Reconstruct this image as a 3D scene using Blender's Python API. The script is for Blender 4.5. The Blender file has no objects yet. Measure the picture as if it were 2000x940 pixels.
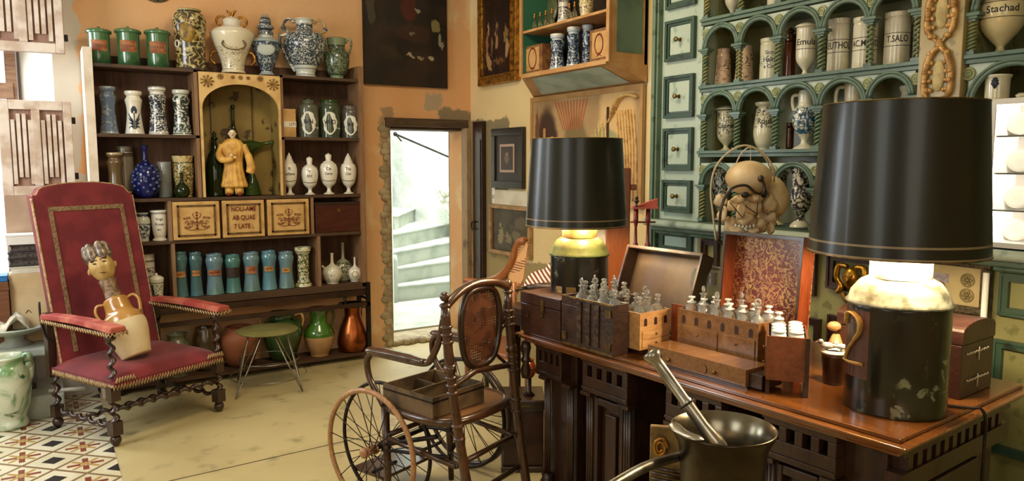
import bpy, math, random
from math import pi, sin, cos, atan2, hypot, sqrt, radians, asin, acos
from mathutils import Vector, Matrix
random.seed(7)
S = bpy.context.scene
COL = S.collection
# ---------------------------------------------------------------- camera
H = 1.5; F = 1450.0; PT = radians(5.9); YW = radians(32.5)
cd = bpy.data.cameras.new('camera'); cam = bpy.data.objects.new('camera', cd); COL.objects.link(cam)
cd.sensor_fit = 'HORIZONTAL'; cd.sensor_width = 36; cd.lens = 36 * F / 2000
cd.clip_start = .05
cam.location = (0, 0, H); cam.rotation_euler = (pi/2 - PT, 0, -YW)
S.camera = cam
# ---------------------------------------------------------------- colour management, world, lights
S.view_settings.view_transform = 'Standard'; S.view_settings.look = 'None'
S.view_settings.exposure = 0.22; S.view_settings.gamma = 1; S.view_settings.use_curve_mapping = False
try:
    S.cycles.use_denoising = True; S.cycles.max_bounces = 7; S.cycles.diffuse_bounces = 3; S.cycles.glossy_bounces = 3
    S.cycles.transmission_bounces = 6; S.cycles.transparent_max_bounces = 8; S.cycles.caustics_refractive = False
    S.cycles.caustics_reflective = False; S.cycles.sample_clamp_indirect = 4
except Exception: pass
w = bpy.data.worlds.new('sky'); S.world = w; w.use_nodes = True
w.node_tree.nodes['Background'].inputs[0].default_value = (.86, .93, 1, 1)
w.node_tree.nodes['Background'].inputs[1].default_value = 2.2
def area(name, loc, target, sx, sy, power, col):
    l = bpy.data.lights.new(name, 'AREA'); l.shape = 'RECTANGLE'; l.size = sx; l.size_y = sy; l.energy = power; l.color = col
    o = bpy.data.objects.new(name, l); COL.objects.link(o); o.location = loc
    o.rotation_euler = (Vector(target) - Vector(loc)).to_track_quat('-Z', 'Y').to_euler(); return o
def point(name, loc, power, col, r=.05, parent=None):
    l = bpy.data.lights.new(name, 'POINT'); l.energy = power; l.color = col; l.shadow_soft_size = r
    o = bpy.data.objects.new(name, l); COL.objects.link(o); o.location = loc
    if parent: o.parent = parent
    return o
WARM = (1, .80, .52); DAY = (.87, .95, 1)
area('window_light', (-.75, 5.75, 1.75), (.3, 4.2, .5), .9, 1.6, 48, DAY)          # daylight through the far window
area('stair_daylight', (3.7, 7.7, 4.2), (3.6, 7.9, 0), 1.6, 1.4, 280, (.95, 1, .98))
area('side_window_light', (-1.45, 1.0, 1.9), (1.6, 3.2, .9), 1.3, 1.7, 26, (.95, .98, .93))
area('left_window_light', (-1.5, 3.9, 1.9), (.5, 5.2, 1.2), 1.0, 1.5, 55, DAY)
area('ceiling_fill_light', (1.3, 3.2, 3.1), (1.5, 3.6, 0), .8, .8, 36, (1, .82, .55))  # added warm fill from above, its source is made up
area('rear_fill_light', (.1, -1.35, 1.9), (2.2, 2.2, 1.0), 1.6, 1.6, 20, (1, .92, .78))  # added fill from behind the camera; the wall there has no doorway
# ---------------------------------------------------------------- pixel -> place
def ray(px, py):
    u = px - 1000; v = 470 - py
    f = F*cos(PT) + v*sin(PT); z = v*cos(PT) - F*sin(PT)
    return (f*sin(YW) + u*cos(YW), f*cos(YW) - u*sin(YW), z)
def oX(px, py, X): d = ray(px, py); t = X/d[0]; return Vector((X, t*d[1], H + t*d[2]))
def oY(px, py, Y): d = ray(px, py); t = Y/d[1]; return Vector((t*d[0], Y, H + t*d[2]))
def oZ(px, py, Z): d = ray(px, py); t = (Z-H)/d[2]; return Vector((t*d[0], t*d[1], Z))
def oD(px, py, D): d = ray(px, py); t = D/(d[0]*sin(YW)+d[1]*cos(YW)); return Vector((t*d[0], t*d[1], H + t*d[2]))
def zat(px, py, x, y): d = ray(px, py); return H + hypot(x, y)/hypot(d[0], d[1])*d[2]
def rad(x0, x1, py, x, y):
    a = ray(x0, py); b = ray(x1, py)
    return hypot(x, y)*sin(abs(atan2(a[0], a[1]) - atan2(b[0], b[1]))/2)
# ---------------------------------------------------------------- mesh collector
def catmull(p, n=4, closed=False):
    p = [Vector(q) for q in p]; out = []; N = len(p)
    rng = range(N if closed else N-1)
    for i in rng:
        if closed: a, b, c, d = p[i-1], p[i], p[(i+1) % N], p[(i+2) % N]
        else: a, b, c, d = p[max(i-1, 0)], p[i], p[i+1], p[min(i+2, N-1)]
        for k in range(n):
            t = k/n
            out.append(.5*((2*b) + (c-a)*t + (2*a-5*b+4*c-d)*t*t + (3*b-a-3*c+d)*t**3))
    if not closed: out.append(p[-1])
    return out
class MB:
    def __init__(s): s.v = []; s.f = []; s.s = []
    def add(s, vs, fs, smooth=False, M=None):
        n = len(s.v)
        s.v += [tuple(M @ Vector(v)) if M is not None else tuple(v) for v in vs]
        for f in fs: s.f.append([n+i for i in f]); s.s.append(smooth)
        return s
    def bx(s, x0, x1, y0, y1, z0, z1, M=None):
        vs = [(x, y, z) for x in (x0, x1) for y in (y0, y1) for z in (z0, z1)]
        return s.add(vs, [(0, 1, 3, 2), (4, 6, 7, 5), (0, 4, 5, 1), (2, 3, 7, 6), (0, 2, 6, 4), (1, 5, 7, 3)], False, M)
    def cb(s, c, d, M=None):
        T = Matrix.Translation(c) @ (M if M is not None else Matrix())
        return s.bx(-d[0]/2, d[0]/2, -d[1]/2, d[1]/2, -d[2]/2, d[2]/2, T)
    def prism(s, poly, z0, z1, M=None):
        n = len(poly)
        vs = [(p[0], p[1], z0) for p in poly] + [(p[0], p[1], z1) for p in poly]
        fs = [tuple(range(n))[::-1], tuple(range(n, 2*n))] + [(i, (i+1) % n, n+(i+1) % n, n+i) for i in range(n)]
        return s.add(vs, fs, False, M)
    def lathe(s, prof, seg=28, M=None, smooth=True, sx=1, sy=1):
        vs = []; fs = []; idx = []
        for r, z in prof:
            if r < 1e-5: idx.append([len(vs)]); vs.append((0, 0, z))
            else:
                idx.append(list(range(len(vs), len(vs)+seg)))
                vs += [(r*cos(2*pi*k/seg)*sx, r*sin(2*pi*k/seg)*sy, z) for k in range(seg)]
        for a, b in zip(idx, idx[1:]):
            for k in range(seg):
                k2 = (k+1) % seg
                if len(a) == 1 and len(b) == 1: continue
                if len(a) == 1: fs.append((a[0], b[k2], b[k]))
                elif len(b) == 1: fs.append((a[k], a[k2], b[0]))
                else: fs.append((a[k], a[k2], b[k2], b[k]))
        return s.add(vs, fs, smooth, M)
    def ball(s, c, r, seg=14, M=None):
        if not hasattr(r, '__len__'): r = (r, r, r)
        n = max(6, seg//2)
        T = Matrix.Translation(c) @ (M if M is not None else Matrix()) @ Matrix.Diagonal((r[0], r[1], r[2], 1))
        return s.lathe([(sin(pi*i/n) if 0 < i < n else 0, -cos(pi*i/n)) for i in range(n+1)], seg, T)
    def tube(s, path, r, seg=8, closed=False, M=None, flat=None):
        P = [Vector(p) for p in path]; n = len(P)
        R = r if hasattr(r, '__len__') else [r]*n
        if len(R) != n: R = [R[min(len(R)-1, int(i*len(R)/n))] if False else R[0] + (R[-1]-R[0])*i/(n-1) if len(R) == 2 else R[min(int(i*(len(R)-1)/(n-1)), len(R)-1)] for i in range(n)]
        def tan(i):
            if closed: return (P[(i+1) % n]-P[i-1]).normalized()
            return (P[min(i+1, n-1)]-P[max(i-1, 0)]).normalized()
        t = tan(0); u = t.cross(Vector((0, 0, 1)))
        if u.length < .1: u = t.cross(Vector((1, 0, 0)))
        u.normalize(); vs = []
        for i in range(n):
            t2 = tan(i); ax = t.cross(t2)
            if ax.length > 1e-6: u = Matrix.Rotation(t.angle(t2), 3, ax.normalized()) @ u
            t = t2; u = (u - t*u.dot(t)).normalized(); wv = t.cross(u)
            for k in range(seg):
                a = 2*pi*k/seg
                vs.append(P[i] + (u*cos(a) + wv*sin(a)*(flat or 1))*R[i])
        fs = []
        for i in range(n if closed else n-1):
            j = (i+1) % n
            for k in range(seg): fs.append((i*seg+k, i*seg+(k+1) % seg, j*seg+(k+1) % seg, j*seg+k))
        if not closed: fs += [tuple(range(seg))[::-1], tuple((n-1)*seg+k for k in range(seg))]
        return s.add(vs, fs, True, M)
    def ring(s, c, R, r, M=None, seg=32, ts=8, flat=None):
        T = Matrix.Translation(c) @ (M if M is not None else Matrix())
        return s.tube([(R*cos(2*pi*k/seg), R*sin(2*pi*k/seg), 0) for k in range(seg)], r, ts, True, T, flat)
    def rod(s, a, b, r, seg=8, M=None): return s.tube([a, b], r, seg, False, M)
    def spin(s, a, b, prof, seg=12):     # turned profile from a to b; prof = (t, r)
        a = Vector(a); b = Vector(b); d = b-a; L = d.length
        T = Matrix.Translation(a) @ d.to_track_quat('Z', 'Y').to_matrix().to_4x4()
        p = [(0, prof[0][0]*L)] + [(r, t*L) for t, r in prof] + [(0, prof[-1][0]*L)]
        return s.lathe(p, seg, T)
    def twist(s, a, b, r, turns, seg=10, steps=None):   # barley twist
        a = Vector(a); b = Vector(b); d = b-a; L = d.length
        T = Matrix.Translation(a) @ d.to_track_quat('Z', 'Y').to_matrix().to_4x4()
        n = steps or int(turns*12)
        vs = []; fs = []
        for i in range(n+1):
            ph = 2*pi*turns*i/n
            for k in range(seg):
                q = 2*pi*k/seg; ox, oy = r*.42*cos(ph), r*.42*sin(ph)
                vs.append((ox + r*.62*cos(q), oy + r*.62*sin(q), L*i/n))
        for i in range(n):
            for k in range(seg): fs.append((i*seg+k, i*seg+(k+1) % seg, (i+1)*seg+(k+1) % seg, (i+1)*seg+k))
        fs += [tuple(range(seg))[::-1], tuple(n*seg+k for k in range(seg))]
        return s.add(vs, fs, True, T)
    def build(s, name, m, parent=None, label=None, bev=0, loc=None):
        me = bpy.data.meshes.new(name); me.from_pydata(s.v, [], s.f); me.update()
        me.polygons.foreach_set('use_smooth', s.s)
        if m: me.materials.append(m)
        o = bpy.data.objects.new(name, me); COL.objects.link(o)
        if parent: o.parent = parent
        if label: o['label'] = label
        if loc is not None: o.location = loc
        if bev:
            b = o.modifiers.new('bevel', 'BEVEL'); b.width = bev; b.segments = 2; b.limit_method = 'ANGLE'
        return o
def RX(a): return Matrix.Rotation(a, 4, 'X')
def RY(a): return Matrix.Rotation(a, 4, 'Y')
def RZ(a): return Matrix.Rotation(a, 4, 'Z')
def TR(x, y, z): return Matrix.Translation((x, y, z))
def thing(name, label, cat, loc=(0, 0, 0), rz=0, group=None):
    o = bpy.data.objects.new(name, None); COL.objects.link(o); o.empty_display_size = .05
    o.location = loc; o.rotation_euler = (0, 0, rz); o['label'] = label; o['category'] = cat
    if group: o['group'] = group
    return o
def tag(o, label, cat, group=None, kind=None):
    o['label'] = label; o['category'] = cat
    if group: o['group'] = group
    if kind: o['kind'] = kind
    return o
def struct(name, mb, m, bev=0):
    o = mb.build(name, m, None, None, bev); o['kind'] = 'structure'; return o
def copytree(o, parent=None):
    c = o.copy(); COL.objects.link(c)
    if parent: c.parent = parent
    for ch in [q for q in bpy.data.objects if q.parent == o]: copytree(ch, c)
    return c
# ---------------------------------------------------------------- materials
def lin(h):
    if not isinstance(h, str): return tuple(h)[:3] + (1,)
    h = h.lstrip('#'); c = [int(h[i:i+2], 16)/255 for i in (0, 2, 4)]
    return tuple((x/12.92 if x <= .04045 else ((x+.055)/1.055)**2.4) for x in c) + (1,)
class NT:
    def __init__(s, name):
        s.m = bpy.data.materials.new(name); s.m.use_nodes = True; s.t = s.m.node_tree
        s.b = s.t.nodes['Principled BSDF']; s.tc = s.t.nodes.new('ShaderNodeTexCoord')
    def n(s, ty, **k):
        q = s.t.nodes.new('ShaderNode'+ty)
        for a, v in k.items(): setattr(q, a, v)
        return q
    def L(s, a, b): s.t.links.new(a, b)
    def put(s, sock, v):
        if hasattr(v, 'is_linked') or isinstance(v, bpy.types.NodeSocket): s.L(v, sock)
        else: sock.default_value = v
    def math(s, op, a, b=0, c=None, clamp=False):
        q = s.n('Math', operation=op, use_clamp=clamp); s.put(q.inputs[0], a); s.put(q.inputs[1], b)
        if c is not None: s.put(q.inputs[2], c)
        return q.outputs[0]
    def mix(s, f, a, b):
        q = s.n('Mix', data_type='RGBA'); s.put(q.inputs[0], f); s.put(q.inputs[6], a if not isinstance(a, str) else lin(a)); s.put(q.inputs[7], b if not isinstance(b, str) else lin(b))
        return q.outputs[2]
    def mapp(s, src='Object', scale=(1, 1, 1), rot=(0, 0, 0), loc=(0, 0, 0)):
        q = s.n('Mapping'); s.L(s.tc.outputs[src], q.inputs[0]); q.inputs[3].default_value = scale; q.inputs[2].default_value = rot; q.inputs[1].default_value = loc
        return q.outputs[0]
    def noise(s, vec, scale=5, detail=3, dist=0, rough=.5):
        q = s.n('TexNoise'); s.L(vec, q.inputs['Vector']); q.inputs['Scale'].default_value = scale; q.inputs['Detail'].default_value = detail
        q.inputs['Distortion'].default_value = dist; q.inputs['Roughness'].default_value = rough; return q.outputs[0]
    def vor(s, vec, scale=5, feat='F1', out='Distance'):
        q = s.n('TexVoronoi', feature=feat); s.L(vec, q.inputs['Vector']); q.inputs['Scale'].default_value = scale; return q.outputs[out]
    def ramp(s, v, a, b):    # smooth step a..b -> 0..1
        q = s.n('MapRange', interpolation_type='SMOOTHSTEP'); s.put(q.inputs[0], v); q.inputs[1].default_value = a; q.inputs[2].default_value = b; return q.outputs[0]
    def xyz(s, vec): q = s.n('SeparateXYZ'); s.L(vec, q.inputs[0]); return q.outputs
    def bump(s, v, st=.3, d=.01):
        q = s.n('Bump'); q.inputs['Strength'].default_value = st; q.inputs['Distance'].default_value = d; s.L(v, q.inputs['Height']); s.L(q.outputs[0], s.b.inputs['Normal'])
    def set(s, col=None, rough=None, metal=None, coat=None, trans=None, ior=None, alpha=None, spec=None, em=None, es=0):
        B = s.b.inputs
        if col is not None: s.put(B['Base Color'], lin(col) if isinstance(col, str) else col)
        if rough is not None: s.put(B['Roughness'], rough)
        if metal is not None: s.put(B['Metallic'], metal)
        if coat is not None: B['Coat Weight'].default_value = coat; B['Coat Roughness'].default_value = .12
        if trans is not None: B['Transmission Weight'].default_value = trans
        if ior: B['IOR'].default_value = ior
        if alpha is not None: s.put(B['Alpha'], alpha)
        if spec is not None: B['Specular IOR Level'].default_value = spec
        if em: B['Emission Color'].default_value = lin(em); B['Emission Strength'].default_value = es
        return s
def plain(name, c, c2=None, sc=8, rough=.5, metal=0, coat=None, trans=None, bump=0, bs=40, lo=.4, hi=.65, em=None, es=0, det=4, spec=None):
    t = NT(name); v = t.mapp()
    if c2: t.set(t.mix(t.ramp(t.noise(v, sc, det), lo, hi), c, c2))
    else: t.set(c)
    t.set(None, rough, metal, coat, trans, em=em, es=es, spec=spec)
    if bump: t.bump(t.noise(v, bs, 3), bump, .01)
    return t.m
def wood(name, c1, c2, c3=None, sc=3, rough=.4, coat=.2, stretch=(1, 8, 8), bump=.12, wear=.62):
    t = NT(name); v = t.mapp('Object', stretch)
    g = t.noise(v, sc*2, 6, 1.2, .6); col = t.mix(t.ramp(g, .35, .65), c1, c2)
    if c3: col = t.mix(t.ramp(t.noise(t.mapp(), sc*1.3, 5, .3), wear, wear+.12), col, c3)
    t.set(col, rough, coat=coat); t.bump(g, bump, .006); return t.m
def ceramic(name, base, ink, sc=22, w=.03, bands=(), top=.9, bot=.08, c3=None, coat=1, rough=.22, solid=False, dens=.5, base2=None):
    """tin-glaze with painted scroll lines; bands = (z0, z1) of plain rings in the object's own 0..1 height"""
    t = NT(name); v = t.mapp(); gz = t.xyz(t.mapp('Generated'))[2]
    n1 = t.noise(v, sc, 1.5, 1.6, .5)
    line = t.math('SUBTRACT', 1, t.ramp(t.math('ABSOLUTE', t.math('SUBTRACT', n1, .5)), w*.6, w*1.3))
    leaf = t.ramp(t.noise(v, sc*2.2, 2, .6), dens+.1, dens+.13)
    k = t.math('MAXIMUM', line, leaf)
    k = t.math('MULTIPLY', k, t.math('MULTIPLY', t.ramp(gz, bot, bot+.01), t.math('SUBTRACT', 1, t.ramp(gz, top, top+.01))))
    for a, b in bands:
        k = t.math('MAXIMUM', k, t.math('MULTIPLY', t.ramp(gz, a-.002, a+.002), t.math('SUBTRACT', 1, t.ramp(gz, b-.002, b+.002))))
    b0 = base
    if base2: b0 = t.mix(t.ramp(t.noise(v, 9, 3), .4, .65), base, base2)
    if c3: b0 = t.mix(t.ramp(t.noise(t.mapp(loc=(3, 1, 2)), sc*1.3, 2, 1), .56, .6), b0, c3)
    t.set(t.mix(k, b0, ink), rough, coat=coat*.5); return t.m
def paint(name, base, base2, blobs, ax=(1, 2), sc=5, rough=.6, dist=.05, coat=.15):
    """painted picture: soft-edged patches in the canvas's own 0..1 frame (blob = cx, cy, rx, ry, rot, colour)"""
    t = NT(name); g = t.mapp('Generated'); X = t.xyz(g); nz = t.n('TexNoise'); t.L(g, nz.inputs['Vector']); nz.inputs['Scale'].default_value = 14; nz.inputs['Detail'].default_value = 4
    dx = t.math('MULTIPLY', t.math('SUBTRACT', nz.outputs[0], .5), dist*4)
    nz2 = t.noise(t.mapp('Generated', loc=(4, 5, 6)), 14, 4); dy = t.math('MULTIPLY', t.math('SUBTRACT', nz2, .5), dist*4)
    U = t.math('ADD', X[ax[0]], dx); V = t.math('ADD', X[ax[1]], dy)
    col = t.mix(t.ramp(t.noise(g, sc, 5), .4, .62), base, base2)
    for cx, cy, rx, ry, rot, c in blobs:
        a = t.math('SUBTRACT', U, cx); b = t.math('SUBTRACT', V, cy); cr, sr = cos(rot), sin(rot)
        p = t.math('DIVIDE', t.math('ADD', t.math('MULTIPLY', a, cr), t.math('MULTIPLY', b, sr)), rx)
        q = t.math('DIVIDE', t.math('SUBTRACT', t.math('MULTIPLY', b, cr), t.math('MULTIPLY', a, sr)), ry)
        d = t.math('ADD', t.math('MULTIPLY', p, p), t.math('MULTIPLY', q, q))
        col = t.mix(t.math('SUBTRACT', 1, t.ramp(d, .6, 1.15)), col, c)
    t.set(col, rough, coat=coat); return t.m
def glass(name, c, rough=.03, tr=.93):
    t = NT(name); t.set(c, rough, trans=tr, ior=1.45); return t.m
M = {}
M['plaster'] = None
def wallmat(name, c1, c2, c3, patch=None, loc=(0, 0, 0)):
    t = NT(name); v = t.mapp(loc=loc); a = t.mix(t.ramp(t.noise(v, .9, 3), .38, .62), c1, c2)
    a = t.mix(t.math('MULTIPLY', t.ramp(t.noise(v, 2.6, 6, .4), .56, .68), .7), a, c3)
    if patch:
        for (ax, x0, x1, z0, z1, c) in patch:   # toned patch with a wandering edge: old plaster, jamb stone, painted falloff
            X = t.xyz(t.tc.outputs['Object']); nn = t.math('MULTIPLY', t.math('SUBTRACT', t.noise(v, 7, 4), .5), .16)
            u = t.math('ADD', X[ax], nn); z = t.math('ADD', X[2], nn)
            k = t.math('MULTIPLY', t.ramp(u, x0-.01, x0+.01), t.math('SUBTRACT', 1, t.ramp(u, x1-.01, x1+.01)))
            k = t.math('MULTIPLY', k, t.math('MULTIPLY', t.ramp(z, z0-.01, z0+.01), t.math('SUBTRACT', 1, t.ramp(z, z1-.01, z1+.01))))
            a = t.mix(k, a, c)
    t.set(a, .85); t.bump(t.noise(v, 30, 5), .25, .01); return t.m
M['wall_back'] = wallmat('plaster_back', '#e0a873', '#deb07e', '#ead0a2', [(0, 2.33, 2.42, 0, 1.95, '#a98d68'), (0, -2, .27, .6, 3.2, '#c9c0b0'), (0, 2.85, 3.2, 1.83, 1.96, '#8d7a5c'), (0, 2.72, 2.86, 1.95, 2.08, '#b39c7d')])  # light grey at the far left paints in the light falloff
M['wall_right'] = wallmat('plaster_right', '#ebd29c', '#e4c68c', '#f0deb4', [(1, 5.0, 5.7, .2, 1.86, '#8f815f'), (1, 3.0, 5.7, -.1, .75, '#a59264')])
M['white_plaster'] = plain('white_plaster', '#e8e6da', '#cfcabb', 5, .8, bump=.8, bs=14)
M['stone'] = plain('pale_stone', '#b9bcae', '#a0a698', 4, .6, bump=.2, bs=25)
M['stone_dark'] = plain('worn_sill_stone', '#9a8a6a', '#b5a582', 9, .7, bump=.6, bs=20)
t = NT('floor_slabs'); v = t.mapp(rot=(0, 0, 0))
c = t.mix(t.ramp(t.noise(v, 1.5, 5, .5), .35, .65), '#c0af80', '#b2a173'); c = t.mix(t.ramp(t.noise(v, 7, 5), .55, .75), c, '#8f8360')
X = t.xyz(t.tc.outputs['Object'])
# joints between the big slabs
fa = oZ(340, 938, 0); fb = oZ(640, 870, 0); fd = (fb-fa).normalized()
e = t.math('ABSOLUTE', t.math('ADD', t.math('MULTIPLY', t.math('SUBTRACT', X[0], fa.x), -fd.y), t.math('MULTIPLY', t.math('SUBTRACT', X[1], fa.y), fd.x)))
c = t.mix(t.math('SUBTRACT', 1, t.ramp(e, .003, .007)), c, '#3c3424')
e2 = t.math('ABSOLUTE', t.math('SUBTRACT', X[0], 1.62)); c = t.mix(t.math('MULTIPLY', t.math('SUBTRACT', 1, t.ramp(e2, .002, .006)), t.math('LESS_THAN', X[1], 3.6)), c, '#5c5238')
t.set(c, .42, spec=.4); t.bump(t.noise(v, 20, 4), .08, .01); M['floor'] = t.m
# encaustic tiles: pale ground, brown crosses and small dark diamonds
t = NT('floor_tiles'); v = t.mapp(rot=(0, 0, radians(0))); X = t.xyz(v); s_ = .27
def fr(x): return t.math('SUBTRACT', t.math('FRACT', t.math('DIVIDE', x, s_)), .5)
U = fr(t.math('ADD', X[0], 10)); V = fr(t.math('ADD', X[1], 10)); aU = t.math('ABSOLUTE', U); aV = t.math('ABSOLUTE', V)
mx = t.math('MAXIMUM', aU, aV); mn = t.math('MINIMUM', aU, aV); sm_ = t.math('ADD', aU, aV)
cross = t.math('MULTIPLY', t.math('LESS_THAN', mn, .05), t.math('MULTIPLY', t.math('GREATER_THAN', mx, .08), t.math('LESS_THAN', mx, .3)))
ringm = t.math('LESS_THAN', t.math('ABSOLUTE', t.math('SUBTRACT', sm_, .5)), .045)
dia = t.math('MULTIPLY', t.math('GREATER_THAN', sm_, .8), t.math('LESS_THAN', t.math('ABSOLUTE', t.math('SUBTRACT', mx, mn)), .4))
star = t.math('MULTIPLY', t.math('LESS_THAN', t.math('ABSOLUTE', t.math('SUBTRACT', mx, mn)), .05), t.math('LESS_THAN', mx, .22))
c = t.mix(t.ramp(t.noise(v, 4, 3), .4, .6), '#d8cfb4', '#cabf9f'); c = t.mix(ringm, c, '#7c6446'); c = t.mix(cross, c, '#7b3b2a'); c = t.mix(star, c, '#a9874d'); c = t.mix(dia, c, '#2e2a28')
t.set(c, .25, spec=.5); M['tiles'] = t.m

M['shelf_wood'] = wood('shelf_wood', '#3d2814', '#4d321b', '#2a1a0e', 3, .6, 0, (1, 9, 9))
M['shelf_back'] = wood('shelf_back_boards', '#5f3d22', '#4a2c14', '#33200f', 2, .7, 0, (6, 6, .8))
M['shelf_side'] = wood('shelf_side_board', '#8a6848', '#7a583a', None, 2, .6, 0, (9, 9, 1))
M['dark_wood'] = wood('dark_walnut', '#27150b', '#382112', '#190e08', 3, .33, .35)
M['turned'] = wood('dark_turned_oak', '#2a1810', '#3b2417', '#1a100b', 5, .35, .3, (8, 8, 2))
M['bent'] = wood('bentwood', '#35200f', '#50301a', '#22140b', 5, .3, .4, (6, 6, 2))
M['bent_light'] = wood('worn_ash_rim', '#96683f', '#b0865a', '#6d4526', 6, .45, .1, (3, 3, 3))
M['table_top'] = wood('polished_table_top', '#7f4c20', '#623714', '#9c682e', 2.5, .22, .7, (8, 1, 8), .04, .66)
M['table_body'] = wood('table_carcass', '#2e1a0f', '#3e2415', '#1d100a', 3, .4, .25, (8, 8, 1.5))
M['chest_wood'] = wood('mahogany_chest', '#8a5e34', '#724a24', '#9c7042', 4, .35, .35, (1, 8, 8), .05)
M['chest_pale_lit'] = wood('pale_lit_mahogany', '#cf9f68', '#b98650', None, 4, .35, .3, (1, 8, 8), .05)  # paleness is lamp light put into the left wing's colour
M['chest_red'] = wood('red_mahogany', '#8a4222', '#713216', '#a0552e', 4, .3, .5, (8, 8, 1.5), .04)
M['leather'] = plain('scuffed_leather', '#2a180f', '#3f261a', 14, .42, bump=.3, bs=60, coat=.2)
M['leather2'] = plain('brown_leather', '#361d14', '#48291a', 10, .45, bump=.25, bs=60, coat=.2)
M['brass'] = plain('old_brass', '#8c7446', '#5d4c2c', 30, .4, .9)
M['bronze'] = plain('dark_bronze', '#352d20', '#4f4635', 6, .32, .9, bump=.1, bs=30)
M['bronze_in'] = plain('worn_bronze', '#807a68', '#5a523f', 5, .25, .95)
M['steel'] = plain('worn_steel', '#a8a498', '#75705f', 10, .3, .9)
M['iron'] = plain('black_iron', '#1e1814', '#30261e', 15, .45, .6)
M['copper'] = plain('copper', '#a1582d', '#6d3a1c', 7, .28, .95, bump=.15, bs=25)
M['white'] = plain('white_paint', '#e9e5da', None, rough=.5)
M['paper'] = plain('paper', '#e5dfcb', '#d2c9b0', 5, .8)
M['gold'] = plain('gilt', '#b98535', '#7d5420', 25, .35, .75, bump=.4, bs=60)
M['black'] = plain('black_lacquer', '#120e0c', '#1e1713', 8, .35, coat=.3)
M['cream_paint'] = plain('cream_paint', '#c8a060', '#b3884c', 12, .55, bump=.1)
M['ink'] = plain('blue_black_ink', '#1b2536')
M['inkb'] = plain('black_ink', '#17120e')
M['inkg'] = plain('gilt_figure_paint', '#d0a763', '#a97c3c', 30, .5)
M['inkr'] = plain('red_brown_ink', '#6d2614')
M['glass'] = glass('clear_glass', '#f6f8f0', .05, .84)
M['glass_green'] = glass('green_glass', '#5f7d32', .05, .8)
M['glass_dark'] = glass('dark_green_glass', '#22300f', .05, .5)
M['glass_blue'] = glass('cobalt_glass', '#1c2460', .05, .45)
M['glass_brown'] = glass('brown_glass', '#6b3414', .05, .6)
M['skin_w'] = plain('white_glaze', '#e2dccb', '#cfc7b1', 6, .18, coat=.6)
M['pink_w'] = plain('warm_glaze', '#d8b79f', '#c5a48c', 9, .25, coat=.5)
# ================================================================ STRUCTURE
WT = 3.2
struct('floor', MB().bx(-1.9, 3.5, -1.8, 5.6, -.1, 0).prism([(2.41, 5.6), (3.3, 5.6), (4.6, 9), (2.2, 9)], -.1, .0), M['floor'])
struct('floor_tiles', MB().bx(-1.6, .262, 3.0, 5.55, 0, .003), M['tiles'])
wb = MB().prism([(.12, 5.6), (2.41, 5.6), (2.41, 5.9), (-.087, 5.95)], 0, WT)
wb.bx(2.41, 3.45, 5.6, 5.9, 1.8, WT).bx(3.1, 3.45, 5.6, 5.9, 0, 1.8)
wb.prism([(-1.3, 5.6), (.12, 5.6), (-.087, 5.95), (-1.1, 5.95)], 0, .72).prism([(-1.3, 5.6), (.12, 5.6), (-.087, 5.95), (-1.1, 5.95)], 2.75, WT).bx(-1.9, -1.3, 5.6, 5.95, 0, WT)
struct('wall_back', wb, M['wall_back'])
struct('wall_right', MB().bx(3.15, 3.4, 3.2, 5.6, 0, WT).bx(3.42, 3.6, -1.8, 5.9, 0, WT), M['wall_right'])
struct('wall_left', MB().bx(-1.9, -1.6, -1.8, 5.6, 0, WT), M['wall_right'])
struct('wall_front', MB().bx(-1.9, 3.5, -1.8, -1.5, 0, WT), M['wall_right'])
struct('ceiling', MB().bx(-1.9, 3.6, -1.8, 5.95, WT, WT+.1), M['white_plaster'])
# crumbling plaster and stone round the doorway
rb = MB(); random.seed(3)
for i in range(40):
    z = .03 + i*.046; wdt = .05 + .035*sin(i*1.7) + random.random()*.03
    rb.ball((2.405-wdt/2, 5.6, z), (wdt/2+.004, .012+random.random()*.006, .034), 8)
struct('trim_1', rb, M['stone_dark'])
struct('trim_2', MB().bx(2.36, 3.11, 5.56, 5.62, 1.8, 1.868).bx(2.36, 3.11, 5.62, 5.9, 1.78, 1.8), wood('lintel_wood', '#5a4530', '#44321f', '#7b6647', 3, .7, 0, (1, 8, 8)), .006)
post = MB().bx(3.065, 3.105, 5.52, 5.62, 0, 1.8).bx(3.105, 3.15, 5.50, 5.6, 0, 1.86)
struct('trim_3', post, wood('door_post_wood', '#a58a64', '#8f7450', '#5a4128', 3, .6, 0, (8, 8, 1)), .004)
d = thing('door_1', 'open dark plank door edge beside the doorway', 'door', (3.12, 5.42, 0)); del d['category']; del d['label']; d['kind'] = 'structure'
MB().bx(-.012, .028, -.08, .075, .01, 1.85).bx(-.02, -.012, -.06, -.03, .1, 1.7).build('door_leaf', M['dark_wood'], d, bev=.003)
MB().ring((-.03, .04, .98), .035, .005, RY(pi/2), 20, 6).rod((-.012, .04, 1.01), (-.035, .04, 1.01), .006).build('door_handle', M['iron'], d)
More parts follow.
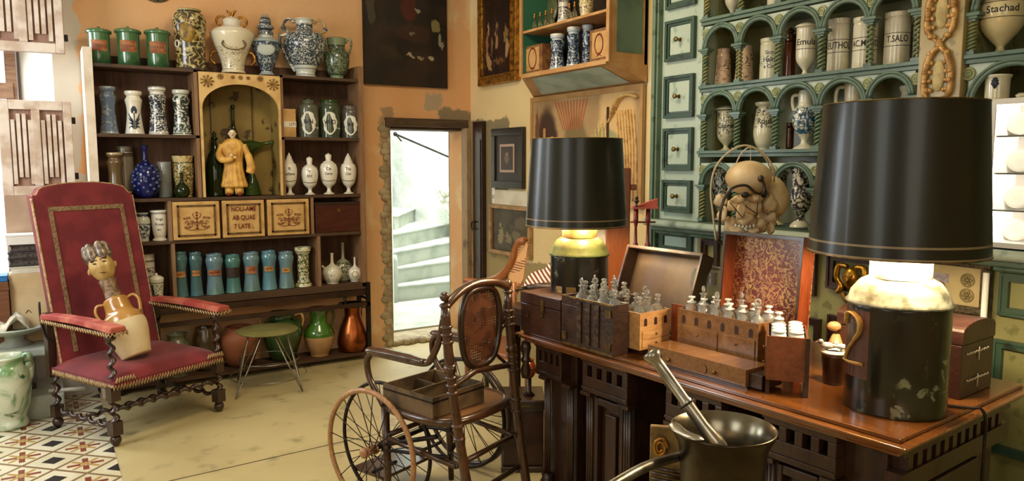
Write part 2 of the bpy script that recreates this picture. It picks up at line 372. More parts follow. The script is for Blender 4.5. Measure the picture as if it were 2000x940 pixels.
# sill and stair beyond the doorway
sb = MB(); random.seed(5)
sb.prism([(2.41, 5.62), (3.08, 5.60), (3.08, 5.93), (2.41, 5.95)], 0, .035)
for i in range(14):
    x = 2.43+i*.048; sb.ball((x, 5.62+.02*sin(i*2), .02), (.04, .05, .025+.01*random.random()), 8)
struct('trim_4', sb, M['stone_dark'])
struct('floor_landing', MB().prism([(2.35, 5.93), (3.5, 5.93), (5.2, 8.6), (2.6, 8.6)], 0, .05), M['stone'])
def XY(px, D): return oD(px, 470, D).xy
edges = [((775, 558), (905, 545)), ((775, 523), (905, 505)), ((775, 490), (905, 467)), ((775, 455), (870, 437)), ((775, 420), (805, 408))]
stair = thing('stair', 'winding pale stone stair climbing beyond the doorway', 'stairs', (3.4, 7.2, .05))
for i, (a, b) in enumerate(edges):
    z = .22 + .17*i
    A = oZ(*a, z); B = oZ(*b, z); dd = (B-A); A2 = A - dd.normalized()*.12; B2 = B + dd*(.6 if i < 3 else .5)
    n = Vector((-dd.y, dd.x, 0)).normalized()
    if i < 4:
        n1 = oZ(*edges[i+1][0], z+.17); bk = .9
    poly = [A2, B2, B2 + n*.9, A2 + n*.9]
    MB().prism([(p.x-3.4, p.y-7.2) for p in poly], 0, z-.05-.025).build('riser', M['stone'], stair)
    q = [A2 - n*.025, B2 - n*.025, B2 + n*.5, A2 + n*.5]
    MB().prism([(p.x-3.4, p.y-7.2) for p in q], z-.075, z-.05).build('tread', M['stone'], stair, bev=.008)
pts = [(2.40, 5.92), XY(768, 7.0), XY(767, 8.9), XY(730, 11.0), XY(805, 10.15), XY(872, 9.75), XY(918, 9.35), XY(1010, 8.2), (3.75, 5.92), (3.1, 5.92)]
pp = [Vector((p[0], p[1], 0)) for p in pts]
pp = pp[:3] + catmull(pp[3:8], 6) + pp[8:]
ws = MB(); nz = 1; n = len(pp)
ws.add([(p.x, p.y, 0) for p in pp] + [(p.x, p.y, 4.4) for p in pp], [(i, i+1, n+i+1, n+i) for i in range(n-1)])
struct('wall_stair', ws, plain('rough_whitewash', '#f1f3ee', '#d5d9cf', 3.5, .85, bump=1.0, bs=9))
c0 = XY(767, 8.05)
rk = MB(); random.seed(11)
for i in range(26):   # bare rubble at the foot of the whitewashed wall
    f = i/25; x, y = (Vector(XY(905, 9.2))*(1-f) + Vector(XY(860, 9.6))*f)
    rk.ball((x, y, .62 + .5*f + random.random()*.2), (.06, .05, .05), 7)
struct('trim_5', rk, M['white_plaster'])
r0 = oD(772, 262, 9.9); r1 = oD(908, 320, 9.0)
hr = thing('handrail', 'thin iron handrail slanting down the whitewashed stair wall', 'handrail', r0)
MB().rod((0, 0, 0), r1-r0, .014).build('rail', M['iron'], hr)
MB().rod((0, 0, 0), (.10, .03, -.09), .01).ball((0, 0, 0), .03, 8).build('bracket', M['iron'], hr)
pst = oZ(772, 590, .05)
tag(MB().lathe([(0, 0), (.05, 0), (.05, .44), (.04, .5), (0, .5)], 12, TR(pst.x-.02, pst.y, .05)).build('stone_bollard', M['stone']), 'short pale stone post at the left foot of the stair', 'post')
# window at the far left
wf = struct('window_1', MB().bx(-1.12, -1.06, 5.86, 5.93, .72, 2.75).bx(-.14, -.08, 5.86, 5.93, .72, 2.75).bx(-1.1, -.1, 5.86, 5.93, .72, .78).bx(-1.1, -.1, 5.86, 5.93, 2.68, 2.75).bx(-.62, -.57, 5.86, 5.93, .72, 2.75)
    .bx(-1.1, -.1, 5.85, 5.92, 1.92, 2.02), wood('window_wood', '#8d6a4e', '#71503a', None, 3, .6, 0))
MB().bx(-1.06, -.62, 5.89, 5.895, .78, 2.68).bx(-.57, -.14, 5.89, 5.895, .78, 2.68).build('window_pane', glass('pane', '#ffffff', 0, 1), wf)
struct('trim_6', MB().bx(-1.3, .0, 5.5, 5.9, .70, .725), M['white_plaster'])

# ================================================================ SHUTTERS
lime = plain('limed_wood', '#dacbbd', '#b9a08c', 10, .6, bump=.1)
groove = wood('shutter_groove_wood', '#9c7866', '#8a6656', None, 4, .7, 0, (8, 8, 1))
def shutter(name, label, x0, x1, yt, yb, Y, ang, hinge):
    a = oY(x0, (yt+yb)/2, Y); b = oY(x1, (yt+yb)/2, Y); zt = zat((x0+x1)/2, yt, a.x/2+b.x/2, Y); zb = zat((x0+x1)/2, yb, a.x/2+b.x/2, Y)
    W = (b-a).length; h = zt-zb
    r = thing(name, label, 'shutter', (b.x, Y, zb), ang)
    fw = .055
    MB().bx(-W, 0, -.005, .02, 0, h).build('back_board', groove, r)
    f = MB().bx(-W, -W+fw, -.03, -.005, 0, h).bx(-fw*.8, 0, -.03, -.005, 0, h).bx(-W+fw, -fw*.8, -.03, -.005, 0, fw).bx(-W+fw, -fw*.8, -.03, -.005, h-fw, h).bx(-W/2-fw*.4, -W/2+fw*.4, -.03, -.005, fw, h-fw)
    f.build('frame', lime, r, bev=.004)
    for s0 in (-W+fw, -W/2+fw*.4):      # two linenfold panels
        pw = (W - fw*2.6)/2; m = MB()
        for k in range(4):
            x = s0 + pw*(k+.5)/4; tz = h-fw-.01-(.05 if k in (0, 3) else .015)
            m.prism([(x-pw*.085, -.028), (x+pw*.085, -.028), (x+pw*.05, -.004), (x-pw*.05, -.004)], fw+.012+(.04 if k in (1, 2) else 0), tz)
        m.build('linenfold_panel', lime, r)
    for z in (h*.2, h*.8): MB().bx(.0005, .02, -.01, -.004, z-.02, z+.02).build('hinge', M['iron'], r)
shutter('window_shutter', 'upper limed wooden shutter with linenfold panels, cut by the top of the photo', -40, 122, -60, 100, 5.3, radians(-4), 1)
shutter('window_shutter', 'lower limed wooden shutter with linenfold panels above the stacked box', 0, 143, 197, 381, 5.3, radians(0), 1)
tag(MB().rod((.06, 5.6, oY(122, 12, 5.6).z), (.06, 5.52, oY(122, 12, 5.6).z), .006).ball((.06, 5.52, oY(122, 12, 5.6).z), .012, 8).build('wall_hook', M['iron']), 'small black iron hook in the grey wall beside the upper shutter', 'hook')

# ================================================================ BOOKSHELF
YS = 5.33
def W(mb, name, m, parent, label=None, bev=0): return mb.build(name, m, parent, label, bev, loc=-parent.location)
bs = thing('bookshelf', 'tall brown open shelf unit along the orange wall, full of jars', 'bookcase', (1.2, 5.46, 0))
W(MB().bx(.33, 2.05, 5.565, 5.59, .55, 2.2), 'back_panel', M['shelf_back'], bs)
W(MB().prism([(.275, YS-.01), (.325, YS-.01), (.325, 5.59), (.275, 5.59)], .0, 2.215), 'side_panel', plain('sunlight_toned_board', '#dccdb8', '#c7b49a', 6, .6), bs, 'side board with the window light put into its cream colour')  # cream tone carries the window light falling on this board
W(MB().prism([(2.045, YS), (2.085, YS), (2.085, 5.59), (2.045, 5.59)], .57, 2.22), 'side_panel', M['shelf_side'], bs)
ZS = [2.123, 1.69, 1.275, .992, .60]
for z, x0, x1 in [(ZS[0], .325, .93), (ZS[0], 1.464, 2.045), (ZS[1], .325, .93), (ZS[1], 1.464, 2.045), (ZS[2], .325, 2.045), (ZS[3], .325, 2.045), (ZS[4], .325, 2.10)]:
    W(MB().bx(x0, x1, YS, 5.57, z-(.022 if z > .7 else .05), z), 'shelf', M['shelf_wood'], bs, bev=.002)
for x, z0, z1 in [(.905, ZS[2], ZS[0]), (1.466, ZS[2], ZS[0]), (.712, ZS[3], ZS[2]-.02), (.722, ZS[4], ZS[3]-.02), (1.705, ZS[4], ZS[3]-.02), (1.662, ZS[3], ZS[2]-.02)]:
    W(MB().bx(x, x+.022, YS, 5.57, z0, z1), 'divider', M['shelf_side'], bs)
cur = oY
inkm = M['inkr']
def scrolls(cx, w, h, kind):
    m = MB()
    def S_(p, r): m.tube(catmull([(q[0], 0, q[1]) for q in p], 5), r, 5, flat=.5)
    if kind:
        for sg in (-1, 1):
            for (a, b, rr) in [(.22, .30, .10), (.34, .42, .08), (.16, .45, .07), (.27, .22, .05), (.10, .40, .07), (.38, .20, .06), (.26, .62, .06), (.42, .60, .05)]:
                S_([(sg*w*(a + rr*(1-k*.12)*cos(k*.9)), h*(b + rr*1.2*(1-k*.12)*sin(k*.9))) for k in range(8)], .0034)
            S_([(sg*.02*w, h*.15), (sg*w*.25, h*.12), (sg*w*.42, h*.3)], .003); S_([(sg*.05*w, h*.6), (sg*w*.14, h*.75), (sg*w*.1, h*.85)], .003)
            S_([(sg*w*.33, h*.55), (sg*w*.36, h*.7)], .003)
        S_([(0, h*.12), (0, h*.5), (0, h*.9)], .005)
        for z in (.2, .32, .45, .6, .74, .86): m.ball((0, 0, h*z), (w*.045, .002, h*.035), 8)
    return m
for i, (x0, x1) in enumerate([(336, 430), (433, 517), (521, 604)]):
    a = oY(x0, 430, YS); b = oY(x1, 430, YS); zc0 = zat((x0+x1)/2, 470-i*6, (a.x+b.x)/2, YS)
    z0 = ZS[3]+.003; z1 = ZS[2]-.026; w_ = b.x-a.x-.008; h_ = z1-z0
    dr = W(MB().bx(a.x+.004, b.x-.004, YS-.012, 5.5, z0, z1), 'drawer', M['cream_paint'], bs, ['cream drawer painted with red scrollwork', 'cream drawer painted with rows of red letters', 'cream drawer painted with scrollwork, beside the dark box'][i], .003)
    fr_ = MB(); cx = (a.x+b.x)/2; y = YS-.014; bw = .028
    for (xa, xb, za, zb) in [(a.x+.03, b.x-.03, z0+.022, z0+.034), (a.x+.03, b.x-.03, z1-.034, z1-.022), (a.x+.03, a.x+.042, z0+.022, z1-.022), (b.x-.042, b.x-.03, z0+.022, z1-.022)]:
        fr_.bx(xa, xb, y-.004, y, za, zb)
    o = fr_.build('border_moulding', plain('brown_gilt_border', '#6b4a1e', '#4b2f12', 40, .5), dr)
    o.location = (0, 0, 0)
    if i != 1:
        o = scrolls(0, w_*.62, h_*.62, 1).build('painted_scrollwork', inkm, dr); o.location = (cx, y, z0+h_*.18)
def font_mesh(s, size, bold=.0):
    cu = bpy.data.curves.new('txt', 'FONT'); cu.body = s; cu.size = size; cu.align_x = 'CENTER'; cu.align_y = 'CENTER'; cu.offset = bold*size; cu.resolution_u = 3
    o = bpy.data.objects.new('txt', cu); COL.objects.link(o); bpy.context.view_layer.update()
    me = bpy.data.meshes.new_from_object(o.evaluated_get(bpy.context.evaluated_depsgraph_get()))
    v = [tuple(q.co) for q in me.vertices]; f = [tuple(p.vertices) for p in me.polygons]
    bpy.data.objects.remove(o); bpy.data.curves.remove(cu); bpy.data.meshes.remove(me); return v, f
def wrap_text(parent, s, size, rz, z, m=None, ang=-pi/2, xs=1, name='inscription', flat=False, loc=None, bold=.012):
    v, f = font_mesh(s, size, bold)
    if flat: mb = MB().add([(x*xs, 0, y) for x, y, _ in v], f); return mb.build(name, m or M['inkb'], parent, loc=loc)
    vs = []
    for x, y, _ in v:
        r = rz(z+y)+.0008; a = ang + x*xs/r; vs.append((r*cos(a), r*sin(a), z+y))
    return MB().add(vs, f).build(name, m or M['inkb'], parent)
dr2 = [q for q in bpy.data.objects if q.parent == bs and q.name.startswith('drawer')][1]
a = oY(433, 430, YS); b = oY(517, 430, YS); cx = (a.x+b.x)/2
for k, (s_, sz) in enumerate([('NOLI-AME', .045), ('AB QUAE', .045), ('7 LATE :.', .045)]):
    wrap_text(dr2, s_, sz, None, 0, M['inkr'], flat=True, loc=(cx, YS-.0165, ZS[2]-.085-k*.06), xs=.8, bold=.02)
for x in (2.07, .36):
    W(MB().bx(x, x+.03, YS-.02, YS+.01, 0, .6 if x > 1 else .55), 'stand_leg', M['iron'], bs)
    W(MB().bx(x, x+.03, 5.5, 5.53, 0, .6 if x > 1 else .55), 'stand_leg', M['iron'], bs)
W(MB().bx(.36, 2.1, YS-.02, YS+.0, .42, .45), 'stand_rail', M['dark_wood'], bs); W(MB().bx(.36, 2.1, YS-.0, YS+.03, .50, .545), 'stand_rail', M['dark_wood'], bs)
W(MB().rod((2.085, YS, .47), (2.085, 5.5, .47), .01), 'stand_bracket', M['iron'], bs)
W(MB().rod((1.9, YS-.01, .452), (1.9, YS-.01, .50), .012), 'stand_strut', M['iron'], bs)
W(MB().bx(.36, 2.1, YS-.0, 5.56, .035, .06), 'bottom_shelf', M['shelf_wood'], bs)
# ---- jars
SH = dict(
 albarello=[(0, 0), (.86, 0), (.9, .02), (.88, .06), (.76, .14), (.70, .45), (.72, .65), (.92, .82), (.95, .86), (.72, .91), (.70, .93), (.86, .95), (.86, 1), (.7, 1), (.66, .9), (0, .88)],
 waist=[(0, 0), (.98, 0), (1, .03), (.92, .12), (.74, .45), (.74, .6), (.86, .76), (.9, .8), (.72, .87), (.72, .9), (.86, .93), (.88, 1), (.75, 1), (.7, .9), (0, .88)],
 drum=[(0, 0), (.88, 0), (.95, .03), (.93, .07), (.97, .12), (.97, .8), (1, .86), (.95, .9), (.95, .98), (.93, 1), (0, 1)],
 pot=[(0, 0), (.7, 0), (.72, .05), (.9, .3), (1, .6), (.95, .78), (.7, .88), (.72, .95), (.85, 1), (.75, 1), (.65, .9), (0, .85)],
 urn=[(0, 0), (.55, 0), (.58, .03), (.3, .07), (.2, .13), (.3, .18), (.75, .28), (1, .5), (1, .66), (.9, .69)],
 goblet=[(0, 0), (.8, 0), (.8, .03), (.4, .07), (.28, .12), (.35, .17), (.75, .26), (.85, .4), (.85, .85), (.98, .9), (1, .93), (.95, .97), (.5, 1), (0, 1)],
 ovoid=[(0, 0), (.48, 0), (.5, .04), (.47, .1), (.7, .3), (.95, .55), (1, .68), (.9, .8), (.6, .88), (.5, .9)],
)
def vase_mesh(prof, R, h, m, parent, name='body', seg=28, smo=True, label=None):
    p = prof
    if smo:
        q = catmull([(a, 0, b) for a, b in prof], 3); p = [(max(0, v.x), v.z) for v in q]
        p[0] = (0, p[0][1]) if prof[0][0] == 0 else p[0]
    p = [(r*R, z*h) for r, z in p]
    MBo = MB().lathe(p, seg); MBo.build(name, m, parent, label); 
    o = bpy.data.objects[-1] if False else None
    def rz(z):
        for (r0, z0), (r1, z1) in zip(p, p[1:]):
            if z0 <= z <= z1 and z1 > z0: return r0 + (r1-r0)*(z-z0)/(z1-z0)
        return R
    return rz
def face(x, y): return atan2(-y, -x) + pi/2
def jar(name, label, cat, px, z0, shape, m, Y=None, X=None, group=None, dz=0, smo=True, seg=28, body='body', lab=None):
    """px = (left, right, top) in the photo; the jar stands at height z0 on its shelf"""
    x0, x1, yt = px; c = (x0+x1)/2
    p = oY(c, yt, Y) if Y else oX(c, yt, X)
    R = rad(x0, x1, yt+30, p.x, p.y); h = zat(c, yt, p.x, p.y) - z0
    r = thing(name, label, cat, (p.x, p.y, z0), face(p.x, p.y), group)
    rz = vase_mesh(SH[shape] if isinstance(shape, str) else shape, R, h, m, r, body, seg, smo, lab)
    return r, R, h, rz
def handle(parent, pts, r, m, name='handle'): return MB().tube(catmull(pts, 5), r, 8).build(name, m, parent)
G1 = ceramic('blue_scroll_white', '#d9d5c3', '#26324a', 26, .05, [(.03, .05), (.9, .92)], .88, .08)
G2 = ceramic('grey_blue_wash', '#8e9596', '#5a6a80', 18, .12, [], .95, .05)
G3 = ceramic('plain_with_sprig', '#ddd6c2', '#28344c', 60, .0, [], .01, .0)
G4 = ceramic('speckled_buff', '#a8956f', '#5e4a2e', 70, .0, [(.04, .06)], .95, .05, dens=.46)
G5 = ceramic('yellow_green_majolica', '#c3ae7a', '#4c4a24', 30, .05, [(.06, .08), (.82, .85), (.25, .27)], .82, .27, '#8c6a2a')
G6 = ceramic('delft', '#c9ccc2', '#2e3c4a', 34, .09, [(.04, .05), (.14, .15), (.2, .21), (.86, .87)], .9, .2, dens=.44)
G7 = ceramic('green_grey_delft', '#7d8a6c', '#33402f', 34, .08, [(.1, .12), (.8, .82)], .8, .1, dens=.48)
G8 = ceramic('dark_majolica', '#3a2f1c', '#b4a66e', 14, .05, [(.97, .99)], .93, .03, '#8a6020', dens=.56)
G9 = ceramic('cream_relief', '#d9cfb2', '#6d5a34', 40, .02, [(.08, .09)], .6, .12, dens=.56)
GB = plain('blue_glaze', '#62808a', '#54756f', 4, .2, coat=.7); GB2 = plain('dark_blue_green_glaze', '#3f5f5e', '#486c74', 4, .2, coat=.7)
GG = plain('green_glaze', '#456b40', '#24502c', 5, .2, coat=.7)
TL = plain('terracotta_label', '#a86a3e', '#7d4526', 20, .7, bump=.3); TLb = plain('dark_label', '#33231f', '#20140f', 30, .6)
# row 1, left bay
r, R, h, rz = jar('apothecary_jar', 'grey-blue marbled waisted jar, leftmost on the second shelf', 'jar', (190, 228, 170), ZS[1], 'waist', G2, Y=5.44)
r, R, h, rz = jar('apothecary_jar', 'white albarello jar painted with one dark flower sprig', 'jar', (240, 279, 179), ZS[1], 'waist', G3, Y=5.44)
fl = MB()
for sg in (-1, 1):
    for k in range(4):
        pth = []
        for q in range(5):
            f_ = q/4; a_ = -pi/2 + sg*(.1+.9*f_*(.6+.1*k)); z_ = h*(.13+.05*k + .22*f_ - .12*f_*f_*(3-k)*.6); pth.append(((rz(z_)+.001)*cos(a_), (rz(z_)+.001)*sin(a_), z_))
        fl.tube(pth, [.002, .006, .005, .003, .001], 5)
for k in range(5): fl.ball((cos(-pi/2+.12*(k-2))*(rz(h*.5)+.0), sin(-pi/2+.12*(k-2))*(rz(h*.5)), h*(.55+.05*(2-abs(k-2)))), (.008, .003, .02), 6)
fl.tube([((rz(z_)+.001)*cos(-pi/2), (rz(z_)+.001)*sin(-pi/2), z_) for z_ in (h*.12, h*.3, h*.5)], .003, 5).build('painted_flower', M['ink'], r)
r, R, h, rz = jar('apothecary_jar', 'white jar covered in dense dark scrollwork on the second shelf', 'jar', (286, 326, 171), ZS[1], 'waist', ceramic('dense_scroll', '#dad5c6', '#232a3c', 30, .09, [(.03, .04), (.83, .84), (.92, .93), (.98, .99)], .82, .06), Y=5.44)
r, R, h, rz = jar('apothecary_jar', 'grey-white jar with curling stems and a lettered panel, beside the painted niche', 'jar', (333, 372, 177), ZS[1], 'waist', ceramic('curl_scroll', '#c5c5b2', '#2c3a34', 17, .08, [(.03, .05), (.86, .87), (.9, .91)], .85, .06), Y=5.44)
MB().add([((rz(z_)+.002)*cos(-pi/2+a_), (rz(z_)+.002)*sin(-pi/2+a_), z_) for z_ in [h*(.25+.07*i) for i in range(9)] for a_ in (-.55, -.3, -.1)], [(i*3+j, i*3+j+1, i*3+j+4, i*3+j+3) for i in range(8) for j in range(2)]).build('label_panel', M['skin_w'], r)
v_, f_ = font_mesh('CAPER', h*.11, .01)
MB().add([((rz(h*.53-x)+.003)*cos(-pi/2-.32+y/R), (rz(h*.53-x)+.003)*sin(-pi/2-.32+y/R), h*.53-x) for x, y, _ in v_], f_).build('inscription', M['ink'], r)
# top row
for i, (x0, x1, yt) in enumerate([(166, 218, 48), (222, 276, 48), (280, 333, 50)]):
    g = 'green canisters on top of the bookcase'
    r, R, h, rz = jar('green_canister', ['green glazed lidded canister, leftmost on top of the bookcase', 'bright green lidded canister, middle of three with terracotta labels', 'green lidded canister beside the tall dark patterned jar'][i], 'jar', (x0, x1, yt+8), ZS[0],
        [(0, 0), (.8, 0), (.84, .02), (.82, .3), (.85, .8), (.88, .88), (.88, .9)], GG, Y=5.44, group=g, smo=False)
    MB().lathe([(.86*R, h*.86), (1*R, h*.87), (1*R, h*.93), (.93*R, h*.96), (.5*R, h*1.0), (.12*R, h*1.01), (.13*R, h*1.05), (0, h*1.06)], 28).build('lid', GG, r)
    pw = .75; ms = []
    n_ = 10; vs = []
    for z_ in (h*.36, h*.66):
        for k in range(n_+1):
            a_ = -pi/2 - pw + 2*pw*k/n_; vs.append(((rz(z_)+.003)*cos(a_), (rz(z_)+.003)*sin(a_), z_))
    MB().add(vs, [(k, k+1, n_+1+k+1, n_+1+k) for k in range(n_)]).build('label_plaque', TL, r)
    wrap_text(r, ['MIRRA', 'GOMMA', 'ALOE'][i] if False else 'HERBA', h*.10, lambda z: rz(z)+.003, h*.51, plain('faded_letter', '#5a2f1a'))
r, R, h, rz = jar('decorated_jar', 'tall dark brown majolica jar with cream scrolls on the bookcase top', 'jar', (334, 403, 20), ZS[0], [(0, 0), (.84, 0), (.86, .03), (.86, .3), (.9, .6), (.98, .82), (.86, .92), (.66, .955), (.66, .97), (.72, 1), (.6, 1), (.58, .9), (0, .88)], G8, Y=5.45)
MB().ball((cos(-pi/2-.15)*R*.86, sin(-pi/2-.15)*R*.86, h*.62), (.05, .016, .075), 12).build('painted_medallion', plain('ochre_medallion', '#9b7a2c', '#5a461c', 30, .4), r)
MB().ring((cos(-pi/2-1.0)*R*.86, sin(-pi/2-1.0)*R*.86, h*.42), .022, .006, RZ(-1.0) @ RX(pi/2), 16, 6).build('painted_flower', M['skin_w'], r)
r, R, h, rz = jar('lidded_tureen', 'cream lidded tureen jar with gilt pineapple finial', 'jar', (409, 497, 58), ZS[0], [(0, 0), (.5, 0), (.55, .03), (.5, .1), (.6, .35), (.9, .72), (1, .88), (.97, .93), (.9, .95)], G9, Y=5.45)
h2 = zat(452, 20, r.location.x, r.location.y)-ZS[0]
MB().lathe([(.93*R, h*.93), (.9*R, h*.97), (.6*R, h*1.04), (.42*R, h*1.08), (.38*R, h*1.1), (.42*R, h*1.2), (.33*R, h*1.25), (.1*R, h*1.27), (.08*R, h*1.3), (0, h*1.32)], 28).build('lid', M['skin_w'], r)
for sg in (-1, 1):
    MB().ring((sg*R*.45, 0, h*1.19), .032, .008, RX(pi/2), 16, 6).build('lid_handle', M['gold'], r)
    handle(r, [(sg*R*.78, 0, h*.2), (sg*R*.98, 0, h*.3), (sg*R*.92, 0, h*.45), (sg*R*.72, 0, h*.5)], .009, M['gold'])
fn = MB()
for k in range(7):
    a_ = k*2*pi/7; fn.tube([(0, 0, h*1.26), (.018*cos(a_), .01*sin(a_), h*1.38), (.035*cos(a_), .02*sin(a_), h2*1.0-.01*(k % 2))], [.008, .007, .002], 6)
fn.build('finial', M['gold'], r)
car = MB().ring((0, 0, 0), .055, .005, RX(pi/2), 28, 6); o = car.build('painted_cartouche', plain('brown_ink', '#5d4a2e'), r); o.location = (.01, -R*.82, h*.62); o.scale = (1.35, 1, .8); o.rotation_euler = (-.38, 0, 0)
r, R, h, rz = jar('lidded_vase', 'slim blue-and-white lidded vase with dark red finial', 'vase', (490, 548, 75), ZS[0], [(0, 0), (.5, 0), (.52, .03), (.4, .1), (.6, .3), (.92, .7), (.98, .86), (.85, .95), (.6, 1), (0, 1)], ceramic('blue_grey_delft', '#9aa5a4', '#2a3848', 30, .1, [(.1, .13), (.85, .88)], .85, .1, dens=.46), Y=5.44)
h2 = zat(510, 28, r.location.x, r.location.y)-ZS[0]
MB().lathe([(.5*R, h), (.55*R, h+.03), (.42*R, h+.06), (.55*R, h+.065), (.6*R, h+.075), (.4*R, h+.1), (.42*R, h+.12), (.22*R, h+.16), (.1*R, h2-.03), (0, h2-.03)], 24).build('lid', ceramic('lid_rings', '#bfc4ba', '#2a3040', 60, .1, [(.3, .4), (.6, .66), (.8, .86)], .9, .1), r)
MB().lathe([(0, h2-.035), (.012, h2-.03), (.014, h2-.015), (.004, h2), (0, h2)], 12).build('finial', M['inkr'], r)
pl = MB().ball((0, -R*.88, h*.66), (R*.62, .012, h*.17), 14).build('label_cartouche', plain('grey_label', '#aab1a8'), r)
wrap_text(r, 'Cons.Ros', h*.1, lambda z: R*.97, h*.66, M['ink'], xs=.8)
r, R, h, rz = jar('two_handled_vase', 'large blue-and-white vase with two scrolled handles', 'vase', (552, 636, 38), ZS[0], [(0, 0), (.46, 0), (.48, .04), (.46, .1), (.75, .3), (.98, .5), (1, .62), (.85, .74), (.5, .8), (.4, .83), (.4, .96), (.46, .985), (.46, 1), (.38, 1), (.36, .9), (0, .85)], G6, Y=5.44)
for sg in (-1, 1):
    handle(r, [(sg*R*.44, 0, h*.93), (sg*R*.7, 0, h*1.0), (sg*R*.93, 0, h*.93), (sg*R*.98, 0, h*.82), (sg*R*.78, 0, h*.78), (sg*R*.66, 0, h*.72)], .009, G6 if sg < 0 else plain('ochre_handle', '#8b6b3a', '#b09a66', 40, .3))
    MB().ball((sg*R*.97, 0, h*.84), .018, 8).build('handle_scroll', G6, r)
handle(r, [(-R*.8, -.05, h*.72), (-R*1.12, -.06, h*.66), (-R*1.08, -.05, h*.52), (-R*.8, -.04, h*.3), (-R*.5, -.02, h*.1)], .01, G6, 'spout')
r, R, h, rz = jar('small_jug', 'small green-grey painted jug at the right end of the bookcase top', 'jug', (631, 682, 76), ZS[0], [(0, 0), (.6, 0), (.5, .06), (.8, .2), (.98, .42), (.96, .62), (.7, .72), (.66, .8), (.76, .98), (.78, 1), (.7, 1), (.6, .8), (0, .7)], G7, Y=5.44)
handle(r, [(R*.7, 0, h*.9), (R*1.05, 0, h*1.02), (R*1.15, 0, h*.85), (R*.93, 0, h*.6)], .007, G7)
handle(r, [(-R*.7, 0, h*.9), (-R*1.0, 0, h*.98), (-R*1.1, 0, h*.8), (-R*.93, 0, h*.6)], .007, G7)
pl = oY(306, 0, 5.585)
tag(MB().lathe([(0, 0), (.02, .02), (.08, .025), (.12, .012), (.125, 0), (0, 0)], 32, RX(pi/2)).build('wall_plate', ceramic('dark_plate', '#2e2a24', '#7d6f52', 40, .05, [], .99, .0), loc=(pl.x, 5.597, 2.68+.02)), 'dark round plate hung on the orange wall above the canisters', 'plate')
# painted niche
nx0, nx1 = .932, 1.462; nzt = 2.106; nzb = ZS[2]
nic = thing('painted_niche', 'cream arched niche with flower-painted front and damask lining', 'niche', (1.197, 5.4, nzb+.001))
def NB(mb, n, m, lab=None): return mb.build(n, m, nic, lab, loc=-nic.location)
damask = NT('damask_lining'); v = damask.mapp(); k = damask.ramp(damask.vor(v, 9), .36, .31); k2 = damask.ramp(damask.noise(v, 30, 3), .42, .46)
damask.set(damask.mix(damask.math('MULTIPLY', k, k2), damask.mix(damask.ramp(damask.noise(v, 4, 3), .4, .6), '#8a7234', '#7a6430'), '#4a3414'), .7)
cx = (nx0+nx1)/2; ww = nx1-nx0-.03; R_ = ww/2*1.02; zc = nzt-.065-.17
arc = [(cx + ww/2*cos(a), zc + .165*sin(a)) for a in [pi*k/18 for k in range(19)]]
vs = []; yf = YS-.025; yb = YS-.005
for (x, z) in arc: vs += [(x, yf, z), (x, yf, nzt), (x, yb, z), (x, yb, nzt)]
fs = []
for k in range(18): a = 4*k; b = a+4; fs += [(a, b, b+1, a+1), (a+2, a+3, b+3, b+2), (a, a+2, b+2, b), (a+1, b+1, b+3, a+3)]
creamp = plain('niche_cream', '#cfab6e', '#bd9657', 14, .5)
mb = MB().add(vs, fs).bx(nx0, cx-ww/2, yf, yb, nzb+.002, nzt).bx(cx+ww/2, nx1, yf, yb, nzb+.002, nzt); NB(mb, 'arched_front', creamp)
fm = MB(); random.seed(2)
for (fx, fz, s1) in [(nx0+.05, nzt-.06, 1.5), (nx1-.05, nzt-.06, 1.5), (cx-.13, nzt-.025, .8), (cx+.13, nzt-.025, .8), (cx, nzt-.025, .6), (cx-.05, nzt-.025, .5), (cx+.05, nzt-.025, .5)]:
    for k in range(9):
        a = k*2*pi/9; fm.tube([(fx, yf-.0015, fz), (fx+.028*s1*cos(a), yf-.0015, fz+.026*s1*sin(a))], [.002, .005*s1], 5)
NB(fm, 'painted_flowers', plain('ochre_flower', '#7a5420', '#93702c', 30, .5))
NB(MB().bx(nx0+.01, nx1-.01, 5.54, 5.555, nzb+.002, nzt-.01), 'back_panel', damask.m)
NB(MB().bx(nx0, nx0+.008, YS, 5.54, nzb+.002, nzt-.009), 'side_panel', damask.m); NB(MB().bx(nx1-.012, nx1, YS, 5.54, nzb+.002, nzt-.009), 'side_panel', damask.m)
NB(MB().bx(cx-.16, cx-.154, 5.53, 5.54, nzb+.002, nzt-.06).bx(cx+.12, cx+.126, 5.53, 5.54, nzb+.002, nzt-.06), 'seam_batten', M['shelf_wood'])
NB(MB().bx(nx0, nx1, YS-.005, 5.55, nzt-.008, nzt), 'top_board', creamp)
# robed figure
p = oY(458, 378, 5.38); st = thing('robed_statuette', 'yellow robed standing figure statuette with black hair in the niche', 'statuette', (p.x, 5.38, ZS[2]+.001), face(p.x, 5.38))
hs = zat(458, 248, p.x, p.y)-ZS[2]
robe = plain('ochre_robe', '#d8a850', '#b98538', 20, .6, bump=.2)
mb = MB(); seg = 48
prof = [(.0, .13), (.078, .13), (.082, .16), (.07, .25), (.055, .42), (.055, .52), (.07, .66), (.075, .74), (.05, .80), (.028, .83), (0, .835)]
vs = []; fs = []
for i, (r_, z_) in enumerate(prof):
    for k in range(seg):
        a = 2*pi*k/seg; pl_ = 1 + (.09*sin(a*13) if z_ < .6 else .03*sin(a*13)); vs.append((r_*cos(a)*1.05*pl_*hs/.48, r_*sin(a)*.6*pl_*hs/.48, z_*hs))
for i in range(len(prof)-1):
    for k in range(seg): fs.append((i*seg+k, i*seg+(k+1) % seg, (i+1)*seg+(k+1) % seg, (i+1)*seg+k))
mb.add(vs, fs, True)
q = hs
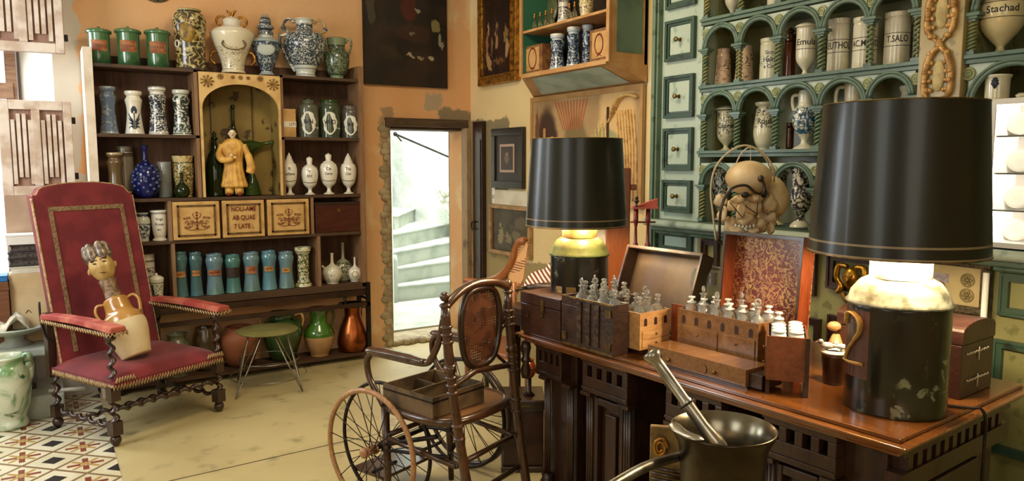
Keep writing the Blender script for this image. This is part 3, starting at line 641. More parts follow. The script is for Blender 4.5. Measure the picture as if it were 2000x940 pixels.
mb.tube(catmull([(-.07*q/.48, 0, .74*q), (-.09*q/.48, -.02, .6*q), (-.06*q/.48, -.045, .52*q), (0, -.055, .55*q)], 4), [.02, .026, .022, .012], 10)
mb.tube(catmull([(.07*q/.48, 0, .74*q), (.1*q/.48, -.01, .58*q), (.115*q/.48, -.01, .42*q), (.105*q/.48, -.01, .33*q)], 4), [.02, .026, .03, .02], 10)
mb.build('robe', robe, st)
MB().tube([(-.03, 0, .14*q), (-.033, -.002, .03*q)], [.032, .028], 12).tube([(.03, 0, .14*q), (.034, -.002, .03*q)], [.032, .028], 12).build('trousers', robe, st)
MB().ball((-.036, -.012, .014), (.02, .035, .014), 10).ball((.036, -.012, .014), (.02, .035, .014), 10).build('shoe', M['inkr'], st)
hd = MB().ball((0, 0, .9*q), (.024, .026, .033), 14).ball((0, -.026, .895*q), (.004, .006, .007), 6).ball((-.024, 0, .9*q), (.004, .006, .008), 6).ball((.024, 0, .9*q), (.004, .006, .008), 6).tube([(0, 0, .82*q), (0, 0, .88*q)], .012)
hd.build('head', plain('pale_face', '#e0c9a0'), st)
MB().ball((0, .007, .925*q), (.026, .025, .03), 12).ball((-.012, .004, .975*q), (.014, .012, .014), 8).build('hair', M['black'], st)
MB().ball((-.009, -.026, .905*q), (.004, .002, .002), 6).ball((.009, -.026, .905*q), (.004, .002, .002), 6).ball((0, -.027, .878*q), (.006, .002, .002), 6).build('eyes_and_mouth', M['inkb'], st)
MB().tube([(0, -.055, .57*q), (-.02, -.065, .60*q)], [.012, .016]).ball((.012, -.062, .56*q), (.014, .008, .009), 8).build('hand', plain('pale_hand', '#d8b47c'), st)
# flasks in the niche
def flask(name, label, px, z0, Y, prof, m, stop=None, grp=None):
    r, R, h, rz = jar(name, label, 'bottle', px, z0, prof, m, Y=Y, group=grp, seg=24); return r, R, h
flask('glass_flask', 'dark green stoppered flask left of the robed statuette', (396, 440, 256), ZS[2]+.003, 5.46, [(0, 0), (.85, 0), (.9, .05), (.95, .35), (.75, .58), (.35, .72), (.2, .82), (.2, .86), (.3, .87), (.3, .9), (.15, .92), (.2, .96), (0, 1)], M['glass_dark'])
flask('glass_flask', 'small green conical flask in the niche, right of the statuette', (472, 508, 318), ZS[2]+.003, 5.45, [(0, 0), (.95, 0), (1, .08), (.8, .35), (.4, .65), (.2, .8), (.2, .95), (.28, .97), (.28, 1), (0, 1)], M['glass_green'])
p = oY(490, 272, 5.48); r = thing('tilted_bottle', 'long-necked green bottle slanting upward behind the statuette', 'bottle', (p.x-.02, 5.48, ZS[2]+.003), 0)
T = TR(0, 0, .34) @ RY(radians(78))
MB().lathe([(0, -.1), (.045, -.09), (.05, -.03), (.045, .03), (.018, .09), (.013, .16), (.018, .165), (.016, .18), (0, .18)], 18, T).build('body', M['glass_green'], r)
MB().rod((-.02, .0, 0), (-.02, 0, .30), .012).build('stand_rod', M['iron'], r)
flask('glass_flask', 'tall black bottle standing far back in the niche', (438, 470, 205), ZS[2]+.003, 5.5, [(0, 0), (.9, 0), (.9, .5), (.6, .66), (.22, .78), (.2, .95), (.3, .97), (.2, 1), (0, 1)], M['glass_dark'])
# row 1, right bay
p = oY(562, 240, 5.42); r = thing('cream_box', 'small cream paper-covered box on the second shelf', 'box', (p.x, 5.42, ZS[1]+.001), face(p.x, 5.42)*.3)
MB().bx(-.045, .05, -.04, .06, 0, .2).build('body', M['cream_paint'], r, bev=.003); MB().bx(-.046, .051, -.042, -.040, .07, .11).build('label_band', M['paper'], r); wrap_text(r, 'UTI', .03, None, 0, M['inkr'], flat=True, loc=(.025, -.0425, .09))
glabel = plain('cut_label', '#d9d6c4')
def gjar(px, label, neck, m, fill=None, txt='', capm=None):
    r, R, h, rz = jar('glass_jar', label, 'jar', px, ZS[1]+.001, [(0, 0), (.93, 0), (1, .03), (1, .78), (.9, .88), (neck, .93), (neck+.05, 1), (neck, 1), (neck-.06, .93), (.85, .86), (.94, .76), (.94, .04), (0, .03)], m, Y=5.43)
    lb = MB(); n_ = 12
    ov = [((.42*cos(2*pi*k/24), .5*sin(2*pi*k/24))) for k in range(24)]
    lb.add([((rz(h*(.42+.55*y))+.003)*cos(-pi/2+x*1.6), (rz(h*(.42+.55*y))+.003)*sin(-pi/2+x*1.6), h*(.42+.62*y)) for x, y in [(q_[0]*(1+.12*cos(8*i_)), q_[1]*(1+.1*sin(6*i_))) for i_, q_ in enumerate(ov)]], [tuple(range(24))]); lb.build('label', glabel, r)
    wrap_text(r, txt, h*.16, lambda z: R*1.0+.004, h*.42, M['inkb']); return r, R, h
r, R, h = gjar((581, 622, 197), 'clear glass jar with a white cartouche label and green neck', .62, glass('smoky_glass', '#c9ccb0', .05, .85), txt='IVN')
MB().lathe([(.35*R, h*.9), (.4*R, h*1.0), (.42*R, h*1.06), (0, h*1.07)], 16).build('stopper', M['glass_green'], r)
r, R, h = gjar((623, 664, 198), 'green-tinted glass jar with a white cartouche label', .85, glass('pale_green_glass', '#9db38a', .05, .85), txt='VND')
MB().lathe([(.93*R, h*.97), (.97*R, h*1.03), (0, h*1.04)], 20).build('lid', M['glass_green'], r)
r, R, h = gjar((665, 703, 208), 'clear glass jar holding tan contents at the right end of the second shelf', .8, glass('clear_glass_b', '#e2e0cc', .04, .9), txt='INI')
MB().lathe([(0, .012), (.85*R, .012), (.85*R, h*.6), (.5*R, h*.68), (0, h*.7)], 16).build('contents', plain('tan_seed', '#b48a52', '#7d5b30', 60, .8, bump=.5, bs=80), r)
# row 2, left bay
jar('apothecary_jar', 'speckled buff waisted jar on the third shelf', 'jar', (204, 242, 299), ZS[2], 'waist', G4, Y=5.40)
jar('apothecary_jar', 'brown-grey ringed jar behind the speckled jar', 'jar', (224, 260, 286), ZS[2], 'drum', ceramic('ringed', '#7d7260', '#4a3a2c', 60, 0, [(.9, .92), (.8, .82)], .1, .09), Y=5.5)
r, R, h, rz = jar('hobnail_bottle', 'cobalt glass bottle covered in round knobs', 'bottle', (252, 312, 286), ZS[2]+.002, [(0, 0), (.5, 0), (.75, .1), (.88, .32), (.78, .52), (.4, .66), (.2, .72), (.17, .9), (.24, .97), (.26, 1), (.18, 1), (.1, .75), (0, .7)], M['glass_blue'], Y=5.41)
kb = MB(); 
for i in range(70):
    z_ = 1-2*(i+.5)/70; a_ = i*2.39996
    rr_ = R*.88; kb.ball((rr_*sqrt(1-z_*z_)*cos(a_), rr_*sqrt(1-z_*z_)*sin(a_), h*.34 + h*.33*z_), .013, 7)
kb.build('knobs', plain('cobalt_knobs', '#2a3468', None, rough=.08, coat=1), r)
r, R, h, rz = jar('glass_cylinder', 'plain clear glass cylinder jar beside the knobbly blue bottle', 'jar', (306, 334, 316), ZS[2]+.002, [(0, 0), (.95, 0), (1, .02), (1, .97), (.98, 1), (.92, .99), (.92, .04), (0, .03)], M['glass'], Y=5.44, smo=False)
jar('majolica_jar', 'yellow and green majolica jar near the niche', 'jar', (334, 379, 305), ZS[2], 'pot' if False else [(0, 0), (.7, 0), (.75, .05), (.85, .3), (.95, .6), (.95, .78), (.86, .84), (.9, .9), (.95, .97), (.95, 1), (.8, 1), (.75, .9), (0, .85)], G5, Y=5.46)
r, R, h, rz = jar('ribbed_flask', 'small dark green ribbed flask in front of the yellow jar', 'bottle', (338, 370, 337), ZS[2]+.002, [(0, 0), (.6, 0), (.9, .12), (1, .25), (.8, .42), (.35, .58), (.2, .68), (.18, .9), (.26, .95), (.2, 1), (0, 1)], M['glass_dark'], Y=5.37)
for k in range(3): MB().ring((0, 0, h*(.7+.09*k)), R*.22, .003, None, 14, 5).build('neck_ring', M['glass_dark'], r)
# row 2, right bay : four urn jars
for i, (x0, x1, yt, tx, lb) in enumerate([(550, 580, 298, ('R', 'Galbane'), 'white footed urn jar with pointed lid, nearest the niche'), (588, 621, 305, ('T', 'REX'), 'white footed urn jar with round lid, second of four'), (624, 659, 298, ('Ce', 'Cerus'), 'white footed urn jar with round lid, third of four'), (664, 696, 299, ('Tle', 'Clav'), 'white footed urn jar with conical lid, at the right end of its row')]):
    r, R, h, rz = jar('urn_jar', lb, 'jar', (x0, x1, yt+22), ZS[2], [(0, 0), (.58, 0), (.6, .03), (.3, .08), (.22, .18), (.35, .24), (.75, .36), (.98, .62), (1, .84), (.88, .96), (.8, 1), (0, 1)], M['skin_w'], Y=5.40, group='white urn jars on the third shelf')
    ht = zat((x0+x1)/2, yt, r.location.x, r.location.y)-ZS[2]
    if i in (0, 3): lp = [(.85*R, h*.97), (.6*R, h*1.04), (.25*R, ht*.93), (.12*R, ht*.95), (.14*R, ht*.97), (0, ht)]
    else: lp = [(.85*R, h*.97), (.6*R, h*1.06), (.35*R, h*1.1), (.3*R, h*1.12), (.38*R, ht*.92), (.3*R, ht*.96), (.1*R, ht*.97), (0, ht)]
    MB().lathe(lp, 20).build('lid', M['skin_w'], r)
    wrap_text(r, tx[0], h*.14, rz, h*.84, M['inkb']); wrap_text(r, tx[1], h*.13, rz, h*.68, M['inkb'], xs=.8)
    ga = [( (rz(h*(.5-.06*cos(a)))+.001)*cos(-pi/2+a*.75), (rz(h*(.5-.06*cos(a)))+.001)*sin(-pi/2+a*.75), h*(.5-.06*cos(a))) for a in [-1.2+.2*k for k in range(13)]]
    MB().tube(ga, .0022, 5).build('painted_garland', plain('brown_garland', '#4d3a20') if i == 0 else bpy.data.materials['brown_garland'], r)
# row 3 (drawers) left two jars, right dark box
jar('lidded_jar', 'grey-and-white jar with a blue cross band behind the armchair back', 'jar', (262, 293, 416), ZS[3], 'pot', ceramic('white_cross', '#c3c4b6', '#38465a', 24, .06, [(.6, .62), (.86, .95)], .6, .1), Y=5.42)
r, R, h, rz = jar('tall_pot', 'tall white lettered pot beside the painted drawers', 'jar', (292, 328, 411), ZS[3], [(0, 0), (.8, 0), (.82, .04), (.62, .1), (.72, .2), (.86, .5), (.9, .9), (1, .95), (1, 1), (.85, 1), (.8, .9), (0, .8)], M['skin_w'], Y=5.41)
for k, s_ in enumerate(['Vngt', 'Rosat', 'ec.']): wrap_text(r, s_, h*.12, rz, h*(.72-.17*k), M['ink'])
MB().ring((0, 0, h*.9), R*.9, .002).build('painted_band', M['ink'], r)
a = oY(610, 400, 5.4); b = oY(702, 400, 5.4)
r = thing('document_box', 'dark red-brown wooden box at the right end of the drawer row', 'box', ((a.x+b.x)/2, 5.42, ZS[3]+.001)); hw = (b.x-a.x)/2-.005
MB().bx(-hw, hw, -.07, .08, 0, .2).build('body', wood('oxblood_wood', '#3a160d', '#4c2014', None, 3, .3, .5), r, bev=.003)
MB().bx(-hw-.003, hw+.003, -.073, .083, .2, .225).build('lid', M['dark_wood'], r, bev=.004)
MB().cb((0, -.072, .16), (.02, .004, .03)).build('lock_plate', M['brass'], r)
# row 4 left : two part hidden jars
jar('apothecary_jar', 'white jar with brown lettering half hidden by the armchair', 'jar', (272, 302, 496), ZS[4], 'drum', ceramic('w_letters', '#d3cbb9', '#5a4a3a', 40, .03, [(.5, .52)], .7, .3), Y=5.46)
r, R, h, rz = jar('lidded_jar', 'small white lidded pot with green garland, low beside the armchair', 'jar', (291, 320, 540), ZS[4]-.0, [(0, 0), (.7, 0), (.75, .05), (.85, .35), (.95, .7), (1, .85), (.9, .9), (0, .9)], ceramic('w_green', '#d6d2bd', '#4d5a2c', 50, .03, [(.15, .18), (.8, .84)], .75, .25), Y=5.36)
MB().lathe([(1.02*R, h*.88), (1.02*R, h*.93), (.6*R, h*1.02), (.15*R, h*1.05), (.2*R, h*1.12), (0, h*1.15)], 20).build('lid', M['skin_w'], r)
# blue jars
bj = [(335, 366, 492, GB2, .40), (367, 395, 493, GB2, .34), (399, 436, 496, GB, .33), (437, 470, 498, plain('teal_glaze', '#3f6f68', '#4b7b78', 4, .2, coat=.7), .2), (472, 507, 493, GB, .42), (508, 540, 490, plain('deep_blue_glaze', '#4f7a88', '#5c8894', 4, .2, coat=.7), .42), (541, 574, 492, GB, .5)]
bl = ['dark blue-green jar with a yellow label, leftmost of the blue row', 'narrow dark blue-green jar with a small tan label, second in the blue row', 'pale blue jar with a lettered terracotta label, third in the blue row', 'teal jar with a large dark brown label', 'pale blue jar with a plain orange label, right of the dark-labelled jar', 'blue jar with a yellow-orange label, third from the right of the blue row', 'blue jar with a small square tan label, next to the floral jar']
for i, (x0, x1, yt, m, lz) in enumerate(bj):
    r, R, h, rz = jar('blue_jar', bl[i], 'jar', (x0, x1, yt), ZS[4]+.001, [(0, 0), (.92, 0), (.98, .03), (.95, .08), (.82, .35), (.80, .6), (.92, .74), (.98, .84), (.88, .91), (.84, .93), (.86, .97), (.84, 1), (.7, 1), (.66, .9), (0, .88)], m, Y=5.40, group='blue glazed jars on the fourth shelf')
    if i == 3: z0_, z1_, pw, lm = .42, .68, .95, TLb
    else: z0_, z1_, pw, lm = .45+.02*(i % 3), (.58 if i != 4 else .64)+.02*(i % 3), [.7, .6, .8, 0, .7, .6, .5][i], TL if i in (2, 4) else bpy.data.materials.get('ochre_label') or plain('ochre_label', '#b58440', '#94632c', 20, .7)
    n_ = 8; vs = []
    for z_ in (h*z0_, h*z1_):
        for k in range(n_+1):
            a_ = -pi/2 - pw + 2*pw*k/n_; vs.append(((R*.93)*cos(a_), (R*.93)*sin(a_), z_))
    MB().add(vs, [(k, k+1, n_+1+k+1, n_+1+k) for k in range(n_)]).build('label_plaque', lm, r)
    if i not in (3,): wrap_text(r, ['SAL', 'ALOE', 'MANNA', '', 'THE', 'SENA', 'MEL'][i], h*.07, lambda z: R*.94, h*(z0_+z1_)/2, M['inkr'])
jar('apothecary_jar', 'white and green floral albarello standing at the end of the blue jars', 'jar', (575, 607, 483), ZS[4]+.001, [(0, 0), (.95, 0), (1, .03), (.95, .09), (.75, .14), (.72, .5), (.75, .8), (.95, .88), (1, .94), (1, 1), (.85, 1), (.8, .9), (0, .88)], ceramic('green_floral', '#cfc9a8', '#3c4a26', 30, .05, [(.09, .11), (.88, .9)], .84, .14, '#7a7a3a'), Y=5.40)
def ewer(px, label, mm, neck):
    r, R, h, rz = jar('white_bottle', label, 'bottle', px, ZS[4]+.001, [(0, 0), (.6, 0), (.62, .03), (.85, .15), (1, .33), (.85, .5), (.4, .6), (.2, .66), (.15, .72), (.14, .95), (.2, 1), (.1, 1), (0, .9)], mm, Y=5.42)
    for sg in (-1, 1): MB().tube([(sg*R*.75, 0, h*.5), (sg*R*.98, 0, h*.6)], [.009, .006], 8).build('lug' if sg > 0 else 'spout', mm, r)
    return r, R, h, rz
ws = ceramic('white_sprig', '#d8d2bb', '#4a4228', 40, .015, [], .5, .1, dens=.6)
ewer((628, 668, 495), 'white long-necked bottle with a spout, left of three', ws, 1)
r, R, h, rz = jar('white_bottle', 'grey-green painted bottle with a tall pale neck, behind two white ones', 'bottle', (650, 688, 474), ZS[4]+.001, [(0, 0), (.6, 0), (.9, .12), (1, .28), (.8, .46), (.35, .56), (.17, .62), (.15, .97), (.18, 1), (0, 1)], ceramic('grey_sprig', '#9b9c80', '#34382a', 34, .06, [], .5, .1), Y=5.48)
r, R, h, rz = ewer((678, 707, 503), 'small round white bottle at the right end of the fourth shelf', M['skin_w'], 1)
MB().ring((0, -R*.98, h*.33), .022, .002, RX(pi/2), 20, 5).build('painted_emblem', plain('ochre_ink', '#a07a3c'), r)
# bottom shelf
ZB = .06
r, R, h, rz = jar('copper_jug', 'tall polished copper jug with a wide base at the end of the bottom shelf', 'jug', (657, 720, 592), ZB, [(0, 0), (.75, 0), (.95, .1), (1, .22), (.85, .45), (.55, .7), (.5, .8), (.56, .93), (.62, 1), (.5, 1), (.45, .85), (0, .7)], M['copper'], Y=5.42)
for sg in (-1, 1): MB().ring((sg*R*.68, 0, h*.96), .024, .005, RX(pi/2), 16, 6).build('ring_handle', M['iron'], r)
MB().lathe([(.5*R, h*.9), (.7*R, h*.99), (.72*R, h*1.0), (.5*R, h*1.02), (.45*R, h*.95)], 24).build('rim', M['iron'], r)
r, R, h, rz = jar('half_glazed_jug', 'jug with green glazed neck and bare cream lower half', 'jug', (591, 653, 603), ZB, [(0, 0), (.55, 0), (.58, .04), (.8, .2), (.95, .36), (.98, .44)], plain('bare_buff_clay', '#b58d5e', '#a3794b', 8, .7, bump=.1), Y=5.42, body='lower_body')
MB().lathe([(.98*R, h*.43), (.99*R, h*.46), (.9*R, h*.56), (.62*R, h*.66), (.52*R, h*.72), (.55*R, h*.95), (.6*R, h*1.0), (.5*R, h*1.0), (.45*R, h*.75), (0, h*.6)], 28).build('glazed_neck', plain('leaf_green_glaze', '#3f6a1e', '#284c14', 6, .15, coat=.8), r)
handle(r, [(R*.52, 0, h*.93), (R*.85, 0, h*.97), (R*.95, 0, h*.8), (R*.78, 0, h*.62)], .009, M['glass_green'])
MB().lathe([(.45*R, h*.98), (.6*R, h*.99), (.62*R, h*1.03), (.1*R, h*1.05), (0, h*1.05)], 20).build('lid', M['dark_wood'], r)
r, R, h, rz = jar('oil_jar', 'big dark green two-handled oil jar behind the wire stool', 'jar', (510, 590, 610), ZB, [(0, 0), (.5, 0), (.75, .2), (.98, .5), (1, .68), (.85, .83), (.62, .9), (.65, .98), (.7, 1), (.6, 1), (.55, .9), (0, .8)], plain('dark_green_glaze', '#2f4a1c', '#1d2f12', 6, .2, coat=.7), Y=5.45)
for sg in (-1, 1): handle(r, [(sg*R*.6, 0, h*.92), (sg*R*.95, 0, h*.95), (sg*R*1.05, 0, h*.8), (sg*R*.93, 0, h*.65)], .01, M['cream_paint'])
jar('terracotta_pot', 'round terracotta pot on the bottom shelf behind the stool', 'pot', (428, 506, 638), ZB, [(0, 0), (.5, 0), (.8, .2), (1, .55), (.95, .8), (.7, .95), (.72, 1), (.6, 1), (.5, .9), (0, .8)], plain('terracotta', '#8f5230', '#6d3b20', 6, .6, bump=.1), Y=5.46)
jar('ceramic_crock', 'dark brown glazed crock low beside the red armchair', 'pot', (372, 426, 640), ZB, [(0, 0), (.6, 0), (.9, .3), (1, .6), (.8, .9), (.7, 1), (.6, 1), (.5, .9), (0, .8)], plain('brown_glaze', '#3b2a1a', '#54401f', 8, .25, coat=.6), Y=5.46)
jar('ceramic_crock', 'grey-green bowl-shaped crock behind the armchair seat', 'pot', (318, 370, 652), ZB, 'pot', plain('grey_green_glaze', '#6f7156', '#4a4a34', 9, .3, coat=.5), Y=5.40)
# wire stool
p = oZ(530, 752, 0); r = thing('wire_stool', 'low wire stool with round olive seat and splayed bent-rod legs', 'stool', (1.24, 4.99, 0), .2)
zt = zat(530, 643, 1.24, 4.99)
MB().lathe([(0, zt-.012), (.19, zt-.012), (.2, zt-.004), (.195, zt), (0, zt)], 40).build('seat', plain('olive_seat', '#7f7a45', '#6c6838', 6, .5), r)
for k in range(4):
    a = k*pi/2 + .35
    for q in (-.16, .16):
        MB().tube(catmull([(.12*cos(a+q*3), .12*sin(a+q*3), zt-.012), (.2*cos(a+q), .2*sin(a+q), zt*.5), (.29*cos(a), .29*sin(a), .012)], 4), .005, 6).build('leg', M['steel'], r)
MB().ring((0, 0, zt*.5), .2, .003, None, 32, 5).ring((0, 0, zt*.24), .245, .003, None, 32, 5).build('brace_ring', M['steel'], r)
# ================================================================ LEFT CORNER under the window
p0 = oY(-30, 668, 5.3); p1 = oY(96, 668, 5.3); zs = p1.z
bench = thing('stone_bench', 'stepped pale marble bench under the window, left of the red armchair', 'bench', ((p0.x+p1.x)/2-.2, 5.35, 0))
def WB(mb, n, m, par, lab=None, bev=0): return mb.build(n, m, par, lab, bev, loc=-par.location)
WB(MB().bx(-.9, p1.x, 5.15, 5.49, zs-.05, zs), 'slab', M['stone'], bench, bev=.01)
WB(MB().bx(-.85, p1.x-.08, 5.26, 5.49, .14, zs-.05), 'dark_base', M['dark_wood'], bench)
WB(MB().bx(-.9, p1.x+.06, 5.08, 5.49, .0, .14), 'step', M['stone'], bench, bev=.01)
WB(MB().bx(-.9, .26, 5.49, 5.56, 0, zs+.1), 'back_ledge', M['white_plaster'], bench)
def onb(px): return oY(px, 660, 5.32).x
r = thing('stone_dish', 'wide grey stone dish on a short foot, on the marble bench', 'dish', (onb(28), 5.32, zs+.001))
MB().lathe([(0, 0), (.1, 0), (.05, .03), (.05, .06), (.12, .075), (.2, .11), (.205, .12), (.19, .12), (.1, .09), (0, .085)], 32).build('body', M['stone'], r)
r = thing('folded_cloth', 'crumpled off-white cloth lying in the stone dish', 'cloth', (onb(14), 5.32, zs+.115))
mb = MB(); seg = 24; vs = []; 
for i in range(9):
    for j in range(13):
        x = (i/8-.5)*.22; y = (j/12-.5)*.22; vs.append((x, y, .03*sin(i*1.3)+.02*cos(j*1.9+i)+.035-.3*(x*x+y*y)))
mb.add(vs, [(i*13+j, i*13+j+1, (i+1)*13+j+1, (i+1)*13+j) for i in range(8) for j in range(12)], True)
o = mb.build('cloth', M['paper'], r); sm = o.modifiers.new('thick', 'SOLIDIFY'); sm.thickness = .006
za = zat(50, 612, onb(50), 5.40); a = oY(20, 570, 5.42); b = oY(97, 570, 5.42)
r = thing('cardboard_box', 'tall cream box with dark bundles stacked on it, left of the armchair', 'box', ((a.x+b.x)/2, 5.42, zs+.001)); hw = (b.x-a.x)/2
zt2 = zat(50, 535, (a.x+b.x)/2, 5.35)
MB().bx(-hw, hw, -.06, .065, 0, zt2-zs).build('body', plain('cream_card', '#d8bd90', '#c9aa7a', 6, .7), r, bev=.003)
MB().tube([(-.03, -.062, .18), (-.015, -.064, .2), (0, -.062, .18)], .002, 5).build('crease_mark', M['inkr'], r)
zt3 = zat(50, 477, (a.x+b.x)/2, 5.35); random.seed(9)
zz = zt2+.001; k = 0
labs = ['wrinkled cream paper folder directly on the cream box', 'dark crumpled leather book, lowest of the dark pile', 'dark crumpled leather book in the middle of the pile', 'dark worn leather book at the top of the pile']
n_ = 4; hh = (zt3-zt2-.004)/n_
for k in range(n_):
    r = thing('worn_book', labs[k], 'book', ((a.x+b.x)/2+random.uniform(-.008, .008), 5.41, zz), random.uniform(-.05, .05)); zz += hh
    th = hh-.002
    MB().bx(-hw*.85, hw*.9, -.045, .05, th*.2, th*.8).build('page_block', M['paper'] if k == 0 else plain('dark_pages', '#5a5148', '#2e2722', 60, .8), r)
    MB().bx(-hw*.92, hw*.95, -.05, .055, 0, th*.2).bx(-hw*.92, hw*.95, -.05, .055, th*.8, th).build('cover', M['paper'] if k == 0 else plain('worn_black_leather', '#2c2522', '#4a423b', 30, .6, bump=.6, bs=50), r, bev=.002)
r = thing('white_box_lid', 'flat white box lying on top of the dark books', 'box', ((a.x+b.x)/2, 5.41, zz+.001)); MB().bx(-hw*1.02, hw*1.0, -.07, .06, 0, .05).build('body', M['white'], r, bev=.003); MB().bx(-hw*1.04, hw*1.02, -.072, .062, .05, .062).build('lid', M['white'], r, bev=.002)
zz += .066
bt = zat(50, 382, (a.x+b.x)/2, 5.47)
a2 = oY(10, 420, 5.5); b2 = oY(100, 420, 5.5)
tag(MB().bx(a2.x, b2.x, 5.497, 5.51, zs+.1+.001, bt).build('leaning_board', plain('pinkish_board', '#bfa389', '#a98c72', 4, .7)), 'plain pinkish-tan board standing below the lower shutter', 'board')
# green glazed garden urn
p = oZ(28, 846, 0); r = thing('glazed_urn', 'squat urn with green and white mottled glaze on the patterned tiles', 'urn', (p.x-.02, p.y+.12, .003), face(p.x, p.y))
R = rad(-22, 76, 780, r.location.x, r.location.y); zt_ = zat(30, 702, r.location.x, r.location.y-.1)
gm = NT('mottled_glaze'); v = gm.mapp(); cc = gm.mix(gm.ramp(gm.noise(v, 6, 4, .8), .45, .6), '#c9cdb4', '#6f9360'); cc = gm.mix(gm.ramp(gm.noise(gm.mapp(loc=(2, 3, 4)), 8, 4, 1), .58, .68), cc, '#2f5a34'); gm.set(cc, .2, coat=.6)
MB().lathe([(q_.x, q_.z) for q_ in catmull([(R*.1, 0, 0), (R*.72, 0, 0), (R*.78, 0, .03), (R*.7, 0, .06), (R*.9, 0, .14), (R*1.0, 0, .26), (R*.93, 0, .34), (R*.8, 0, .37), (R*.84, 0, .40), (R*.74, 0, zt_-.04), (R*.9, 0, zt_), (R*.7, 0, zt_-.01), (R*.6, 0, zt_-.1), (0.001, 0, zt_-.2)], 3)], 32).build('body', gm.m, r)
MB().ball((R*.82, -.02, zt_-.02), .035, 10).ball((R*.86, -.03, zt_-.05), .025, 10).tube(catmull([(R*.82, -.02, zt_-.02), (R*.98, -.02, zt_-.06), (R*.9, -.02, zt_-.14)], 4), .018).build('scroll_handle', gm.m, r)
tag(MB().tube([(p1.x-.02, 5.0, .17), (p1.x+.17, 5.02, .15)], .012).build('white_rod', M['white']), 'short white rod lying on the step behind the green urn', 'rod')
bpy.data.objects['white_rod'].location = (0, .12, -.018)
q0 = oY(-70, 560, 5.36).x; q1 = oY(17, 560, 5.36).x; hz = zat(0, 553, (q0+q1)/2, 5.30)
r = thing('wooden_crate', 'brown wooden crate at the left edge of the photo beside the cream box', 'crate', ((q0+q1)/2, 5.40, zs+.001)); hw = (q1-q0)/2
MB().bx(-hw, hw, -.08, .08, 0, hz-zs).build('body', wood('crate_brown', '#7a4a28', '#663a1c', None, 3, .6, 0), r, bev=.003); MB().bx(-hw-.002, hw+.002, -.084, -.0805, .03, .05).bx(-hw-.002, hw+.002, -.084, -.0805, hz-zs-.05, hz-zs-.03).build('batten', bpy.data.materials['crate_brown'], r)
r = thing('blue_tin', 'bright blue flat tin on the wooden crate at the left edge of the photo', 'tin', ((q0+q1)/2, 5.40, hz+.002)); MB().bx(-hw*.95, hw*.98, -.07, .07, 0, .028).build('body', plain('bright_blue', '#2273b5', None, rough=.35), r, bev=.003); MB().bx(-hw*.96, hw*.99, -.072, .072, .0285, .036).build('lid', bpy.data.materials['bright_blue'], r, bev=.002)

# ================================================================ RED ARMCHAIR
velvet = plain('red_velvet', '#66141a', '#7a2024', 7, .85, bump=.15, bs=90); velvet.node_tree.nodes['Principled BSDF'].inputs['Sheen Weight'].default_value = .12
velvet_w = plain('worn_velvet', '#8f2f26', '#b5634a', 8, .8, bump=.1, bs=80)
galloon = plain('gold_galloon', '#8d7350', '#6d5336', 60, .8, bump=.5, bs=120); fringem = plain('gold_fringe', '#b99c70', '#8b6a42', 50, .8)
ac = thing('red_armchair', 'high-backed red velvet armchair with barley-twist legs and gold fringe', 'armchair', (.439, 4.763, .003), radians(26.8))
w_ = .30
# back
bl, bh = .34, 1.305
def bp(x, z, off=0): t_ = (z-bl)/(bh-bl); return (x, .27 + .215*t_ + off, z)
n_ = 16; vs = []; fs = []
out = [(-w_, bl), (w_, bl)] + [(w_*cos(pi*k/n_)*1.0, bh + .012 + (.07*sin(pi*k/n_) if 2 < k < n_-2 else .0)) for k in range(n_+1)]
for off in (-.035, .03): vs += [bp(x, z, off) for x, z in out]
N = len(out); fs = [tuple(range(N)), tuple(range(2*N-1, N-1, -1))] + [(i, N+i, N+(i+1) % N, (i+1) % N) for i in range(N)]
MB().add(vs, fs).build('backrest', velvet, ac, bev=.012)
g = MB(); ins = .085; zt0 = 1.235
def strip(a, b, wd):
    a = Vector(a); b = Vector(b); d = (b-a).normalized(); nn = Vector((-d.y, d.x))*wd/2; q = [a+nn, b+nn, b-nn, a-nn]
    g.add([bp(v.x, v.y, -.0385) for v in q] + [bp(v.x, v.y, -.034) for v in q], [(0, 1, 2, 3), (7, 6, 5, 4), (0, 4, 5, 1), (1, 5, 6, 2), (2, 6, 7, 3), (3, 7, 4, 0)])
strip((-w_+ins-.012, zt0), (w_-ins+.012, zt0), .026); strip((-w_+ins, zt0-.0135), (-w_+ins, .42), .024); strip((w_-ins, zt0-.0135), (w_-ins, .42), .024)
g.build('galloon_border', galloon, ac)
def zigzag(path, n, amp, r, up=(0, 0, 1)):
    P = [Vector(p) for p in path]; L = [0]
    for a, b in zip(P, P[1:]): L.append(L[-1]+(b-a).length)
    o = []
    for i in range(n+1):
        s_ = L[-1]*i/n; j = max(k for k in range(len(P)-1) if L[k] <= s_+1e-9); f_ = (s_-L[j])/(L[j+1]-L[j]); q = P[j].lerp(P[j+1], f_)
        o.append(q + Vector(up)*(amp if i % 2 else -amp))
    return MB().tube(o, r, 5)
edge = [bp(-w_-.003, z, -.03) for z in (.36, .8, 1.3)]; zigzag(edge, 90, .0, .007).build('edge_braid', fringem, ac)
zigzag([bp(x, z, -.03) for x, z in reversed(out[2:])], 60, .0, .005).build('edge_braid', fringem, ac)
zigzag([bp(w_+.003, z, -.03) for z in (.36, .8, 1.3)], 90, 0, .005).build('edge_braid', fringem, ac)
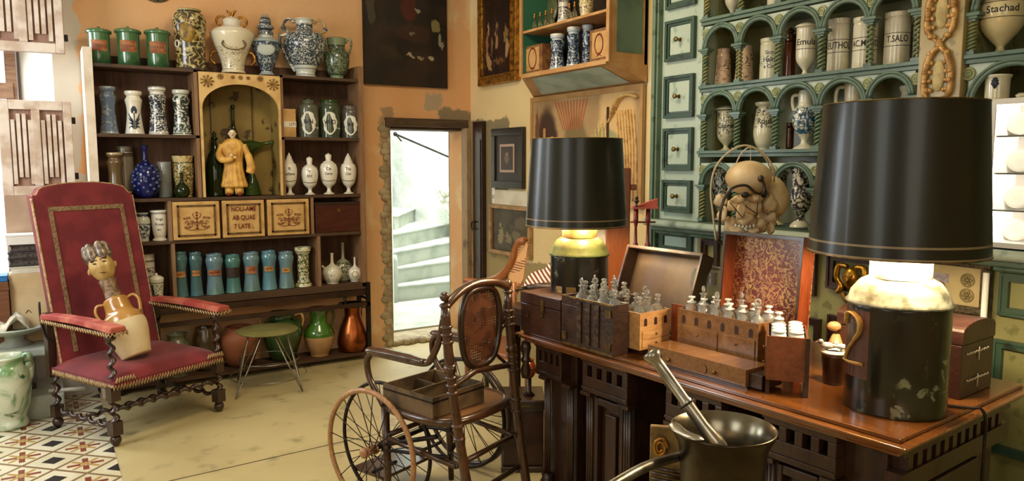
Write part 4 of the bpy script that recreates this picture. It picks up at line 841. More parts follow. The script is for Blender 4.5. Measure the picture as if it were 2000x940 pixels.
# seat
sv = []; G_ = 20
for i in range(G_+1):
    for j in range(G_+1):
        u = 2*i/G_-1; v = 2*j/G_-1; sv.append((.338*u, -.0125+.305*v, .348 + .058*(max(0, 1-abs(u)**5))**.6*(max(0, 1-abs(v)**5))**.6))
MB().bx(-.337, .337, -.317, .292, .323, .3478).add(sv, [(i*(G_+1)+j, (i+1)*(G_+1)+j, (i+1)*(G_+1)+j+1, i*(G_+1)+j+1) for i in range(G_) for j in range(G_)], True).build('seat', velvet, ac)
for pth in ([(-.338, .28, .322), (-.338, -.318, .322), (.338, -.318, .322), (.338, .28, .322)],):
    zigzag(pth, 220, .014, .005).build('seat_fringe', fringem, ac)
MB().bx(-.3, .3, -.28, .27, .29, .322).build('seat_frame', M['turned'], ac)
for sx in (-1, 1): zigzag([(sx*.28+(-.05), -.322, .36), (sx*.28+.055, -.322, .36)], 14, .012, .006).build('corner_tassel', fringem, ac)
# arms
for s_ in (-1, 1):
    x = s_*.325
    am = MB(); n_ = 8; vs = []
    for i in range(n_+1):
        t_ = i/n_; y = -.36 + .70*t_; z = .622 + .012*sin(pi*t_); hwd = .05 - .012*t_
        vs += [(x-hwd, y, z), (x+hwd, y, z), (x+hwd*.8, y, z+.032), (x-hwd*.8, y, z+.032)]
    fs = [(0, 1, 2, 3), (n_*4+3, n_*4+2, n_*4+1, n_*4)]
    for i in range(n_):
        for k in range(4): fs.append((i*4+k, (i+1)*4+k, (i+1)*4+(k+1) % 4, i*4+(k+1) % 4))
    arm = am.add(vs, fs).build('armrest', velvet_w, ac, bev=.008)
    zigzag([(x-.05, .3, .62), (x-.052, -.362, .615), (x+.052, -.362, .615), (x+.05, .3, .62)], 120, .009, .004).build('arm_fringe', fringem, ac)
    MB().bx(x-.028, x+.028, -.3, .33, .598, .621).build('arm_rail', M['turned'], ac, bev=.006)
    # front leg and arm post
    lg = MB().ball((x, -.28, .03), (.03, .03, .03), 12).bx(x-.028, x+.028, -.308, -.252, .06, .135).twist((x, -.28, .13), (x, -.28, .25), .027, 2.2).bx(x-.026, x+.026, -.306, -.254, .245, .322)
    lg.build('leg', M['turned'], ac)
    MB().twist((x, -.28, .37), (x, -.28, .58), .024, 3.2).ball((x, -.28, .585), (.03, .03, .018), 12).build('arm_post', M['turned'], ac)
    MB().ball((x, .28, .03), (.03, .03, .03), 12).bx(x-.026, x+.026, .255, .305, .06, .13).twist((x, .28, .13), (x, .28, .30), .024, 2.5).bx(x-.02, x+.02, .295, .335, .29, .66).build('leg', M['turned'], ac)
    MB().twist((x, -.25, .10), (x, .255, .10), .02, 5.5).build('stretcher', M['turned'], ac)
    MB().tube(catmull([(x*1.06, .36, .72), (x*1.08, .34, .6), (x*1.07, .30, .52), (x*1.0, .28, .5)], 4), .006, 6).build('iron_stay', M['iron'], ac)
MB().twist((-.3, -.28, .19), (.3, -.28, .19), .02, 8).build('stretcher', M['turned'], ac)
MB().twist((-.3, .02, .10), (.3, .02, .10), .02, 8).build('stretcher', M['turned'], ac)
# pottery vessel with a sculpted head
b = oZ(268, 696, .418); vs_ = thing('head_vessel', 'two-handled jug topped with a crowned painted head, propped on the red armchair', 'sculpture', (b.x, b.y, .418))
bk = Vector((b.x, b.y, 0)).normalized(); rt = Vector((bk.y, -bk.x, 0))
ax_ = (Vector((0, 0, 1))*.64 - rt*.20 + bk*.24).normalized()
zx = -bk + ax_*ax_.dot(bk); zx.normalize(); xx = (-zx).cross(ax_).normalized()    # local -Y faces the viewer
Tm = Matrix((( xx.x, -zx.x, ax_.x, 0), (xx.y, -zx.y, ax_.y, 0), (xx.z, -zx.z, ax_.z, 0), (0, 0, 0, 1)))
buff = plain('bare_cream_clay', '#d6c29a', '#c8ae80', 8, .7, bump=.1); amber = plain('amber_glaze', '#b07f3c', '#9a6a2c', 6, .25, coat=.6)
k = .98
MB().lathe([(q_.x*k, q_.z*k) for q_ in catmull([(0.001, 0, .0), (.072, 0, .0), (.085, 0, .03), (.112, 0, .14), (.115, 0, .2), (.10, 0, .235)], 3)], 28, Tm).build('lower_body', buff, vs_)
MB().lathe([(q_.x*k, q_.z*k) for q_ in catmull([(.112, 0, .215), (.10, 0, .25), (.075, 0, .28), (.068, 0, .33), (.062, 0, .36), (.03, 0, .37), (0.001, 0, .37)], 3)], 28, Tm).build('upper_body', amber, vs_)
for s_ in (-1, 1): MB().tube([Tm @ Vector(q_)*1 for q_ in catmull([(s_*.062*k, 0, .345*k), (s_*.10*k, 0, .35*k), (s_*.118*k, 0, .31*k), (s_*.105*k, 0, .245*k)], 5)], .012, 8, flat=.7).build('handle', amber, vs_)
MB().lathe([(.062, .338), (.064, .345), (.045, .352), (.04, .42), (.046, .47), (0, .48)], 20, Tm).build('neck', plain('brown_figured_neck', '#5a3f26', '#8a6a44', 50, .5, bump=.6, bs=60), vs_)
vs = []; fs = []; sg = 28; rn = 18
for i in range(rn+1):
    th_ = pi*i/rn
    for j in range(sg):
        ph = 2*pi*j/sg; x = .068*sin(th_)*cos(ph); y = .070*sin(th_)*sin(ph); z = -.092*cos(th_)
        if z < 0: x *= 1+z*3; y *= 1+z*2
        if y < 0:
            y -= .018*math.exp(-(x/.009)**2-((z+.005)/.022)**2)
            y += .010*math.exp(-((abs(x)-.022)/.012)**2-((z-.018)/.012)**2)
            y -= .006*math.exp(-(x/.018)**2-((z+.042)/.008)**2)
        vs.append(tuple(Tm @ Vector((x, y, z+.545))))
for i in range(rn):
    for j in range(sg): fs.append((i*sg+j, i*sg+(j+1) % sg, (i+1)*sg+(j+1) % sg, (i+1)*sg+j))
MB().add(vs, fs, True).build('head', plain('painted_face', '#b99a58', '#a58348', 12, .5, coat=.3), vs_)
MB().ball(Tm @ Vector((-.025, -.060, .567)), (.011, .005, .004), 8).ball(Tm @ Vector((.025, -.060, .567)), (.011, .005, .004), 8).ball(Tm @ Vector((0, -.070, .503)), (.019, .005, .003), 8).tube([Tm @ Vector(q_) for q_ in [(-.042, -.055, .582), (-.024, -.065, .588), (-.007, -.068, .58)]], .0025, 5).tube([Tm @ Vector(q_) for q_ in [(.042, -.055, .582), (.024, -.065, .588), (.007, -.068, .58)]], .0025, 5).build('eyes_and_mouth', plain('brown_line', '#4c2a18'), vs_)
for s_ in (-1, 1): MB().ball(Tm @ Vector((s_*.068, 0, .545)), (.01, .012, .02), 8).build('ear', bpy.data.materials['painted_face'], vs_)
crn = plain('crown_brown', '#4b3426', '#8a775c', 40, .4, coat=.4)
for j in range(6):
    a_ = j*pi/3; MB().ball((0, 0, 0), (.030, .018, .066), 10, Tm @ TR(.048*cos(a_), .048*sin(a_), .635) @ RX(.15*sin(a_))).build('crown_lobe', crn, vs_)

# ================================================================ INVALID CHAIR (cane wheelchair)
wc = thing('cane_wheelchair', 'old bentwood wheelchair with cane back and large spoked wheels', 'wheelchair', (1.323, 2.57, 0), radians(20.5))
B_ = M['bent']
def turned_post(x, top, lean):
    P = lambda z: (x, -lean*(1-z/top)**1.6, z)
    m = MB(); m.tube([P(z) for z in (0, .15, .3, .45, .6, .75, .9, top-.06)], [.022, .021, .02, .02, .019, .02, .019, .017], 12)
    for z in (.42, .47, .60, .63, .66, .80, .83, .86): m.ball(P(z), (.026, .026, .012), 14)
    m.ball(P(top-.055), (.023, .023, .012), 14).ball(P(top-.02), .02, 14)
    m.tube([P(.68), P(.71)], [.024, .024], 12); return m
turned_post(0, 1.0, .17).build('leg', B_, wc); turned_post(.41, 1.0, .12).build('leg', B_, wc)
tr = catmull([(0, 0, .93), (.03, .0, .955), (.12, .01, .99), (.22, .01, 1.005), (.33, .005, .995), (.41, 0, .965)], 5)
MB().tube(tr, .018, 10).build('top_rail', B_, wc)
ov = []
for k in range(40):
    a = 2*pi*k/40; sx_ = abs(cos(a))**.62*(1 if cos(a) > 0 else -1); sz_ = abs(sin(a))**.72*(1 if sin(a) > 0 else -1)
    ov.append((.242 + .128*sx_*(1-.12*(sz_ < 0)*abs(sz_)), .015, .815 + .165*sz_))
MB().tube(ov, .014, 10, True).build('back_frame', M['dark_wood'], wc)
t = NT('cane_webbing'); v = t.mapp(); X = t.xyz(v)
gx = t.math('ABSOLUTE', t.math('SUBTRACT', t.math('FRACT', t.math('MULTIPLY', X[0], 85)), .5)); gz = t.math('ABSOLUTE', t.math('SUBTRACT', t.math('FRACT', t.math('MULTIPLY', X[2], 85)), .5))
gy = t.math('ABSOLUTE', t.math('SUBTRACT', t.math('FRACT', t.math('MULTIPLY', X[1], 95)), .5))
hole = t.math('MULTIPLY', t.math('MULTIPLY', t.math('LESS_THAN', gx, .3), t.math('LESS_THAN', gz, .3)), t.math('GREATER_THAN', t.noise(t.mapp('Object', (1, 1, 3.2)), 7, 2), .49))
t.set(t.mix(t.ramp(t.noise(v, 20, 3), .4, .6), '#5a331c', '#45240f'), .5); t.set(alpha=t.math('SUBTRACT', 1, hole)); CANE = t.m
t = NT('seat_cane'); v = t.mapp(); X = t.xyz(v)
gx = t.math('ABSOLUTE', t.math('SUBTRACT', t.math('FRACT', t.math('MULTIPLY', X[0], 85)), .5)); gy = t.math('ABSOLUTE', t.math('SUBTRACT', t.math('FRACT', t.math('MULTIPLY', X[1], 95)), .5))
hole = t.math('MULTIPLY', t.math('LESS_THAN', gx, .18), t.math('LESS_THAN', gy, .18))
t.set('#7b5530', .5); t.set(alpha=t.math('SUBTRACT', 1, hole)); CANE2 = t.m
MB().add([(x, .018, z) for x, _, z in ov], [tuple(range(40))]).add([(x, .021, z) for x, _, z in ov], [tuple(range(40))[::-1]]).build('cane_back', CANE, wc)
MB().tube([(0, -.03, .62), (.2, .01, .635), (.41, -.02, .62)], .013, 8).build('back_rail', B_, wc)
for x in (0, .41):
    s_ = -1 if x == 0 else 1
    MB().tube(catmull([(x, .005, .90), (x-s_*-.0, .03, .80), (x, .075, .72), (x, .11, .695), (x, .2, .69), (x, .36, .69), (x, .43, .688)], 5), .014, 10).build('arm', B_, wc)
    MB().tube(catmull([(x, .11, .70), (x, .2, .705), (x, .34, .705), (x, .45, .70)], 4), [.02, .026, .03, .02], 12, flat=.5).build('arm_pad', M['bent'], wc)
    MB().tube(catmull([(x, .43, .685), (x, .455, .65), (x, .445, .58), (x, .40, .52), (x, .36, .47)], 5), .014, 10).build('arm_support', B_, wc)
    MB().tube([(x*.96+.01, .36, .47), (x*.98+.005, .345, .2), (x, .34, 0)], [.018, .017, .013], 10).build('leg', B_, wc)
    MB().tube(catmull([(x, .01, .8), (x+s_*-.05, .02, .76), (x-s_*.07, .02, .69), (x-s_*.02, .0, .63)], 4), .008, 8).build('scroll_bracket', B_, wc)
seat = [(.205 + .225*abs(cos(a))**.6*(1 if cos(a) > 0 else -1), .17 + .215*abs(sin(a))**.6*(1 if sin(a) > 0 else -1)) for a in [2*pi*k/40 for k in range(40)]]
MB().tube([(x, y, .465) for x, y in seat], .019, 10, True).build('seat_frame', B_, wc)
MB().prism([(x, y) for x, y in seat], .474, .478).build('cane_seat', CANE2, wc)
for z, y0 in ((.30, -.05), (.17, -.09)):
    MB().tube([(0, y0, z), (.41, y0+.02, z)], .012, 8).build('stretcher', B_, wc)
for x in (0, .41): MB().tube([(x, -.05, .30), (x, .34, .33)], .012, 8).build('stretcher', B_, wc); 
MB().tube([(0, .34, .34), (.41, .34, .34)], .012, 8).build('stretcher', B_, wc)
MB().tube(catmull([(.02, .0, .33), (.12, .05, .36), (.2, .2, .34), (.2, .34, .32)], 4), .008, 8).build('brace', M['iron'], wc)
MB().rod((-.03, .40, .272), (.58, .40, .272), .011).build('axle', M['iron'], wc)
MB().rod((.0, .39, .285), (.0, .05, .40), .010).rod((.0, .37, .27), (.0, -.02, .33), .008).build('strut', M['iron'], wc)
MB().rod((.56, .39, .285), (.43, .05, .40), .010).build('strut', M['iron'], wc)
def wheel(x, light, lab):
    c = (x, .40, .272)
    w = MB().ring((0, 0, 0), .262, .0115, RY(pi/2), 64, 10).build('wheel', light, wc, lab); w.location = c
    MB().tube([(-.03, 0, 0), (.03, 0, 0)], .02, 14).ball((-.035 if x < .2 else .035, 0, 0), (.014, .024, .024), 12).ball((.03, 0, 0), (.01, .026, .026), 12).build('hub', M['bent_light'] if x < .2 else M['iron'], w)
    for k in range(16):
        a = 2*pi*k/16 + .1; MB().rod((0.012*(1 if k % 2 else -1), .018*cos(a+.5), .018*sin(a+.5)), (0, .255*cos(a), .255*sin(a)), .0022, 6).build('spoke', M['iron'], w)
    return w
wheel(-.045, M['bent_light'], 'worn pale wooden rim')
def wheel2(x):
    w = MB().ring((0, 0, 0), .270, .0085, RY(pi/2), 64, 10).build('wheel', M['iron'], wc, 'dark iron tyre'); w.location = (x, .40, .2775)
    MB().tube([(-.02, 0, 0), (.02, 0, 0)], .018, 14).build('hub', M['iron'], w)
    for k in range(16):
        a = 2*pi*k/16 + .27; MB().rod((0.01*(1 if k % 2 else -1), .018*cos(a-.5), .018*sin(a-.5)), (0, .265*cos(a), .265*sin(a)), .002, 6).build('spoke', M['iron'], w)
wheel2(.045); wheel2(.55); wheel(.60, M['dark_wood'], 'dark wooden rim')
MB().bx(.05, .36, .42, .62, .10, .115).build('footboard', B_, wc); MB().rod((.06, .35, .2), (.06, .5, .115), .008).rod((.35, .35, .2), (.35, .5, .115), .008).build('footboard_stay', M['iron'], wc)
# divided tray on the seat
tr_ = thing('wooden_tray', 'small divided wooden tray sitting on the wheelchair seat', 'tray', (0, 0, 0), radians(20.5-4))
q = wc.matrix_basis @ Vector((.12, .17, .4785)) if False else Matrix.Translation(wc.location) @ RZ(radians(20.5)) @ Vector((.135, .19, .482)); tr_.location = q
oldw = plain('old_grey_box_wood', '#6a5334', '#46351f', 10, .7, bump=.3)
mb = MB(); L_, Wd, hh = .15, .155, .085
mb.bx(-L_, L_, -Wd, Wd, 0, .008).bx(-L_, L_, -Wd, -Wd+.009, .008, hh).bx(-L_, L_, Wd-.009, Wd, .008, hh).bx(-L_, -L_+.009, -Wd+.009, Wd-.009, .008, hh).bx(L_-.009, L_, -Wd+.009, Wd-.009, .008, hh)
mb.build('body', oldw, tr_)
MB().bx(-L_+.009, L_-.009, .02, .028, .008, hh*.8).build('divider', oldw, tr_); MB().bx(.03, .038, .028, Wd-.009, .008, hh*.8).build('divider', oldw, tr_)
MB().bx(-L_-.001, L_+.001, -Wd-.0015, -Wd, hh*.72, hh*.8).bx(-L_-.0015, -L_, -Wd, Wd, hh*.72, hh*.8).build('iron_band', M['iron'], tr_)
r = thing('roll_of_paper', 'small pale roll lying in the wooden tray on the wheelchair', 'roll', Matrix.Translation(tr_.location) @ RZ(radians(16.5)) @ Vector((-.0, -.07, .028)), .5)
MB().tube([(-.06, 0, 0), (.06, 0, .0)], .018, 14).build('body', M['paper'], r)

# ================================================================ MORTAR
D_ = 1.85; p = oD(1413, 835, D_); R = rad(1305, 1521, 835, p.x, p.y)*.985; zr = p.z
ped = thing('wooden_block', 'dark wooden block under the bronze mortar', 'pedestal', (p.x, p.y, 0)); MB().lathe([(0, 0), (.17, 0), (.17, .36), (.16, .375), (0, .375)], 24).build('body', M['dark_wood'], ped)
mo = thing('bronze_mortar', 'big dark bronze mortar with flared worn rim in front of the bureau', 'mortar', (p.x, p.y, .376), face(p.x, p.y)); z0 = .376
prof = [(.0, 0), (R*.72, 0), (R*.74, .03), (R*.66, .05), (R*.70, .1), (R*.76, .2), (R*.80, zr-z0-.10), (R*.84, zr-z0-.045), (R*.98, zr-z0-.008), (R*1.0, zr-z0), (R*.97, zr-z0+.001)]
MB().lathe(prof, 48).build('body', M['bronze'], mo)
MB().lathe([(R*.97, zr-z0+.001), (R*.88, zr-z0-.012), (R*.77, zr-z0-.05), (R*.70, zr-z0-.12), (R*.6, zr-z0-.24), (R*.3, zr-z0-.3), (0, zr-z0-.31)], 48).build('bowl', M['bronze_in'], mo, 'paler worn metal inside')
lip = []
for k in range(9): a = radians(180+5+k*8); lip.append((R*.93*cos(a), R*.93*sin(a), zr-z0+.004))
MB().tube(lip, [.006, .016, .018, .018, .017, .016, .017, .016, .004], 10, flat=.3).build('rim_lug', M['steel'], mo)
ha = oD(1335, 890, D_+.06); hb = oD(1262, 912, D_-.12); hc = oD(1185, 955, D_-.28)
inv = Matrix.Translation(mo.location) @ RZ(face(p.x, p.y)); inv = inv.inverted()
MB().tube([inv @ q_ for q_ in catmull([ha, hb, hc], 6)], .0125, 12).build('handle', M['steel'], mo)
pt = oD(1272, 692, D_+.10); pb = oD(1392, 858, D_+.02); dd = pb-pt
pe = thing('pestle', 'long steel pestle with rounded knob leaning in the bronze mortar', 'pestle', pb + dd*.18)
b0 = Vector((0, 0, 0)); tpp = pt - pe.location
u_ = (tpp-b0).normalized(); L_ = tpp.length; Tq = u_.to_track_quat('Z', 'Y').to_matrix().to_4x4()
MB().lathe([(0, 0), (.022, .005), (.024, .04), (.016, .09), (.0165, L_*.5), (.0175, L_*.52), (.0145, L_*.54), (.0155, L_-.04), (.016, L_-.02), (.023, L_-.012), (.025, L_), (.02, L_+.008), (0, L_+.009)], 20, Tq).build('shaft', M['steel'], pe)
q_ = oD(1325, 770, D_+.06)-pe.location
MB().ring(tpp*.50, .02, .003, Tq, 20, 6).build('ring', M['iron'], pe)
# gilt ornament behind the mortar
p = oD(1320, 885, 2.08); r = thing('gilt_carving', 'ochre gilt carved and ribbed panel partly hidden behind the bronze mortar', 'carving', (p.x-.02, p.y+.0, 0), face(p.x, p.y))
zt_ = zat(1310, 832, p.x, p.y)
MB().bx(-.06, .07, 0, .02, 0, zt_).build('panel', plain('ochre_board', '#8a6c38', '#5c4421', 20, .5, bump=.3), r, bev=.004)
for k in range(6): MB().tube([(-.055, -.006, zt_-.12-.017*k), (.065, -.006, zt_-.135-.017*k)], .005, 6).build('rib', M['dark_wood'], r)
MB().tube(catmull([(-.03+.02*cos(k_*1.1)*(1-k_*.06), -.008, zt_-.06+.03*sin(k_*1.1)*(1-k_*.06)) for k_ in range(12)], 3), .005, 6).build('scroll', M['gold'], r)

# ================================================================ DOORWAY WALL AND RIGHT WALL PICTURES
def on_right(px0, px1, py0, py1, X):    # rectangle on the right-hand wall: returns y-far, y-near, z bottom, z top
    a = oX(px0, (py0+py1)/2, X); b = oX(px1, (py0+py1)/2, X); c = oX((px0+px1)/2, py0, X).z; d = oX((px0+px1)/2, py1, X).z
    return a.y, b.y, d, c
a = oY(712, 100, 5.57); b = oY(872, 100, 5.57); zb = oY(790, 168, 5.57).z
pn = thing('dark_painting', 'large unframed dark painting with a red-coated figure, above the doorway', 'painting', ((a.x+b.x)/2, 5.585, zb))
hw = (b.x-a.x)/2
MB().bx(-hw, hw, -.018, .012, 0, 1.0).build('canvas', paint('dark_oil', '#140d09', '#2b1a10', [
    (.53, .62, .10, .12, .2, '#4a150c'), (.55, .72, .035, .03, 0, '#7d4a30'), (.63, .60, .05, .015, -.5, '#8a8574'), (.60, .42, .22, .08, 0, '#351a0f'), (.86, .50, .05, .05, .6, '#7d7444'), (.92, .38, .02, .08, .25, '#8a8468'),
    (.55, .24, .05, .016, 0, '#a08c6c'), (.66, .235, .045, .014, 0, '#8f7a5c'), (.80, .24, .05, .02, .1, '#a39070'), (.57, .41, .03, .02, 0, '#6d6248'), (.08, .56, .05, .12, 0, '#40382a'), (.3, .26, .16, .05, -.3, '#2d2114')], (0, 2), 3, .5, .03), pn)
MB().bx(-hw-.004, -hw-.0005, -.02, .012, 0, 1.0).bx(hw+.0005, hw+.004, -.02, .012, 0, 1.0).build('canvas_edge', M['iron'], pn)
# gilt framed painting
y1, y0, _, _ = on_right(939, 1014, 60, 140, 3.13); zb = oX(975, 163, 3.11).z
gp = thing('gilt_framed_painting', 'gilt-framed dark painting of small robed figures next to the hanging cabinet', 'painting', (3.13, (y0+y1)/2, zb)); hw = (y1-y0)/2
fw = .075; ht = .9
MB().bx(-.035, .015, -hw, hw, 0, fw).bx(-.035, .015, hw-fw, hw, fw, ht).bx(-.035, .015, -hw, -hw+fw, fw, ht).bx(-.035, .015, -hw, hw, ht, ht+fw).build('frame', M['gold'], gp, bev=.008)
MB().bx(-.045, -.036, -hw+.055, hw-.055, fw-.02, fw-.01).bx(-.045, -.036, hw-fw+.01, hw-fw+.02, fw, ht).bx(-.045, -.036, -hw+fw-.02, -hw+fw-.01, fw, ht).build('frame_bead', M['gold'], gp)
MB().bx(-.02, .005, -hw+fw, hw-fw, fw, ht).build('canvas', paint('figure_oil', '#1e0f08', '#30180c', [
    (1-.15, .30, .05, .13, .1, '#9a6a48'), (1-.2, .44, .03, .05, 0, '#c09a70'), (1-.48, .33, .04, .1, -.2, '#a37a52'), (1-.52, .46, .03, .04, 0, '#8f6a45'), (1-.8, .36, .07, .09, .2, '#8a6a3a'), (1-.85, .22, .05, .1, .5, '#a8855f'), (1-.2, .13, .12, .07, .6, '#b08a5c'), (1-.55, .12, .2, .03, 0, '#6d4a2a'), (1-.32, .26, .04, .08, 0, '#7d5a40')], (1, 2), 4, .4, .05), gp)
# mural / theatre picture
y1, y0, zb, zt_ = on_right(1042, 1264, 176, 378, 3.13); zb = 1.22; zt_ = 1.985; y1 = 4.64; y0 = 3.42
mu = thing('interior_painting', 'big unframed painting of a curtained room with a striped ceiling', 'painting', (3.142, (y0+y1)/2, zb)); hw = (y1-y0)/2; hh = zt_-zb
MB().bx(-.02, 0, -hw, hw, 0, hh).build('canvas', paint('room_picture', '#a8875c', '#b8996a', [
    (.2, .5, .16, .9, 0, '#d8b47c'), (.83, .42, .13, .5, 0, '#3c2415'), (.93, .45, .03, .45, 0, '#6e4426'), (.55, .45, .13, .35, 0, '#7d6a44'), (.30, .55, .14, .12, .9, '#9b9a6c'),
    (.17, .2, .12, .28, 0, '#b3906a')], (1, 2), 3, .6, .01), mu, bev=.002)
MB().bx(-.026, -.0205, -hw, hw, hh-.035, hh).bx(-.026, -.0205, hw-.03, hw, 0, hh-.035).bx(-.026, -.0205, -hw, -hw+.02, 0, hh-.035).build('painted_border', plain('tan_border', '#b98f58', '#a87c45', 8, .6), mu)
def Y_(u): return -hw + 2*hw*u
st_ = plain('painted_orange', '#b5623a'); cu_ = plain('painted_curtain', '#dcb878', '#b98a48', 25, .6); dk_ = plain('painted_dark', '#3a2012')
for k in range(11):     # ceiling stripes in perspective
    u0 = .44+.03*k; u1 = .5+.016*k; MB().add([(-.0215, Y_(u0), hh-.05), (-.0215, Y_(u0+.013), hh-.05), (-.0215, Y_(u1+.007), hh-.25), (-.0215, Y_(u1), hh-.25)], [(0, 1, 2, 3)]).build('painted_stripe', st_, mu)
for k in range(7):      # curtain folds
    u = .03+.022*k; MB().tube(catmull([(-.021, Y_(u+.035), hh-.15), (-.022, Y_(u+.01), hh-.4), (-.021, Y_(u+.012*sin(k)), .05)], 4), .012, 6, flat=.35).build('painted_fold', cu_, mu)
MB().tube(catmull([(-.021, Y_(.26), hh-.22), (-.023, Y_(.22), hh-.16), (-.023, Y_(.17), hh-.08), (-.021, Y_(.1), hh-.06), (-.021, Y_(.03), hh-.08)], 4), [.02, .04, .04, .04, .03], 8, flat=.3).build('painted_swag', cu_, mu)
for k in range(6): MB().bx(-.0225, -.0215, Y_(.28+.028*k), Y_(.293+.028*k), .3, hh-.17-.03*k).build('painted_fold', cu_, mu)
MB().bx(-.0228, -.0216, Y_(.26), Y_(.28), .25, hh-.12).build('painted_post', dk_, mu)
for k, (u, a0, a1) in enumerate([(.90, .1, .62), (.84, .35, .7), (.79, .1, .5), (.76, .3, .62), (.72, .1, .55), (.70, .2, .45)]): MB().bx(-.0232, -.0218, Y_(u), Y_(u+.012+.012*(k % 2)), a0*hh, a1*hh).build('painted_post', plain('painted_tan', '#b98048') if k == 0 else bpy.data.materials['painted_tan'], mu)
# black framed print
def framed(name, label, cat, px0, px1, py0, py1, fw, fm, mat_, canvas, depth=.03):
    X = 3.14; y1, y0, zb, zt = on_right(px0, px1, py0, py1, X)
    r = thing(name, label, cat, (X, (y0+y1)/2, zb)); hw = (y1-y0)/2; h = zt-zb
    MB().bx(-depth, .005, -hw, hw, 0, fw).bx(-depth, .005, -hw, hw, h-fw, h).bx(-depth, .005, -hw, -hw+fw, fw, h-fw).bx(-depth, .005, hw-fw, hw, fw, h-fw).build('frame', fm, r, bev=.004)
    if mat_: MB().bx(-depth*.6, 0, -hw+fw, hw-fw, fw, h-fw).build('mount', mat_[0], r); iw = mat_[1]; x = -depth*.6-.002; ww_ = (hw-fw)*iw; hh = (h-2*fw)*iw
    else: x = -depth*.3; ww_ = hw-fw; hh = h-2*fw
    if mat_ and len(mat_) > 2: MB().bx(x-.001, x+.001, -ww_-.02, ww_+.02, h/2-hh/2-.02, h/2+hh/2+.02).build('inner_mount', mat_[2], r); x -= .002
    MB().bx(x-.001, x+.0, -ww_, ww_, h/2-hh/2, h/2+hh/2).build('picture', canvas, r); return r
framed('framed_print', 'small dark print in a deep black frame on the wall right of the doorway', 'picture', 965, 1026, 250, 368, .055, M['black'], (plain('black_mount', '#1b1210', '#2a1b15', 9, .4), .5, plain('pink_mount', '#b99a84')), paint('small_print', '#2a1d14', '#3b2a1c', [(.5, .5, .2, .25, 0, '#6b5a42'), (.5, .68, .12, .06, 0, '#8b7a5c')], (1, 2), 6, .5, .05))
framed('framed_painting', 'murky brown painting in a pale gilt frame, lower on the wall beside the doorway', 'painting', 960, 1040, 402, 500, .03, plain('pale_gilt', '#b08a58', '#8d6c40', 14, .5), None, paint('murky_oil', '#4a3f28', '#352c1c', [(.75, .35, .08, .22, .1, '#8a7a54'), (.55, .33, .08, .15, -.2, '#7d6c48'), (.78, .6, .04, .05, 0, '#96865c'), (.35, .4, .1, .12, .3, '#6d5f40'), (.2, .7, .2, .15, 0, '#5c5138')], (1, 2), 4, .5, .05))
y1, y0, zb, zt_ = on_right(962, 1030, 372, 401, 3.14)
r = thing('paper_notice', 'long cream paper strip pinned under the black-framed print', 'notice', (3.14, (y0+y1)/2, zb)); hw = (y1-y0)/2
MB().bx(-.004, 0, -hw, hw, 0, zt_-zb).build('sheet', M['paper'], r); MB().bx(-.008, -.0045, hw-.05, hw-.005, .005, zt_-zb+.035).build('corner_bracket', M['white'], r); MB().ring((-.009, hw-.028, (zt_-zb)/2), .014, .002, RY(pi/2), 16, 5).build('number_ring', M['inkb'], r)

# ================================================================ HANGING CABINET
XF = 2.85; y1, y0 = oX(1018, 100, XF).y, oX(1191, 100, XF).y; zb = 2.095; zt_ = 2.75
y1b = 4.63; y0b = 3.41
hc_ = thing('hanging_cabinet', 'blue-green and ochre painted wall cabinet with jars, hung high on the right wall', 'cabinet', (3.0, (y0+y1)/2, zb))
oc = plain('ochre_band', '#b58550', '#c49a66', 9, .6, bump=.2); bg = plain('blue_green_marbling', '#5f7d6c', '#48685e', 5, .55, bump=.1)
def HC(mb, n, m, lab=None, bev=0): return mb.build(n, m, hc_, lab, bev, loc=-hc_.location)
HC(MB().bx(XF, 3.14, y0, y0+.02, zb, zt_), 'side_panel', oc); HC(MB().bx(XF, 3.14, y1-.02, y1, zb, zt_), 'side_panel', plain('teal_side', '#2f6a52'))
HC(MB().bx(XF+.05, 3.10, y0-.003, y0, zb+.06, zt_), 'painted_panel', bg)
HC(MB().bx(3.12, 3.14, y0, y1, zb, zt_), 'back_panel', M['black'])
HC(MB().bx(XF, 3.12, y0+.02, y1-.02, zb, zb+.018), 'shelf', oc); zsh = oX(1100, 40, XF).z
HC(MB().bx(XF, 3.12, y0+.02, y1-.02, zsh-.016, zsh), 'shelf', oc)
HC(MB().bx(XF-.012, XF, y0-.005, y0+.022, zb, zt_).bx(XF-.012, XF, y1-.022, y1+.005, zb, zt_).bx(XF-.012, XF, y0+.022, y1-.022, zb-.012, zb+.012), 'front_trim', oc)
pv = [(XF, y0, zb-.001), (XF, y1, zb-.001), (3.14, y1b, 1.99), (3.14, y0b, 1.99), (3.14, y0, zb-.0), (3.14, y1, zb-.0)]
HC(MB().add([pv[0], pv[1], pv[2], pv[3], (3.145, y0, zb), (3.145, y1, zb)], [(0, 3, 2, 1), (0, 4, 3), (1, 2, 5), (0, 1, 5, 4)]), 'sloping_underside', oc)
n0 = Vector(pv[0]); ctr = (n0+Vector(pv[1])+Vector(pv[2])+Vector(pv[3]))/4
HC(MB().add([tuple(ctr + (Vector(q)-ctr)*.78 + Vector((0, 0, -.003))) for q in pv[:4]], [(0, 3, 2, 1)]), 'underside_panel', plain('pale_blue_marbling', '#b0c4bc', '#8fa9a2', 6, .5))
def hjar(px, z0, label, shape, m, X=2.93, name='pharmacy_jar', cat='jar', **k): return jar(name, label, cat, px, z0, shape, m, X=X, **k)
zl = zb+.019
r, R, h, rz = hjar((1073, 1105, 70), zl, 'wide blue-and-white jar with white rim in the hanging cabinet', 'waist', ceramic('blue_figured', '#b9c6cc', '#24344c', 30, .09, [(.12, .14)], .84, .06, dens=.5))
